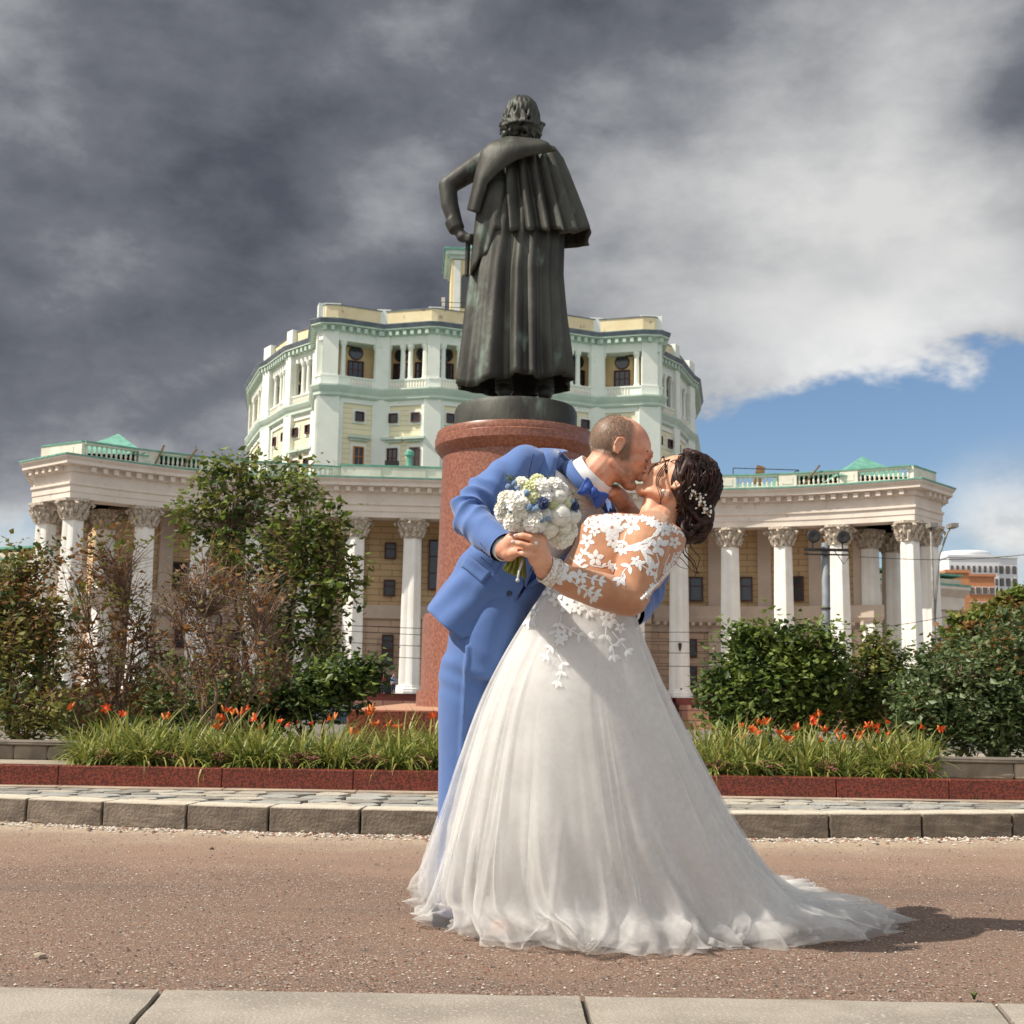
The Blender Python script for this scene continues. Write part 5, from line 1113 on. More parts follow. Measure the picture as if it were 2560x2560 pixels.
# jacket body: shell with an open V front, cutaway hem and folds
JS = [(-170, .158, .118), (-60, .156, .116), (120, .152, .113), (300, .157, .116), (520, .172, .122), (740, .186, .128), (900, .194, .124), (1000, .186, .112), (1060, .165, .100), (1105, .125, .090), (1140, .090, .080)]
def jsec(q_):
    for (a, b_) in zip(JS[:-1], JS[1:]):
        if q_ <= b_[0] or b_ is JS[-1]:
            f = (q_-a[0])/(b_[0]-a[0]); return a[1]+(b_[1]-a[1])*f, a[2]+(b_[2]-a[2])*f
def jcent(q_):
    x = 350+.58*q_; y = 1320-.81*q_
    return Z(x+10*max(0, 1-q_/300.), y, 4.06)+Vector((0, 0, 0))
def lerpt(tab, x):
    for (a, b_) in zip(tab[:-1], tab[1:]):
        if x <= b_[0]: f = max(0, (x-a[0])/(b_[0]-a[0])); return a[1]+(b_[1]-a[1])*f
    return tab[-1][1]
HEM = [(-180, -110), (-60, -130), (-22, -120), (-8, 40), (0, 215), (3, 215), (7, 120), (12, 0), (18, -85), (26, -138), (45, -150), (90, -125), (130, -102), (180, -110)]
EDGE = [(-200, 3), (215, 3), (330, 2), (560, 16), (800, 32), (960, 45), (1060, 58), (1140, 84)]     # half opening of the front V, degrees
def jpt(th_, q_, extra=0.0):
    w_, d_ = jsec(q_); a = R(th_); 
    k = 1+extra/.15
    p = jcent(q_)+F_*(d_*k*math.cos(a))-A_*(w_*k*math.sin(a)); return p
nT, nQ = 120, 70; vs = []; fs = []; qtop = 1140
for j in range(nQ+1):
    for i in range(nT+1):
        u = i/nT; th0 = u*360
        sd_ = th0 if th0 <= 180 else th0-360          # signed angle
        hq = lerpt(HEM, sd_); q_ = hq+(qtop-hq)*(j/nQ)
        ed = lerpt(EDGE, q_); tt = ed+(360-2*ed)*u; sg = tt if tt <= 180 else tt-360
        wr = .007*math.sin(q_/34+sg*.06)*math.exp(-((q_-330)/190)**2)*(1+math.cos(R(sg-60)))*.5+.004*math.sin(sg*.16+q_*.008)*max(0, 1-abs(q_)/400)
        fl = .003*max(0, -q_/150)*(1 if abs(sg) > 25 else .3)
        vs.append(jpt(tt, q_, wr+fl))
for j in range(nQ):
    for i in range(nT): k = j*(nT+1)+i; fs.append((k, k+1, k+nT+2, k+nT+1))
jm = solid(MB().add(vs, fs).mesh('jacket'), .005, 0)
mbj = MB(); mbj.add([v.co[:] for v in jm.vertices], [tuple(p.vertices) for p in jm.polygons])
def sleeve(mb, pts, rad, n=56, rows=120, el=.5, amp=.006, seed=1):
    pts = [Vector(p) for p in pts]; 
    def cat(t, arr):
        s = t*(len(arr)-1); i = min(int(s), len(arr)-2); f = s-i; p0 = arr[max(i-1, 0)]; p1 = arr[i]; p2 = arr[i+1]; p3 = arr[min(i+2, len(arr)-1)]
        return .5*((2*p1)+(p2-p0)*f+(2*p0-5*p1+4*p2-p3)*f*f+(3*p1-p0-3*p2+p3)*f**3)
    vs = []; fs = []; up = None
    for j in range(rows+1):
        t = j/rows; p = cat(t, pts); d = (cat(min(1, t+.01), pts)-cat(max(0, t-.01), pts)).normalized(); r = cat(t, rad)
        if up is None: up = Vector((0, -1, 0))
        up = (up-d*up.dot(d)).normalized(); bi = d.cross(up)
        for i in range(n):
            a = 2*math.pi*i/n; wr = amp*math.exp(-((t-el)/.16)**2)*(1-2*abs(math.sin(.5*(t*80+2.4*math.sin(a+.7)+1.2*math.sin(2*a+seed)))))+amp*.45*math.sin(t*40+3*a+seed)*math.sin(math.pi*t)
            vs.append(p+(up*math.cos(a)+bi*math.sin(a))*(r+wr))
    for j in range(rows):
        for i in range(n): fs.append((j*n+i, j*n+(i+1) % n, (j+1)*n+(i+1) % n, (j+1)*n+i))
    fs.append(tuple(range(n-1, -1, -1))); mb.add(vs, fs)
CUN = B(235, 1370, 3.645)+Vector((.0, 0, .005))
sleeve(mbj, [Z(745, 430, 3.97), Z(672, 378, 3.93), Z(530, 485, 3.87), Z(400, 592, 3.83), Z(325, 690, 3.80), Z(410, 795, 3.73), Z(528, 893, 3.655)], [.040, .056, .063, .061, .056, .052, .046], el=.62, amp=.0085)
sleeve(mbj, [Z(1120, 620, 4.22), Z(1200, 660, 4.25), Z(1330, 880, 4.24), Z(1405, 1090, 4.20), Z(1340, 1230, 4.06), Z(1285, 1285, 3.95)], [.05, .062, .06, .058, .055, .050], el=.6, amp=.008)
blob3(mbj, Z(735, 388, 3.975), (.055, .06, .048), 16, 12); blob3(mbj, Z(790, 400, 4.0), (.06, .06, .045), 16, 12)
jk = mbj.build('jacket', M_suit, groom, smooth=True)
# lapels with their notch, collar, pocket flap, buttons
def patch(rows, name, m, parent, th_=.004, off=.008):
    nc = len(rows[0]); vs = [p for r in rows for p in r]; fs = [(j*nc+i, j*nc+i+1, (j+1)*nc+i+1, (j+1)*nc+i) for j in range(len(rows)-1) for i in range(nc-1)]
    return link(name, solid(MB().add(vs, fs).mesh(name), th_, 0), m, parent)
for sgn, nm in ((1, 'lapel'), (-1, 'lapel')):
    rows = []
    for q_, wdt in ((330, 1), (430, 10), (560, 18), (680, 25), (780, 31), (815, 34), (818, 20), (860, 19), (905, 24), (960, 27), (1030, 26), (1100, 20)):
        e_ = lerpt(EDGE, q_); rows.append([jpt(sgn*(e_-1.5+wdt*k/4), q_, .006+.006*math.sin(math.pi*k/4)) for k in range(5)])
    patch(rows[:6], nm, M_suit, jk, .004); patch(rows[6:], 'collar', M_suit, jk, .004)
rows = [[Z(x0+(x1-x0)*k/4, y0+(y1-y0)*k/4, Y) for k in range(5)] for (x0, y0, x1, y1, Y) in ((310, 935, 458, 1048, 3.905), (292, 965, 436, 1076, 3.902), (275, 998, 402, 1108, 3.899))]
BJ = BVHTree.FromPolygons([v.co for v in jk.data.vertices], [tuple(p.vertices) for p in jk.data.polygons])
def onsurf(bv, px, py, off=.004, maxd=None):
    d = (P(px, py, 5)-Vector((0, 0, EYE))).normalized(); h, n_, _, dist = bv.ray_cast(Vector((0, 0, EYE)), d)
    if h is None: return None
    if n_.dot(d) > 0: n_ = -n_
    return h+n_*off
def z2n(x, y): return 1040+x/2.415, 1000+y/2.415
def surfpatch(bv, corners, n, m, off):
    rows = []
    for j in range(m+1):
        r = []
        for i in range(n+1):
            u, v = i/n, j/m; a = [corners[0][k]*(1-u)+corners[1][k]*u for k in (0, 1)]; b_ = [corners[3][k]*(1-u)+corners[2][k]*u for k in (0, 1)]
            p = onsurf(bv, *z2n(a[0]*(1-v)+b_[0]*v, a[1]*(1-v)+b_[1]*v), off)
            if p is None: return None
            r.append(p)
        rows.append(r)
    return rows
rows = surfpatch(BJ, ((308, 932), (456, 1046), (404, 1110), (276, 1000)), 8, 4, .006)
if rows: patch(rows, 'pocket_flap', M_suit, jk, .004)
bmesh_btn = MB().lathe([(.0, .004), (.004, .0035), (.0085, .004), (.0095, .002), (.0095, 0), (.0, 0)], 14)
def buttons(bv, pts, r, name, parent, m):
    for (x, y) in pts:
        p = onsurf(bv, *z2n(x, y), .001)
        if p is None: continue
        q_ = onsurf(bv, *z2n(x+6, y), .001) or p+Vector((.003, 0, 0)); w_ = onsurf(bv, *z2n(x, y-6), .001) or p+Vector((0, 0, .003))
        nn = (q_-p).cross(w_-p); nn = nn.normalized() if nn.length > 1e-9 else Vector((0, -1, 0)); nn = nn if nn.y < 0 else -nn
        o = link(name, bmesh_btn_mesh(m), None, parent, loc=p, scale=(r/.0095,)*3); o.rotation_euler = nn.to_track_quat('Z', 'Y').to_euler()
_bm = {}
def bmesh_btn_mesh(m):
    if m.name not in _bm: _bm[m.name] = bmesh_btn.mesh('button', m, True)
    return _bm[m.name]
buttons(BJ, ((562, 1168),), .0095, 'button', jk, M_btn)
buttons(BJ, ((398, 905), (412, 917), (427, 929), (442, 941)), .005, 'cuff_button', jk, M_btn)
M_seam = mat('seam_dark', rgb(40, 62, 116), rough=.9)
for nm, pts in (('shoulder_seam', [(712, 285), (706, 330), (696, 380), (684, 430), (676, 470)]), ('front_dart', [(470, 1060), (520, 980), (575, 900)]), ('pocket_seam', [(330, 905), (395, 950), (462, 1004)]), ('sleeve_vent', [(388, 862), (420, 900), (452, 945), (470, 985)])):
    ps = [onsurf(BJ, *z2n(*p), .0006) for p in pts]; ps = [p for p in ps if p is not None]
    if len(ps) > 1: MB().tube(ps, .0013, 5).build(nm, M_seam, jk)
buttons(BJ, ((690, 1022), (822, 932)), .008, 'button', jk, M_btn)
# waistcoat front, shirt, collar, bow tie
mb = MB(); secs = []
for q_ in (-20, 150, 330, 560, 780, 900): w_, d_ = jsec(q_); secs.append((jcent(q_), F_*(d_-.012), A_*(w_-.014)))
loft(mb, secs[:4], 40); mb.build('waistcoat', M_suitd, groom, True)  # darker blue puts the shade of the suit front into the colour
mb = MB(); secs = []
for q_ in (330, 560, 780, 900, 970, 1010): w_, d_ = jsec(q_); secs.append((jcent(q_), F_*(d_-.009), A_*(w_-.012)))
loft(mb, secs, 48); shm = mb.mesh('shirt'); shm = subsurf(shm, 1); sh = link('shirt', shm, M_shirt, groom)
nb = Z(1038, 470, 4.0); nd = (TG((-.02, 0, -.07))-Z(985, 580, 4.02)).normalized()
def ring(mb, c, ax, r0, r1, h, n=32, tilt=None):
    u_ = ax.orthogonal().normalized(); v_ = ax.cross(u_); vs = []; fs = []
    for (r, z) in ((r0, 0), (r1, h), (r1-.004, h+.001), (r0-.005, 0)):
        for i in range(n): a = 2*math.pi*i/n; vs.append(c+u_*r*math.cos(a)+v_*r*math.sin(a)+ax*z)
    for j in range(4):
        for i in range(n): fs.append((j*n+i, j*n+(i+1) % n, ((j+1) % 4)*n+(i+1) % n, ((j+1) % 4)*n+i))
    mb.add(vs, fs)
mb = MB(); ring(mb, Z(1032, 490, 3.99), nd, .080, .070, .044); mb.build('shirt_collar', M_shirt, sh, True)
mb = MB(); ring(mb, Z(1002, 512, 4.0), nd, .098, .082, .032); mb.build('jacket_collar', M_suit, jk, True)
for c_, ax_, r_ in ((Z(533, 898, 3.652), (WRN-ELN).normalized(), .035), (Z(1268, 1282, 3.925), (WRF-ELF).normalized(), .042)):
    mb = MB(); ring(mb, c_-ax_*.012, ax_, r_+.002, r_, .024); mb.build('shirt_cuff', M_shirt, sh, True)
# bow tie: two pinched wings and a knot lying against the collar
bt = MB(); c0 = Z(1072, 560, 3.86)
for (tipx, tipy, tipY) in ((1000, 512, 3.845), (1132, 618, 3.87)):
    tip = Z(tipx, tipy, tipY); d = (tip-c0); side = Vector((d.z, 0, -d.x)).normalized(); rows = []
    for k in range(9):
        t = k/8; hw = .010+.021*math.sin(min(1, t*1.05)*math.pi/2)**1.4; c = c0+d*t; bul = .014*math.sin(math.pi*min(1, t*1.2))
        rows.append([c+side*hw*s+Vector((0, -bul*(1-s*s)-.002*math.cos(s*9), 0)) for s in (-1, -.66, -.33, 0, .33, .66, 1)])
    nc = 7; bt.add([p for r in rows for p in r], [(j*nc+i, j*nc+i+1, (j+1)*nc+i+1, (j+1)*nc+i) for j in range(8) for i in range(6)])
bt_me = solid(bt.mesh('bow_tie'), .008, 0); bo = link('bow_tie', subsurf(bt_me, 1), M_suitd, groom)
mb = MB(); blob3(mb, c0+Vector((0, -.012, 0)), (.014, .012, .017), 14, 10); mb.build('knot', M_suitd, bo, True)
# trousers: two creased legs joined at the seat
mb = MB()
loft(mb, [(N(x, y, Y), Vector((rx, -.03, 0)), Vector((.03, ry, 0))) for (x, y, Y, rx, ry) in ((1268, 1420, 4.10, .08, .12), (1250, 1480, 4.09, .098, .14), (1230, 1540, 4.08, .110, .15), (1216, 1590, 4.08, .118, .155), (1210, 1650, 4.08, .119, .155), (1212, 1700, 4.08, .110, .145))], 32)
def leg(L, rads):
    secs = []
    for k, (p, r) in enumerate(zip(L, rads)): secs.append((p, Vector((r, -.2*r, 0)), Vector((.2*r, r*.95, 0)), 2.0))
    loft(mb, secs, 28)
leg([N(1195, 1610, 4.06), N(1180, 1660, 4.05), N(1172, 1760, 4.05), N(1164, 1900, 4.06), N(1158, 2050, 4.07), N(1152, 2180, 4.08), N(1150, 2285, 4.09)], [.085, .103, .096, .084, .079, .075, .074])
leg([N(1240, 1610, 4.12), N(1268, 1680, 4.18), N(1285, 1800, 4.2), N(1292, 1920, 4.22), N(1298, 2070, 4.24), N(1302, 2180, 4.25), N(1304, 2268, 4.25)], [.08, .102, .094, .084, .078, .075, .074])
tm = fuse(mb, .007, 14, .6, 'trousers'); co = getco(tm); no = getno(tm)
ax = np.interp(co[:, 2], [0, .3, .6, .9], [N(1146, 2285, 4.09).x, N(1160, 2000, 4.07).x, N(1170, 1800, 4.06).x, N(1184, 1600, 4.04).x])
dxn = co[:, 0]-ax; crease = np.exp(-((dxn+.012)/.007)**2)*(co[:, 1] < 4.05)*(co[:, 2] < .86); wr = .0025*np.sin(co[:, 2]*70+co[:, 0]*40+2*np.sin(co[:, 2]*17))*np.exp(-((co[:, 2]-.78)/.07)**2)+.0015*vnoise(co*np.array([1, 1, .5]), 12)
wr = wr+.005*np.sin(co[:, 2]*60)*np.exp(-((co[:, 2]-.05)/.06)**2)
setco(tm, co+no*(crease*.009+wr)[:, None]); link('trousers', tm, M_suit, groom)
mb = MB()
for (x, Y) in ((1150, 4.09), (1300, 4.27)):
    a = N(x, 2300, Y); a.z = .045; limb(mb, [a+Vector((-.05, 0, 0)), a+Vector((.05, -.01, -.005)), a+Vector((.17, -.03, -.012))], [.045, .044, .033], 14); mb.box(tuple(a+Vector((-.045, 0, -.032))), (.08, .075, .026)); mb.box(tuple(a+Vector((.10, -.02, -.039))), (.19, .08, .012))
link('shoe', fuse(mb, .006, 3, .5, 'shoe'), M_shoe, groom)
# ---------------------------------------------------------------- bride
bf = Vector((-.66, .16, .70)); bu = Vector((.70, -.06, .70)); BHC = Z(1566, 505, 3.955)
mb = MB(); TB = headmb(mb, BHC, bf, bu, .92, True)
limb(mb, [TB((-.03, 0, -.045)), Z(1515, 640, 3.97), Z(1470, 730, 3.95), Z(1420, 810, 3.95)], [.050, .049, .054, .075], 18)
limb(mb, [TB((.01, 0, -.08)), Z(1425, 690, 3.955)], [.036, .04], 14)
TS = [((790, 1120), (1305, 1246), .120), ((880, 990), (1470, 1130), .128), ((955, 870), (1555, 1015), .140), ((990, 760), (1615, 905), .150), ((1040, 705), (1630, 850), .148), ((1150, 690), (1610, 800), .12), ((1290, 690), (1580, 760), .075)]
def tsec(s=1.0, sub=4):
    out = []
    for j in range(len(TS)-1):
        for k in range(sub):
            f = k/sub; a, b_ = TS[j], TS[j+1]; Fp = [a[0][i]+(b_[0][i]-a[0][i])*f for i in (0, 1)]; Bp = [a[1][i]+(b_[1][i]-a[1][i])*f for i in (0, 1)]; ry = a[2]+(b_[2]-a[2])*f
            p0, p1 = Z(*Fp, 3.94), Z(*Bp, 3.94); out.append(((p0+p1)/2, (p1-p0)/2*s, Vector((0, ry*s, 0)), 2.15))
    return out
loft(mb, tsec(.94), 28)
bSH, bEL, bWR = Z(1385, 850, 3.80), Z(1290, 1195, 3.745), B(960, 1570, 3.615)
UA = [Z(1395, 830, 3.83), Z(1375, 900, 3.795), Z(1335, 1040, 3.765), Z(1290, 1190, 3.745)]; FA = [Z(1285, 1195, 3.745), Z(1110, 1150, 3.70), Z(930, 1095, 3.66), bWR]
limb(mb, UA, [.070, .070, .062, .054], 16); limb(mb, FA, [.053, .050, .042, .030], 16)
# near hand over the groom's hand
limb(mb, [bWR, B(930, 1440, 3.585), B(870, 1300, 3.57)], [.029, .030, .030], 12); limb(mb, [B(880, 1420, 3.58), B(890, 1180, 3.572)], [.030, .026], 12); limb(mb, [B(830, 1410, 3.57), B(850, 1290, 3.562)], [.022, .022], 10)
for k, pts in enumerate((((900, 1110, 3.57), (790, 1040, 3.556), (680, 1015, 3.56), (600, 1022, 3.575)), ((875, 1190, 3.558), (760, 1110, 3.535), (640, 1078, 3.535), (545, 1082, 3.545)), ((850, 1280, 3.552), (730, 1245, 3.528), (610, 1205, 3.527), (500, 1178, 3.538)), ((815, 1390, 3.555), (730, 1372, 3.535), (650, 1350, 3.532), (590, 1335, 3.54)))):
    limb(mb, [B(*p) for p in pts], [.0125, .0105, .0095, .0072] if k < 3 else [.011, .0095, .0085, .0068], 8)
limb(mb, [B(900, 1250, 3.60), B(780, 1180, 3.64), B(700, 1130, 3.66)], [.014, .012, .010], 8)
# far arm round the groom's neck, hand behind his collar
limb(mb, [Z(1330, 770, 4.10), Z(1290, 700, 4.14), Z(1245, 610, 4.10), Z(1215, 575, 4.06)], [.045, .038, .030, .03], 12)
limb(mb, [Z(1240, 600, 4.07), Z(1195, 560, 4.03)], [.030, .028], 10)
for k in range(4): limb(mb, [Z(1200+10*k, 560-6*k+8, 4.02), Z(1165+12*k, 545+2*k, 3.99), Z(1140+14*k, 560+4*k, 3.985)], [.010, .0095, .008], 8)
# legs and feet under the skirt
for (x, Y) in ((1330, 3.85), (1420, 3.98)):
    a = G(x, 2330); limb(mb, [Z(1060, 1330, 3.94), Vector((.16, Y+.07, .5)), Vector((.10, Y+.07, .09))], [.06, .06, .035], 14); limb(mb, [Vector((.10, Y+.07, .05)), Vector((-.02, Y+.05, .03))], [.032, .026], 12)
bm_ = fuse(mb, .0038, 2, .5, 'person')
bride = link('person', bm_, M_bskin); tag(bride, 'dark-haired bride in a white lace wedding dress leaning back in the groom\'s arms', 'person')
for s in (-1, 1): mb = MB(); mb.tube([TB((.078, s*.045, -.004)), TB((.088, s*.033, -.007)), TB((.087, s*.019, -.005))], [.0015, .0026, .0015], 5); mb.build('eyelash', M_hair, bride)
for s in (-1, 1): mb = MB(); mb.tube([TB((.078, s*.046, .024)), TB((.090, s*.034, .033)), TB((.095, s*.014, .028))], [.0015, .003, .002], 6); mb.build('eyebrow', M_hair, bride)
# bodice with sheer sleeves in nude mesh
M_nude = mat('nude_mesh', rgb(196, 144, 108), rgb(178, 124, 90), scale=9, rough=.7, sheen=.3)
mb = MB(); loft(mb, tsec(1.0)[:22], 48)
limb(mb, [Z(1420, 800, 3.87)]+UA, [.070, .0755, .0745, .066, .058], 20); limb(mb, FA[:3]+[FA[2]*.35+FA[3]*.65], [.057, .054, .046, .038], 20)
limb(mb, [Z(1330, 775, 4.08), Z(1300, 720, 4.13)], [.05, .045], 12)
bd = fuse(mb, .005, 4, .5, 'bodice'); co = getco(bd); no = getno(bd)
wr = .0016*np.sin(co[:, 0]*160+co[:, 2]*120)*np.exp(-(np.linalg.norm(co-np.array(bEL), axis=1)/.09)**2); setco(bd, co+no*wr[:, None])
bod = link('bodice', bd, M_nude, bride)
BB = BVHTree.FromPolygons([v.co for v in bd.vertices], [tuple(p.vertices) for p in bd.polygons])
# ---- skirt: opaque underskirt and two tulle layers
def X(x, y, Y): p = P(x, y, Y); return p
hem_px = [(1062, 2300), (1076, 2318), (1128, 2340), (1222, 2369), (1424, 2389), (1600, 2396), (1720, 2395), (1875, 2379), (1990, 2376), (2110, 2371), (2198, 2349), (2256, 2318), (2200, 2285), (2144, 2262), (2040, 2226)]
hem = [G(*p) for p in hem_px]+[Vector(p) for p in ((.90, 4.98, 0), (.62, 4.92, 0), (.34, 4.74, 0), (.12, 4.60, 0), (-.06, 4.46, 0), (-.18, 4.32, 0), (-.25, 4.20, 0))]
cz = Vector((.36, 4.18, 0))
def ray_hem(a):
    d = Vector((math.cos(a), math.sin(a))); best = None
    for p, q_ in zip(hem, hem[1:]+hem[:1]):
        p2, q2 = Vector((p.x-cz.x, p.y-cz.y)), Vector((q_.x-cz.x, q_.y-cz.y)); e = q2-p2; den = d.x*(-e.y)+d.y*e.x
        if abs(den) < 1e-9: continue
        t = (p2.x*(-e.y)+p2.y*e.x)/den; u = (d.x*p2.y-d.y*p2.x)/den
        if t > 0 and -1e-6 <= u <= 1+1e-6: best = max(best or 0, t)
    return best or .4
RINGS = [(.72, .205, 3.96, .280, .240), (.33, .245, 4.02, .442, .312), (.12, .305, 4.09, .552, .36)]
w0, w1 = Z(788, 1122, 3.94), Z(1308, 1250, 3.94); wc = (w0+w1)/2
def crom(p, t):
    s = t*(len(p)-1); i = min(int(s), len(p)-2); f = s-i; a = p[max(i-1, 0)]; b_ = p[i]; c = p[i+1]; d = p[min(i+2, len(p)-1)]
    return .5*((2*b_)+(c-a)*f+(2*a-5*b_+4*c-d)*f*f+(3*b_-a-3*c+d)*f**3)
def skirt(name, scale, hemk, seed, amp, zend, nA=520, nT=60):
    rnd = random.Random(4); F_l = [(rnd.uniform(0, 2*math.pi), rnd.uniform(.03, .12), rnd.uniform(-1, 1), rnd.uniform(-.35, .35), rnd.uniform(0, .25)) for _ in range(44)]
    rnd = random.Random(seed); F_l += [(rnd.uniform(0, 2*math.pi), rnd.uniform(.012, .035), rnd.uniform(-.8, .8), rnd.uniform(-.5, .5), rnd.uniform(0, .6)) for _ in range(90)]
    vs = []; fs = []; A = np.linspace(0, 2*math.pi, nA, endpoint=False); T = np.linspace(0, 1, nT)
    cols = []
    for a in A:
        ca, sa = math.cos(a), math.sin(a); pts = [wc+(w1-w0)/2*ca*scale+Vector((0, .126*sa*scale, 0))]
        for (z, cx, cy, rx, ry) in RINGS: pts.append(Vector((cx+rx*ca*scale, cy+ry*sa*scale, z)))
        r = ray_hem(a)*hemk; wob = .016*math.sin(9*a+seed)+.010*math.sin(23*a+2*seed)+.006*math.sin(47*a)
        h = Vector((cz.x+(r+wob)*ca, cz.y+(r+wob)*sa, zend+.004+.004*math.sin(31*a+seed)+.010*max(0, math.sin(13*a+seed))))
        # the hem lies on the ground behind: a shallow apron before the edge
        k = Vector((pts[-1].x*.3+h.x*.7, pts[-1].y*.3+h.y*.7, .03+.035*math.sin(5*a+seed)**2+.012*math.sin(17*a+2*seed)**2))
        cols.append(pts+[k, h])
    Dm = np.zeros((nT, nA))
    for (c, w_, s, dr, t0) in F_l:
        x = (A[None, :]-c-dr*(T*T)[:, None]+math.pi) % (2*math.pi)-math.pi; Dm += s*np.exp(-(x/w_)**2)*((np.maximum(0, T-t0)/(1-t0))**.8)[:, None]
    for j, t in enumerate(T):
        dmp = 1-.35*max(0, (t-.85)/.15)
        for i, a in enumerate(A):
            p = crom(cols[i], t)+Vector((math.cos(a), math.sin(a), .25))*float(Dm[j, i]*amp*dmp); p.z = max(p.z, .003); vs.append(p)
    for j in range(nT-1):
        for i in range(nA): fs.append((j*nA+i, j*nA+(i+1) % nA, (j+1)*nA+(i+1) % nA, (j+1)*nA+i))
    me = bpy.data.meshes.new(name); me.from_pydata([tuple(v) for v in vs], [], fs); me.polygons.foreach_set('use_smooth', [True]*len(fs)); me.update(); return me
def tullemat(name, alpha):
    m = bpy.data.materials.new(name); m.use_nodes = True; q = NT(m.node_tree); out = q.N['Material Output']; q.N.remove(q.N['Principled BSDF'])
    tc = q.add('ShaderNodeTexCoord').outputs['Object']
    df = q.add('ShaderNodeBsdfDiffuse'); df.inputs[0].default_value = (.90, .89, .88, 1); tl = q.add('ShaderNodeBsdfTranslucent'); tl.inputs[0].default_value = (.90, .89, .87, 1); tr = q.add('ShaderNodeBsdfTransparent')
    m1 = q.add('ShaderNodeMixShader'); m1.inputs[0].default_value = .5; q.L.new(df.outputs[0], m1.inputs[1]); q.L.new(tl.outputs[0], m1.inputs[2])
    m2 = q.add('ShaderNodeMixShader'); al = q.smooth(q.noise(tc, 9, 3), .3, .7, alpha-.12, alpha+.12); q.L.new(al, m2.inputs[0]); q.L.new(tr.outputs[0], m2.inputs[1]); q.L.new(m1.outputs[0], m2.inputs[2]); q.L.new(m2.outputs[0], out.inputs[0]); return m
M_under = mat('underskirt_satin', (.88, .87, .86), (.85, .845, .84), scale=3, rough=.6, sheen=.2, trans=.25)
sk = link('skirt', skirt('skirt', .905, .76, 2, .055, .01), M_under, bride)
link('tulle_layer', skirt('tulle_layer', .985, .94, 5, .064, .006), tullemat('tulle_inner', .50), sk)
link('tulle_layer', skirt('tulle_layer', 1.0, 1.0, 9, .072, .002), tullemat('tulle_outer', .38), sk)
BS = BVHTree.FromPolygons([v.co for v in sk.children[1].data.vertices], [tuple(p.vertices) for p in sk.children[1].data.polygons])
# ---- white lace: leaves, petals and stems laid on bodice and skirt
M_lace = mat('white_lace', (.86, .86, .86), (.78, .78, .79), scale=160, rough=.8, bump=.6, bscale=220, bdist=.002, trans=.1)
def lace(bv, name, parent, off, spec):
    mb = MB()
    def put(poly, c):
        pc = onsurf(bv, *z2n(*c), off+.0005)
        if pc is None: return
        ps = [onsurf(bv, *z2n(*p), off) for p in poly]
        if any(p is None or (p-pc).length > .06 for p in ps): return
        n_ = len(ps); mb.add([pc]+ps, [(0, 1+i, 1+(i+1) % n_) for i in range(n_)])
    def leaf(x, y, a, L, w_):
        ca, sa = math.cos(a), math.sin(a); poly = []
        for (u, v) in ((-.5, 0), (-.3, .36), (0, .5), (.25, .36), (.5, 0), (.25, -.36), (0, -.5), (-.3, -.36)): poly.append((x+ca*u*L-sa*v*w_, y+sa*u*L+ca*v*w_))
        put(poly, (x, y))
    def flower(x, y, r, n_, a0):
        for k in range(n_): a = a0+2*math.pi*k/n_; leaf(x+.52*r*math.cos(a), y+.52*r*math.sin(a), a, r*.85, r*.56)
    def stem(pts, w_):
        for (x0, y0), (x1, y1) in zip(pts[:-1], pts[1:]):
            a = math.atan2(y1-y0, x1-x0); dx_, dy_ = -math.sin(a)*w_/2, math.cos(a)*w_/2; put([(x0+dx_, y0+dy_), (x1+dx_, y1+dy_), (x1-dx_, y1-dy_), (x0-dx_, y0-dy_)], ((x0+x1)/2, (y0+y1)/2))
    def sprig(pts, L, w_):
        stem(pts, 7); n_ = len(pts)
        for i in range(1, n_):
            a = math.atan2(pts[i][1]-pts[i-1][1], pts[i][0]-pts[i-1][0])
            for s in (-1, 1): leaf(pts[i][0]+math.cos(a+s*.9)*L*.5, pts[i][1]+math.sin(a+s*.9)*L*.5, a+s*.9, L, w_)
        a = math.atan2(pts[-1][1]-pts[-2][1], pts[-1][0]-pts[-2][0]); leaf(pts[-1][0]+math.cos(a)*L*.5, pts[-1][1]+math.sin(a)*L*.5, a, L*1.1, w_)
    for s in spec:
        if s[0] == 'f': flower(*s[1:])
        elif s[0] == 'l': leaf(*s[1:])
        elif s[0] == 's': sprig(*s[1:])
        elif s[0] == 't': stem(*s[1:])
    o = mb.build(name, M_lace, parent); tag(o, kind='stuff'); return o
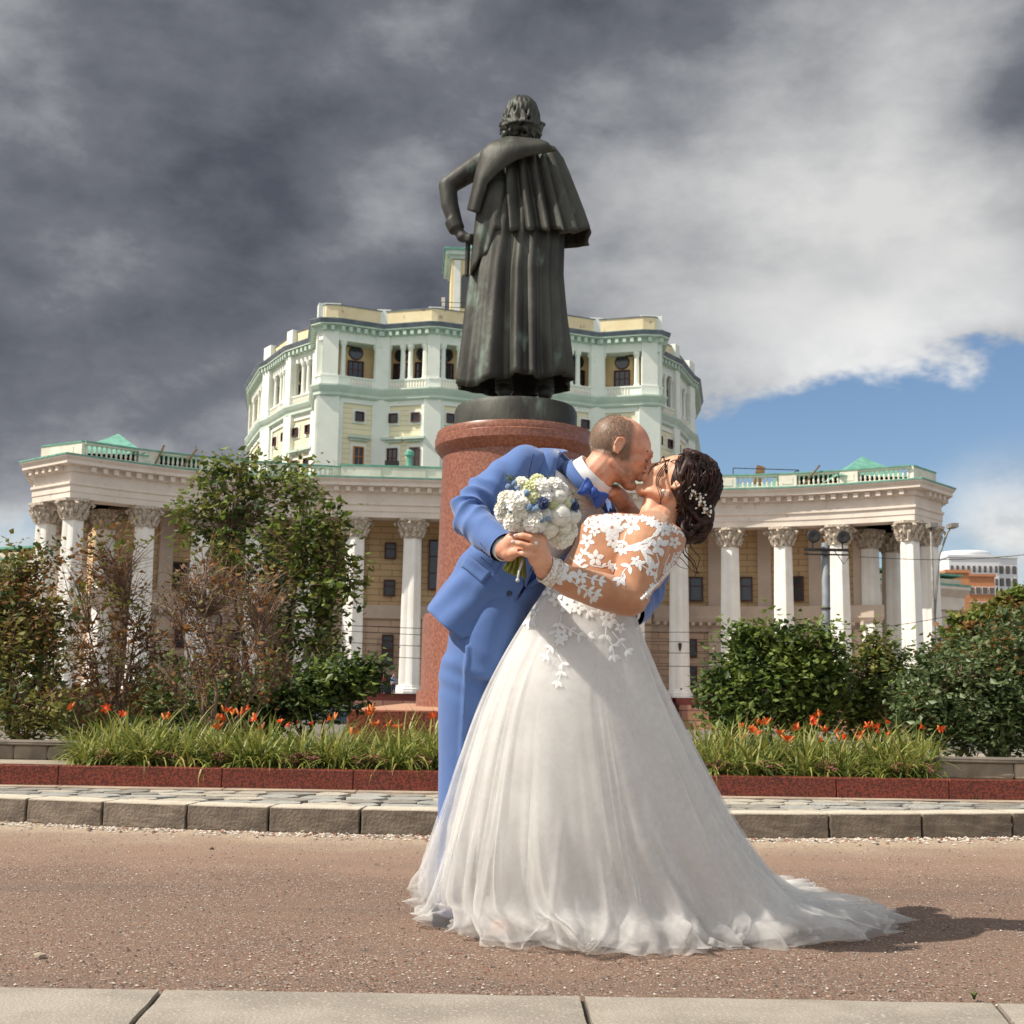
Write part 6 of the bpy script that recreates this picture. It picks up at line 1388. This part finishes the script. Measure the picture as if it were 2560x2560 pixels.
spec = [('f', 1035, 850, 52, 5, .3), ('f', 1085, 955, 58, 5, 1.0), ('f', 1185, 770, 80, 7, .2), ('f', 1100, 740, 56, 6, .9), ('f', 1020, 760, 44, 5, .1), ('f', 1300, 755, 66, 5, .5), ('f', 1150, 700, 46, 5, .2), ('f', 1250, 700, 40, 5, .7),
        ('f', 1475, 885, 66, 6, .4), ('f', 1560, 860, 44, 5, .2), ('f', 1340, 705, 36, 5, .4), ('f', 1420, 735, 40, 5, .1), ('f', 1500, 790, 44, 5, .8), ('f', 1190, 850, 52, 6, .3), ('f', 1080, 790, 40, 5, .3), ('f', 1215, 890, 38, 5, .8),
        ('s', [(930, 950), (965, 985), (1000, 1010)], 46, 22), ('s', [(940, 1010), (990, 965), (1010, 930)], 42, 20), ('s', [(1060, 1000), (1120, 1010), (1160, 1000)], 40, 18), ('f', 985, 965, 38, 5, .2), ('f', 1190, 1010, 34, 5, .4),
        ('t', [(1270, 890), (1330, 880), (1400, 850), (1450, 810), (1470, 775), (1445, 750), (1415, 755)], 26), ('t', [(1260, 905), (1330, 905), (1400, 880), (1440, 845)], 22), ('l', 1300, 895, -.15, 110, 34), ('l', 1390, 905, .6, 110, 30), ('l', 1420, 980, 1.1, 100, 34), ('t', [(1360, 890), (1385, 940), (1405, 990), (1430, 1015)], 22),
        ('s', [(1270, 800), (1255, 850), (1245, 900)], 44, 20), ('s', [(1330, 960), (1290, 1000), (1250, 1040), (1235, 1075)], 56, 26), ('s', [(1300, 960), (1350, 990), (1395, 1020)], 44, 20), ('f', 1330, 975, 40, 5, .1), ('s', [(1450, 930), (1465, 980), (1450, 1040)], 48, 22), ('s', [(1530, 930), (1500, 1000), (1470, 1060)], 48, 22), ('s', [(1560, 920), (1530, 1000), (1490, 1070), (1440, 1120)], 36, 18),
        ('f', 915, 1045, 66, 6, .2), ('f', 990, 1070, 52, 5, .8), ('f', 870, 1035, 46, 5, .4), ('s', [(940, 1090), (985, 1130), (1040, 1150), (1080, 1165)], 48, 22), ('s', [(1010, 1060), (1060, 1080), (1105, 1090)], 44, 20), ('s', [(1000, 1100), (1030, 1160), (1060, 1190)], 42, 20), ('l', 860, 1090, .9, 70, 40)]
rnd = random.Random(8)
for k in range(16): spec.append(('f', 1010+k*40+rnd.uniform(-8, 8), 715-12*math.sin(k/15*math.pi)+max(0, k-8)*13, rnd.uniform(26, 34), 5, rnd.uniform(0, 1)))
for k in range(13): spec.append(('f', 1590-k*17, 930+k*21, 24, 5, k*.3))
lace(BB, 'lace_applique', bod, .0012, spec)
spec = [('s', [(880, 1300), (870, 1350), (850, 1400), (870, 1440)], 52, 24), ('s', [(870, 1350), (930, 1390), (980, 1420), (1035, 1430)], 46, 22), ('s', [(860, 1440), (820, 1490), (790, 1540)], 44, 18), ('s', [(860, 1540), (885, 1590), (880, 1640), (860, 1700)], 44, 22), ('f', 880, 1420, 48, 5, .4), ('f', 915, 1240, 62, 6, .2), ('f', 850, 1210, 50, 5, .6), ('f', 980, 1260, 46, 5, .1), ('s', [(730, 1180), (700, 1260), (690, 1330)], 56, 26), ('f', 740, 1190, 48, 5, .2), ('f', 790, 1150, 44, 5, .8),
        ('f', 1160, 1330, 60, 6, .3), ('s', [(1150, 1350), (1140, 1420), (1180, 1480), (1190, 1540)], 50, 24), ('s', [(1180, 1400), (1220, 1450), (1270, 1510)], 46, 22), ('s', [(1000, 1230), (1040, 1280)], 46, 20), ('f', 1120, 1270, 40, 5, .3), ('f', 1230, 1380, 40, 5, .3)]
lace(BS, 'skirt_applique', sk, .004, spec)
# lace cuff, pearl buttons, belt of beads
M_cuff = mat('lace_cuff', (.80, .78, .74), (.55, .47, .40), scale=130, rough=.8, lo=.48, hi=.56)
cax = (bWR-FA[2]).normalized(); cc = FA[2]*.33+FA[3]*.67; mb = MB(); ring(mb, cc, cax, .0425, .040, .024); ring(mb, cc-cax*.006, cax, .0445, .0435, .006); ring(mb, cc+cax*.022, cax, .0415, .041, .005); mb.build('lace_cuff', M_cuff, bod, True)
M_pearl = mat('pearl', (.86, .84, .80), rough=.2)
pearl = MB(); blob3(pearl, (0, 0, 0), (1, 1, 1), 8, 6); pm = pearl.mesh('pearl_button', M_pearl, True)
for k in range(16):
    p = onsurf(BB, *z2n(1548-k*12.5, 1005+k*13.0), .003)
    if p: link('pearl_button', pm, None, bod, loc=p, scale=(.0058,)*3)
# ---- hair: swept back into a loose low bun, in glossy locks
mb = MB(); mb2 = MB(); rot = Matrix((bf, bu.cross(bf).normalized(), bu)).transposed()
bfn = bf.normalized(); bun_ = (bu-bfn*bu.dot(bfn)).normalized(); bln = bun_.cross(bfn).normalized(); rot = Matrix((bfn, bln, bun_)).transposed()
blob3(mb, TB((-.036, 0, .036)), (.091, .084, .086), 24, 16, rot); blob3(mb, Z(1715, 560, 3.985), (.058, .072, .082), 18, 12); blob3(mb, Z(1690, 690, 3.98), (.060, .07, .075), 18, 12)
blob3(mb, Z(1640, 760, 3.975), (.048, .055, .060), 16, 12); limb(mb, [Z(1660, 700, 3.97), Z(1625, 830, 3.965)], [.045, .02], 12)
rnd = random.Random(12)
def surfpoint(a, ph, k=1.0): return TB((-.030+.108*k*math.cos(ph)*math.cos(a), .092*k*math.cos(ph)*math.sin(a), .036+.098*k*math.sin(ph)))
for k in range(46):       # locks from the hairline to the nape
    s = -1 if k % 5 else 1; y0 = rnd.uniform(.0, .085)*s; f0 = .056-.65*abs(y0)+rnd.uniform(-.008, .008)
    st_ = TB((f0, y0*.95, .128-9.0*y0*y0-.30*max(0, f0))); en = Z(1690+rnd.uniform(-50, 50), 650+rnd.uniform(-70, 80), 3.97+s*.045+rnd.uniform(-.02, .02)); cm = TB((-.036, 0, .036)); pts = []; rr = []
    for j in range(10):
        t = j/9; p = st_.lerp(en, t); d = p-cm; m_ = .093+.004*math.sin(7*t+k); 
        if d.length < m_: p = cm+d.normalized()*m_
        pts.append(p+Vector((0, .004*math.sin(6*t+k), .004*math.cos(5*t+k)))); rr.append(.010*(1-.3*t)+.002)
    mb.tube(pts, rr, 7)
for k in range(34):      # curls of the bun
    c = Vector(Z(1665+rnd.uniform(-55, 70), 690+rnd.uniform(-90, 110), 3.945+rnd.uniform(-.03, .05))); a0 = rnd.uniform(0, 6); r = rnd.uniform(.018, .034); pts = []
    for j in range(9): a = a0+j*.55; pts.append(c+Vector((r*math.cos(a), -.02+.012*math.sin(a*1.3+k), r*1.15*math.sin(a))))
    mb.tube(pts, [.008]*9, 6)
for k in range(420):      # fine strands riding on the mass
    u_ = rnd.random(); s = -1 if rnd.random() < .75 else 1; y0 = rnd.uniform(.0, .088)*s; f0 = .054-.6*abs(y0)+rnd.uniform(-.05, .01)
    st_ = TB((f0, y0*.97, .130-9.0*y0*y0-.30*max(0, f0))); en = Z(1680+rnd.uniform(-70, 90), 640+rnd.uniform(-120, 120), 3.965+s*.05+rnd.uniform(-.03, .03)); cm = TB((-.036, 0, .036)); pts = []
    for j in range(8):
        t = j/7; p = st_.lerp(en, t); d = p-cm; m_ = .098+.005*math.sin(5*t+k)
        if d.length < m_: p = cm+d.normalized()*m_
        pts.append(p)
    mb2.tube(pts, [.0016]*7+[.0006], 4)
hm = fuse(mb, .0042, 1, .4, 'hair'); hr = link('hair', hm, M_hair, bride); tag(mb2.build('fine_hair', M_hair, hr), kind='stuff')
mb = MB()                # loose strands
def strand(pts, r):
    pts = [Z(*p) for p in pts]; out = []
    for i in range(21): out.append(crom(pts, i/20))
    mb = MB(); mb.tube(out, [r*(1-.7*i/20)+.0004 for i in range(21)], 5); mb.build('loose_strand', M_hair, hr, True)
for dx_ in (0, 7, -6): strand([(1520+dx_, 370, 3.92), (1475+dx_*2, 440, 3.895), (1455+dx_, 500, 3.895), (1480+dx_*2, 560, 3.895), (1475-dx_, 630, 3.90)], .0013)
for dx_ in (0, 8): strand([(1560+dx_, 350, 3.93), (1480, 375+dx_, 3.90), (1425, 400+dx_, 3.90), (1400, 450+dx_, 3.90)], .0015)
for (a, b_) in ((0, 0), (14, 10), (-16, 14), (30, -14), (8, 24)): strand([(1620+a, 820, 3.96), (1600+a*2, 900+b_, 3.96), (1650+a*2, 960+b_, 3.96), (1680+a, 1000+b_*2, 3.96), (1712-a, 1060-b_, 3.965)], .0014)
strand([(1600, 880, 3.96), (1565, 960, 3.955), (1590, 1005, 3.96), (1640, 1020, 3.96)], .0012)
# hair vine of pearls, earring, ring, nails
M_gold = mat('gold_wire', rgb(214, 176, 120), rough=.3, metal=1.0)
BH = BVHTree.FromPolygons([v.co for v in hm.vertices], [tuple(p.vertices) for p in hm.polygons]); mb = MB(); rnd = random.Random(6); main = []
for t in range(18):
    f = t/17; x, y = 1665+90*f, 535+150*f+10*math.sin(9*f); p = onsurf(BH, *z2n(x, y), .006)
    if p is None: continue
    main.append(p)
    for s in range(2):
        q_ = onsurf(BH, *z2n(x+rnd.uniform(-34, 34), y+rnd.uniform(-26, 26)), .009)
        if q_: mb.tube([p, q_], .0008, 4); link('vine_pearl', pm, None, hr, loc=q_, scale=(rnd.choice((.0032, .004, .005)),)*3)
mb.tube(main, .001, 5); mb.build('hair_vine', M_gold, hr)
for p in (Z(1495, 548, 3.875), Z(1510, 566, 3.878)): link('earring', pm, None, bride, loc=p, scale=(.0055,)*3)
link('ring_pearl', pm, None, bride, loc=B(842, 1195, 3.538), scale=(.0065,)*3); mb = MB(); ring(mb, B(830, 1220, 3.545), Vector((-.9, 0, .3)).normalized(), .0125, .0125, .003, 20); mb.build('ring', M_gold, bride)
M_nail = mat('nail', rgb(214, 190, 184), rough=.15)
for p in ((548, 1080, 3.537), (505, 1176, 3.530)): mb = MB(); blob3(mb, B(*p), (.008, .003, .0055), 10, 8); mb.build('nail', M_nail, bride, True)
# ================================================================ bouquet
bq = thing('bouquet', 'round bouquet of white peonies and roses with blue sprigs held in the couple\'s hands', 'bouquet', B(800, 1500, 3.62))
bq0 = Vector(bq.location)
M_pet = {k: mat('petal_'+k, c1, c2, scale=26, rough=.6, trans=.3) for k, (c1, c2) in {'white': (rgb(252, 251, 247), rgb(247, 244, 234)), 'cream': (rgb(252, 250, 240), rgb(247, 243, 226)), 'green': (rgb(232, 232, 196), rgb(208, 212, 160)), 'blue': (rgb(158, 182, 206), rgb(120, 150, 188)), 'deep': (rgb(70, 88, 130), rgb(52, 66, 104))}.items()}
M_leaf = mat('bouquet_green', rgb(104, 118, 84), rgb(74, 92, 62), scale=40, rough=.6)
def petal(mb, c, ax, a, R_, ph0, ph1, wid, lift, rnd, ruff):
    ax = ax.normalized(); u_ = ax.orthogonal().normalized(); v_ = ax.cross(u_); vs = []; n_ = 6; m_ = 4
    for j in range(m_+1):
        f = j/m_; ph = ph0+(ph1-ph0)*f; w_ = wid*math.sin(math.pi*min(.93, .12+.7*f))
        for i in range(n_+1):
            s = i/n_*2-1; aa = a+s*w_/max(.25, math.sin(ph)); p2 = ph-.16*(s*s)*f
            rr = R_*(1+lift*f*f+ruff*math.sin(s*6+a*5)*f*f); d = u_*math.cos(aa)*math.sin(p2)+v_*math.sin(aa)*math.sin(p2)+ax*math.cos(p2); vs.append(c+d*rr)
    mb.add(vs, [(j*(n_+1)+i, j*(n_+1)+i+1, (j+1)*(n_+1)+i+1, (j+1)*(n_+1)+i) for j in range(m_) for i in range(n_)])
bc = B(850, 640, 3.64)
def bloom(x, y, r, kind, m, Yo=0.0):
    r = r/6.0375/FPX*3.58*1.22
    rx = (x-860)/640; ry_ = (y-640)/520; dep = math.sqrt(max(0.05, 1-min(.95, rx*rx*.85+ry_*ry_*.85))); c = B(x, y, 3.645-.115*dep+Yo); ax = (c-B(840, 760, 3.66)).normalized(); ax = (ax+Vector((-.45, -.45, .45))).normalized(); rnd = random.Random(int(x*7+y)); mb = MB()
    c = c-ax*r*.35
    c = c+ax*r*.15; K = {'peony': ((.0, .7, 3, .9, .02), (.25, 1.0, 4, .9, .05), (.55, 1.35, 5, .85, .08), (.9, 1.75, 6, .8, .10)), 'rose': ((.0, .45, 3, .6, .03), (.2, .7, 4, .6, .08), (.4, 1.0, 5, .65, .14), (.65, 1.3, 5, .75, .2), (.95, 1.7, 6, .8, .22)), 'ruffle': ((.0, .35, 4, .5, .10), (.15, .6, 5, .5, .16), (.35, .9, 7, .5, .20), (.6, 1.2, 8, .55, .22), (.9, 1.5, 8, .6, .24), (1.15, 1.8, 8, .6, .24))}[kind]
    for L, (p0, p1, n_, wd_, lf_) in enumerate(K):
        for i in range(n_): petal(mb, c, ax, 2*math.pi*i/n_+L*.8+rnd.uniform(-.15, .15), r*(.86-.03*L)*rnd.uniform(.97, 1.03), p0, p1, wd_, lf_*rnd.uniform(1.2, 2.2), rnd, .05 if kind == 'ruffle' else .015)
    blob3(mb, c, (r*.66, r*.66, r*.66), 12, 10)
    o = mb.build('flower', M_pet[m], bq, True); o.data.transform(Matrix.Translation(-bq0)); return o
for a in ((560, 590, 165, 'ruffle', 'white'), (400, 520, 120, 'ruffle', 'cream'), (500, 850, 140, 'ruffle', 'white'), (820, 860, 150, 'ruffle', 'white'), (1200, 760, 165, 'peony', 'white'), (1400, 770, 125, 'peony', 'white'), (1180, 480, 120, 'peony', 'white'), (1050, 970, 115, 'rose', 'cream'), (1270, 940, 100, 'rose', 'cream'), (790, 490, 95, 'rose', 'green'), (760, 370, 110, 'ruffle', 'green'), (930, 350, 125, 'ruffle', 'white'), (1230, 1080, 165, 'ruffle', 'cream'), (1360, 1000, 110, 'ruffle', 'cream'), (330, 680, 110, 'ruffle', 'white'), (620, 290, 95, 'ruffle', 'cream'), (860, 235, 95, 'rose', 'green'), (1110, 620, 70, 'rose', 'green'), (1310, 580, 80, 'rose', 'green'), (1120, 330, 115, 'ruffle', 'white'), (1220, 370, 90, 'ruffle', 'white'), (660, 730, 100, 'rose', 'cream'), (340, 780, 90, 'ruffle', 'white'), (1000, 500, 85, 'ruffle', 'white'), (1000, 760, 70, 'ruffle', 'white'), (620, 960, 80, 'rose', 'white')): bloom(*a)
rnd = random.Random(9)
for (x, y, r, m) in ((740, 650, 42, 'blue'), (800, 690, 38, 'blue'), (920, 840, 40, 'blue'), (1030, 825, 36, 'blue'), (700, 430, 42, 'blue'), (405, 640, 36, 'blue'), (460, 710, 28, 'blue'), (570, 360, 34, 'blue'), (520, 285, 40, 'blue'), (420, 335, 38, 'blue'), (1390, 560, 34, 'blue'), (870, 650, 40, 'blue'), (1440, 700, 36, 'blue'), (940, 590, 80, 'deep'), (1430, 630, 60, 'deep')):
    bloom(x, y, r, 'rose' if m == 'blue' else 'ruffle', m, -.018)
mb = MB()                # airy green fringe
for (x, y) in ((440, 220), (480, 250), (740, 250), (1040, 230), (1090, 330), (1480, 640), (1440, 560), (1400, 460), (1500, 700), (660, 280), (690, 920), (560, 280), (1060, 370)):
    c = B(x, y, 3.60)
    for k in range(26): d = Vector([rnd.gauss(0, 1) for _ in range(3)]).normalized()*rnd.uniform(.012, .026); mb.tube([c, c+d*.5+Vector((0, 0, .003)), c+d], .0005, 3)
o = mb.build('greenery', M_leaf, bq); o.data.transform(Matrix.Translation(-bq0)); tag(o, kind='stuff')
M_stem = mat('stem_green', rgb(128, 132, 50), rgb(92, 98, 34), scale=30, rough=.5); mb = MB()
for k in range(30):
    f = k/29; xb, yb_ = 360+330*f+rnd.uniform(-12, 12), 1610+110*f+rnd.uniform(-30, 30); Yq = 3.62+rnd.uniform(-.02, .02)
    mb.tube([B(840+rnd.uniform(-80, 80), 900, Yq+.01), B(600+120*(f-.5), 1270, Yq), B(xb, yb_, Yq)], .0036, 7)
o = mb.build('stem_bundle', M_stem, bq, True); o.data.transform(Matrix.Translation(-bq0))
mb = MB(); pts = [B(650, 1400, 3.592), B(630, 1500, 3.585), B(590, 1620, 3.58), B(575, 1700, 3.58), B(570, 1750, 3.58)]
mb.tube(pts, .0034, 8); blob3(mb, B(568, 1755, 3.58), (.006, .006, .006), 8, 6)
o = mb.build('cord', mat('cord_white', (.8, .8, .8), rough=.8, bump=1, bscale=300), bq, True); o.data.transform(Matrix.Translation(-bq0))
# ================================================================ street things behind
def at(x, y, Y): return P(x, y, Y)
M_pole = mat('pole_grey', rgb(140, 146, 150), rgb(118, 124, 130), scale=3, rough=.6); M_blk = mat('speaker_black', rgb(34, 32, 32), rough=.6); M_lampg = mat('lamp_grey', rgb(150, 146, 138), rgb(120, 116, 110), scale=3, rough=.6)
b_ = at(2069, 1730, 32); tp_ = at(2069, 1358, 32)
t = thing('speaker_pole', 'grey pole carrying two round black loudspeakers before the right colonnade', 'pole', (b_.x, 32, -.4))
MB().lathe([(.11, 0), (.10, 3), (.085, tp_.z+.4), (.02, tp_.z+.42)], 14).build('pole', M_pole, t, True)
for z in (1.9, 2.7, 3.3): MB().lathe([(.12, z), (.12, z+.05)], 14).build('clamp', M_iron, t)
br_z = at(2069, 1376, 32).z+.4
MB().box((0, -.12, br_z), (1.12, .07, .07)).box((0, -.12, br_z-.12), (1.12, .04, .04)).build('crossbar', M_iron, t)
for (x, y) in ((2028, 1345), (2102, 1347)):
    p = at(x, y, 32); o = MB().lathe([(.05, -.16), (.10, -.05), (.165, .05), (.165, .09), (.14, .10), (.05, .06)], 24).build('loudspeaker', M_blk, t, True, loc=(p.x-b_.x, -.2, p.z+.4), rot=(R(80), 0, 0))
    MB().tube([(0, 0, 0), (0, 0, .3)], .02, 5).build('bracket', M_iron, t, loc=(p.x-b_.x, -.12, br_z))
mb = MB(); mb.tube([(.2, -.1, br_z), (.45, -.1, br_z-.35), (.6, -.1, br_z-.15), (.55, -.1, br_z)], .012, 5); mb.build('cable', M_blk, t)
# street lamp with two heads
b_ = at(2340, 1730, 60); zt = at(2340, 1318, 60).z
t = thing('street_lamp', 'grey street lamp with two curved heads before the corner columns', 'street lamp', (b_.x, 60, -1.75)); h = zt+1.75
MB().lathe([(.17, 0), (.15, 4.6), (.11, 4.8), (.075, 6.4), (.055, h)], 12).build('pole', M_lampg, t, True)
pe = at(2378, 1316, 60); mb = MB(); dx_ = pe.x-b_.x; mb.tube([(0, 0, 5.4), (.08, 0, 6.6), (dx_*.35, 0, h-1.4), (dx_*.8, 0, h-.25), (dx_, 0, h+.05)], .05, 6); mb.build('arm', M_lampg, t, True)
for (x, a) in ((0, 0), (dx_, .5)): MB().box((x, -.15, h+.05), (.34, .75, .2)).build('lamp_head', M_lampg, t, rot=(0, 0, 0))
# small white notice with a blue frame on a post
p = at(2375, 1600, 45); t = thing('notice_board', 'small white notice with a blue frame standing behind the large dark shrub', 'sign', (p.x, 45, -.9))
MB().box((0, 0, (p.z+.9)), (.62, .05, .36)).build('panel', mat('sign_white', rgb(226, 230, 236), rough=.5), t)
mb = MB(); z = p.z+.9
for (c, d) in (((0, -.03, z+.19), (.68, .04, .03)), ((0, -.03, z-.19), (.68, .04, .03)), ((-.325, -.03, z), (.03, .04, .35)), ((.325, -.03, z), (.03, .04, .35))): mb.box(c, d)
mb.build('frame', mat('sign_blue', rgb(52, 78, 148), rough=.5), t); MB().tube([(0, .04, 0), (0, .04, z)], .03, 6).build('post', M_iron, t)
# overhead wires
M_wire = mat('wire_black', rgb(30, 30, 32), rough=.7)
for (x0, y0, x1, y1, Y, lab) in ((500, 1545, 1960, 1579, 56, 'highest of the thin overhead wires crossing low in front of the columns'), (500, 1554, 1960, 1606, 54, 'second overhead wire from the top crossing in front of the columns'), (500, 1582, 1960, 1634, 53, 'third overhead wire from the top crossing in front of the columns'), (500, 1610, 1960, 1668, 52, 'lowest overhead wire crossing in front of the column bases'), (2150, 1392, 2640, 1378, 58, 'overhead wire crossing the sky before the white building'), (2000, 1575, 2420, 1530, 57, 'overhead wire slanting behind the street lamp')):
    a, c = at(x0, y0, Y), at(x1, y1, Y); mb = MB(); mb.tube([a.lerp(c, k/12)-Vector((0, 0, .25*math.sin(math.pi*k/12))) for k in range(13)], .018, 4); o = mb.build('overhead_wire', M_wire); tag(o, lab, 'wire')
# dark car parked behind the flower bed
p = at(868, 1790, 58); t = thing('parked_car', 'black estate car parked beyond the shrubs beside the pedestal block', 'car', (p.x-.3, 58, -1.62), R(62))
M_car = mat('car_black', rgb(24, 26, 32), rough=.2, spec=.7); M_cg = mat('car_glass', (.02, .025, .03), rough=.08, spec=.9); M_tyre = mat('tyre', (.02, .02, .02), rough=.9); M_chrome = mat('chrome', (.7, .7, .7), rough=.2, metal=1)
prof_ = [(-2.3, .35), (-2.35, .8), (-2.25, 1.0), (-1.9, 1.05), (-1.35, 1.58), (.3, 1.64), (1.0, 1.52), (1.55, 1.02), (2.3, .88), (2.4, .6), (2.35, .35)]; vs = []
for s, k in ((-.92, 1), (.92, 1)):
    for (x, z) in prof_: vs.append((x, s*(1 if z < 1.1 else .84), z))
n_ = len(prof_); me = MB().add(vs, [tuple(range(n_)), tuple(range(2*n_-1, n_-1, -1))]+[(i, (i+1) % n_, n_+(i+1) % n_, n_+i) for i in range(n_)]).mesh('body', M_car); body = link('body', me, None, t)
for s in (-1, 1):
    MB().add([(-1.75, s*.875, 1.10), (-1.28, s*.79, 1.50), (.25, s*.785, 1.55), (.85, s*.80, 1.46), (1.25, s*.88, 1.10)], [(0, 1, 2, 3, 4)]).build('side_window', M_cg, t); MB().tube([(-1.35, s*.74, 1.66), (.3, s*.74, 1.70)], .025, 6).build('roof_rail', M_chrome, t)
    for x in (-1.4, 1.45): MB().lathe([(.33, -.11), (.33, .11), (.2, .12)], 20).build('wheel', M_tyre, t, True, loc=(x, s*.82, .33), rot=(R(90), 0, 0))
    MB().box((-2.28, s*.72, .88), (.12, .3, .2)).build('tail_light', mat('tail_red', rgb(140, 20, 20), rough=.3), t)
MB().add([(-1.90, -.74, 1.08), (-1.42, -.70, 1.50), (-1.42, .70, 1.50), (-1.90, .74, 1.08)], [(0, 1, 2, 3)]).build('rear_window', M_cg, t, loc=(-.02, 0, .02))
# two people by the theatre door, far off
def farperson(x, Y, zf, shirt, trous, lab):
    p = at(x, 1700, Y); mb = MB(); limb(mb, [(0, 0, 1.44), (0, 0, 1.5)], [.05, .05], 8); blob3(mb, (0, 0, 1.62), (.085, .1, .12), 10, 8); limb(mb, [(0, 0, .95), (0, 0, 1.38)], [.15, .17], 10)
    for s in (-1, 1): limb(mb, [(s*.19, 0, 1.38), (s*.23, .03, 1.1), (s*.22, -.05, .82)], [.05, .045, .04], 8); limb(mb, [(s*.09, 0, .92), (s*.10, 0, .5), (s*.11, 0, .06)], [.085, .065, .05], 8); limb(mb, [(s*.11, 0, .04), (s*.12, -.16, .03)], [.045, .035], 8)
    me = fuse(mb, .03, 2); o = link('person', me, M_gskin, loc=(p.x, Y, zf)); tag(o, lab, 'person')
    mb = MB(); limb(mb, [(0, 0, .98), (0, 0, 1.38)], [.175, .19], 10)
    for s in (-1, 1): limb(mb, [(s*.19, 0, 1.38), (s*.23, .03, 1.12)], [.065, .06], 8)
    link('shirt', fuse(mb, .03, 2), shirt, o); mb = MB()
    for s in (-1, 1): limb(mb, [(s*.09, 0, .95), (s*.10, 0, .5), (s*.11, 0, .1)], [.115, .09, .075], 8)
    link('trousers', fuse(mb, .03, 2), trous, o)
zf = EYE-.3; M_t = mat('far_trousers', rgb(44, 44, 54), rough=.8)
farperson(984, 117.2, zf, mat('far_shirt_blue', rgb(128, 140, 170), rough=.8), M_t, 'person in a blue-grey top and dark trousers beside a column base'); farperson(958, 117.6, zf, mat('far_shirt_red', rgb(120, 50, 46), rough=.8), M_t, 'person in a dark red top by the theatre doorway')
# bent metal hoop among the lilies
p = at(1920, 1815, 9.2); t = thing('metal_hoop', 'small grey metal hoop standing behind the orange lilies', 'hoop', (p.x, 9.2, .2)); mb = MB(); mb.tube([(-.07, 0, 0), (-.07, 0, .22)]+[(-.07*math.cos(k*math.pi/6), 0, .22+.07*math.sin(k*math.pi/6)) for k in range(1, 6)]+[(.07, 0, .22), (.07, 0, 0)], .011, 8); mb.build('tube', M_lampg, t, True); MB().box((0, 0, .02), (.2, .05, .03)).build('foot_bar', M_lampg, t)
# ================================================================ buildings at the far right
M_brick = wallmat('orange_brick', rgb(206, 142, 96), rgb(196, 132, 88), 1.2, .35, rgb(180, 128, 96), .2); M_bw = mat('white_facade', rgb(232, 234, 236), rgb(220, 222, 226), scale=.1, rough=.8); M_dkg = mat('far_glass', rgb(92, 88, 80), rough=.15, spec=.7)
def farbox(name, label, x0, x1, ytop, Y, depth, m, rows, cols, rz=0.0, gw=.6, gh=.55, ztop=None):
    a, c = at(x0, ytop, Y), at(x1, ytop, Y); wd = c.x-a.x; H_ = a.z+3.6
    t = thing(name, label, 'building', (a.x, Y, -3.6), rz); MB().box((wd/2, depth/2, H_/2), (wd, depth, H_)).build('wall', m, t); MB().box((wd/2, depth/2, H_+.3), (wd+.6, depth+.6, .6)).build('parapet', m, t)
    for r_ in range(rows):
        for c_ in range(cols):
            z = H_-3.2-r_*3.4; x = wd*(c_+.5)/cols; o = MB().box((0, 0, 0), (wd/cols*gw, .3, 3.4*gh)).build('window', M_bw if m is M_brick else M_frame, t, loc=(x, -.03, z)); MB().box((0, -.06, 0), (wd/cols*gw*.86, .3, 3.4*gh*.86)).build('pane', M_dkg, o)
    return t, wd, H_
t, wd, H_ = farbox('brick_building', 'orange brick block with a flat roof beyond the corner columns', 2366, 2421, 1432, 250, 30, M_brick, 0, 1, R(-3))
for r_ in range(3):
    for c_ in range(5): o = MB().box((0, 0, 0), (.3, 4.2, 2.6)).build('window', M_bw, t, loc=(wd+.05, 3+c_*6, H_-6.5-r_*4)); MB().box((.06, 0, 0), (.3, 1.8, 2.2)).build('pane', M_dkg, o)
farbox('brick_building', 'brown brick block with pale window bands between the colonnade and the white building', 2418, 2486, 1441, 290, 20, M_brick, 4, 4, 0, .8, .5)
t, wd, H_ = farbox('white_building', 'white rounded modern building with a row of small square windows under its roof', 2372, 2496, 1392, 340, 30, M_bw, 4, 9, 0, .45, .5)
MB().lathe([(wd*.5, 0), (wd*.5, 1.6), (wd*.46, 2.0)], 32).build('rounded_roof', M_bw, t, True, loc=(wd*.5, wd*.5, H_))
farbox('white_building', 'stepped white block with dark glass joined to the rounded white building', 2494, 2544, 1395, 345, 30, M_bw, 6, 3, R(4), .6, .6)
farbox('brick_building', 'red-brown apartment block with white balconies seen between the right columns', 2192, 2216, 1500, 230, 12, M_brick, 5, 1, 0, .6, .6)
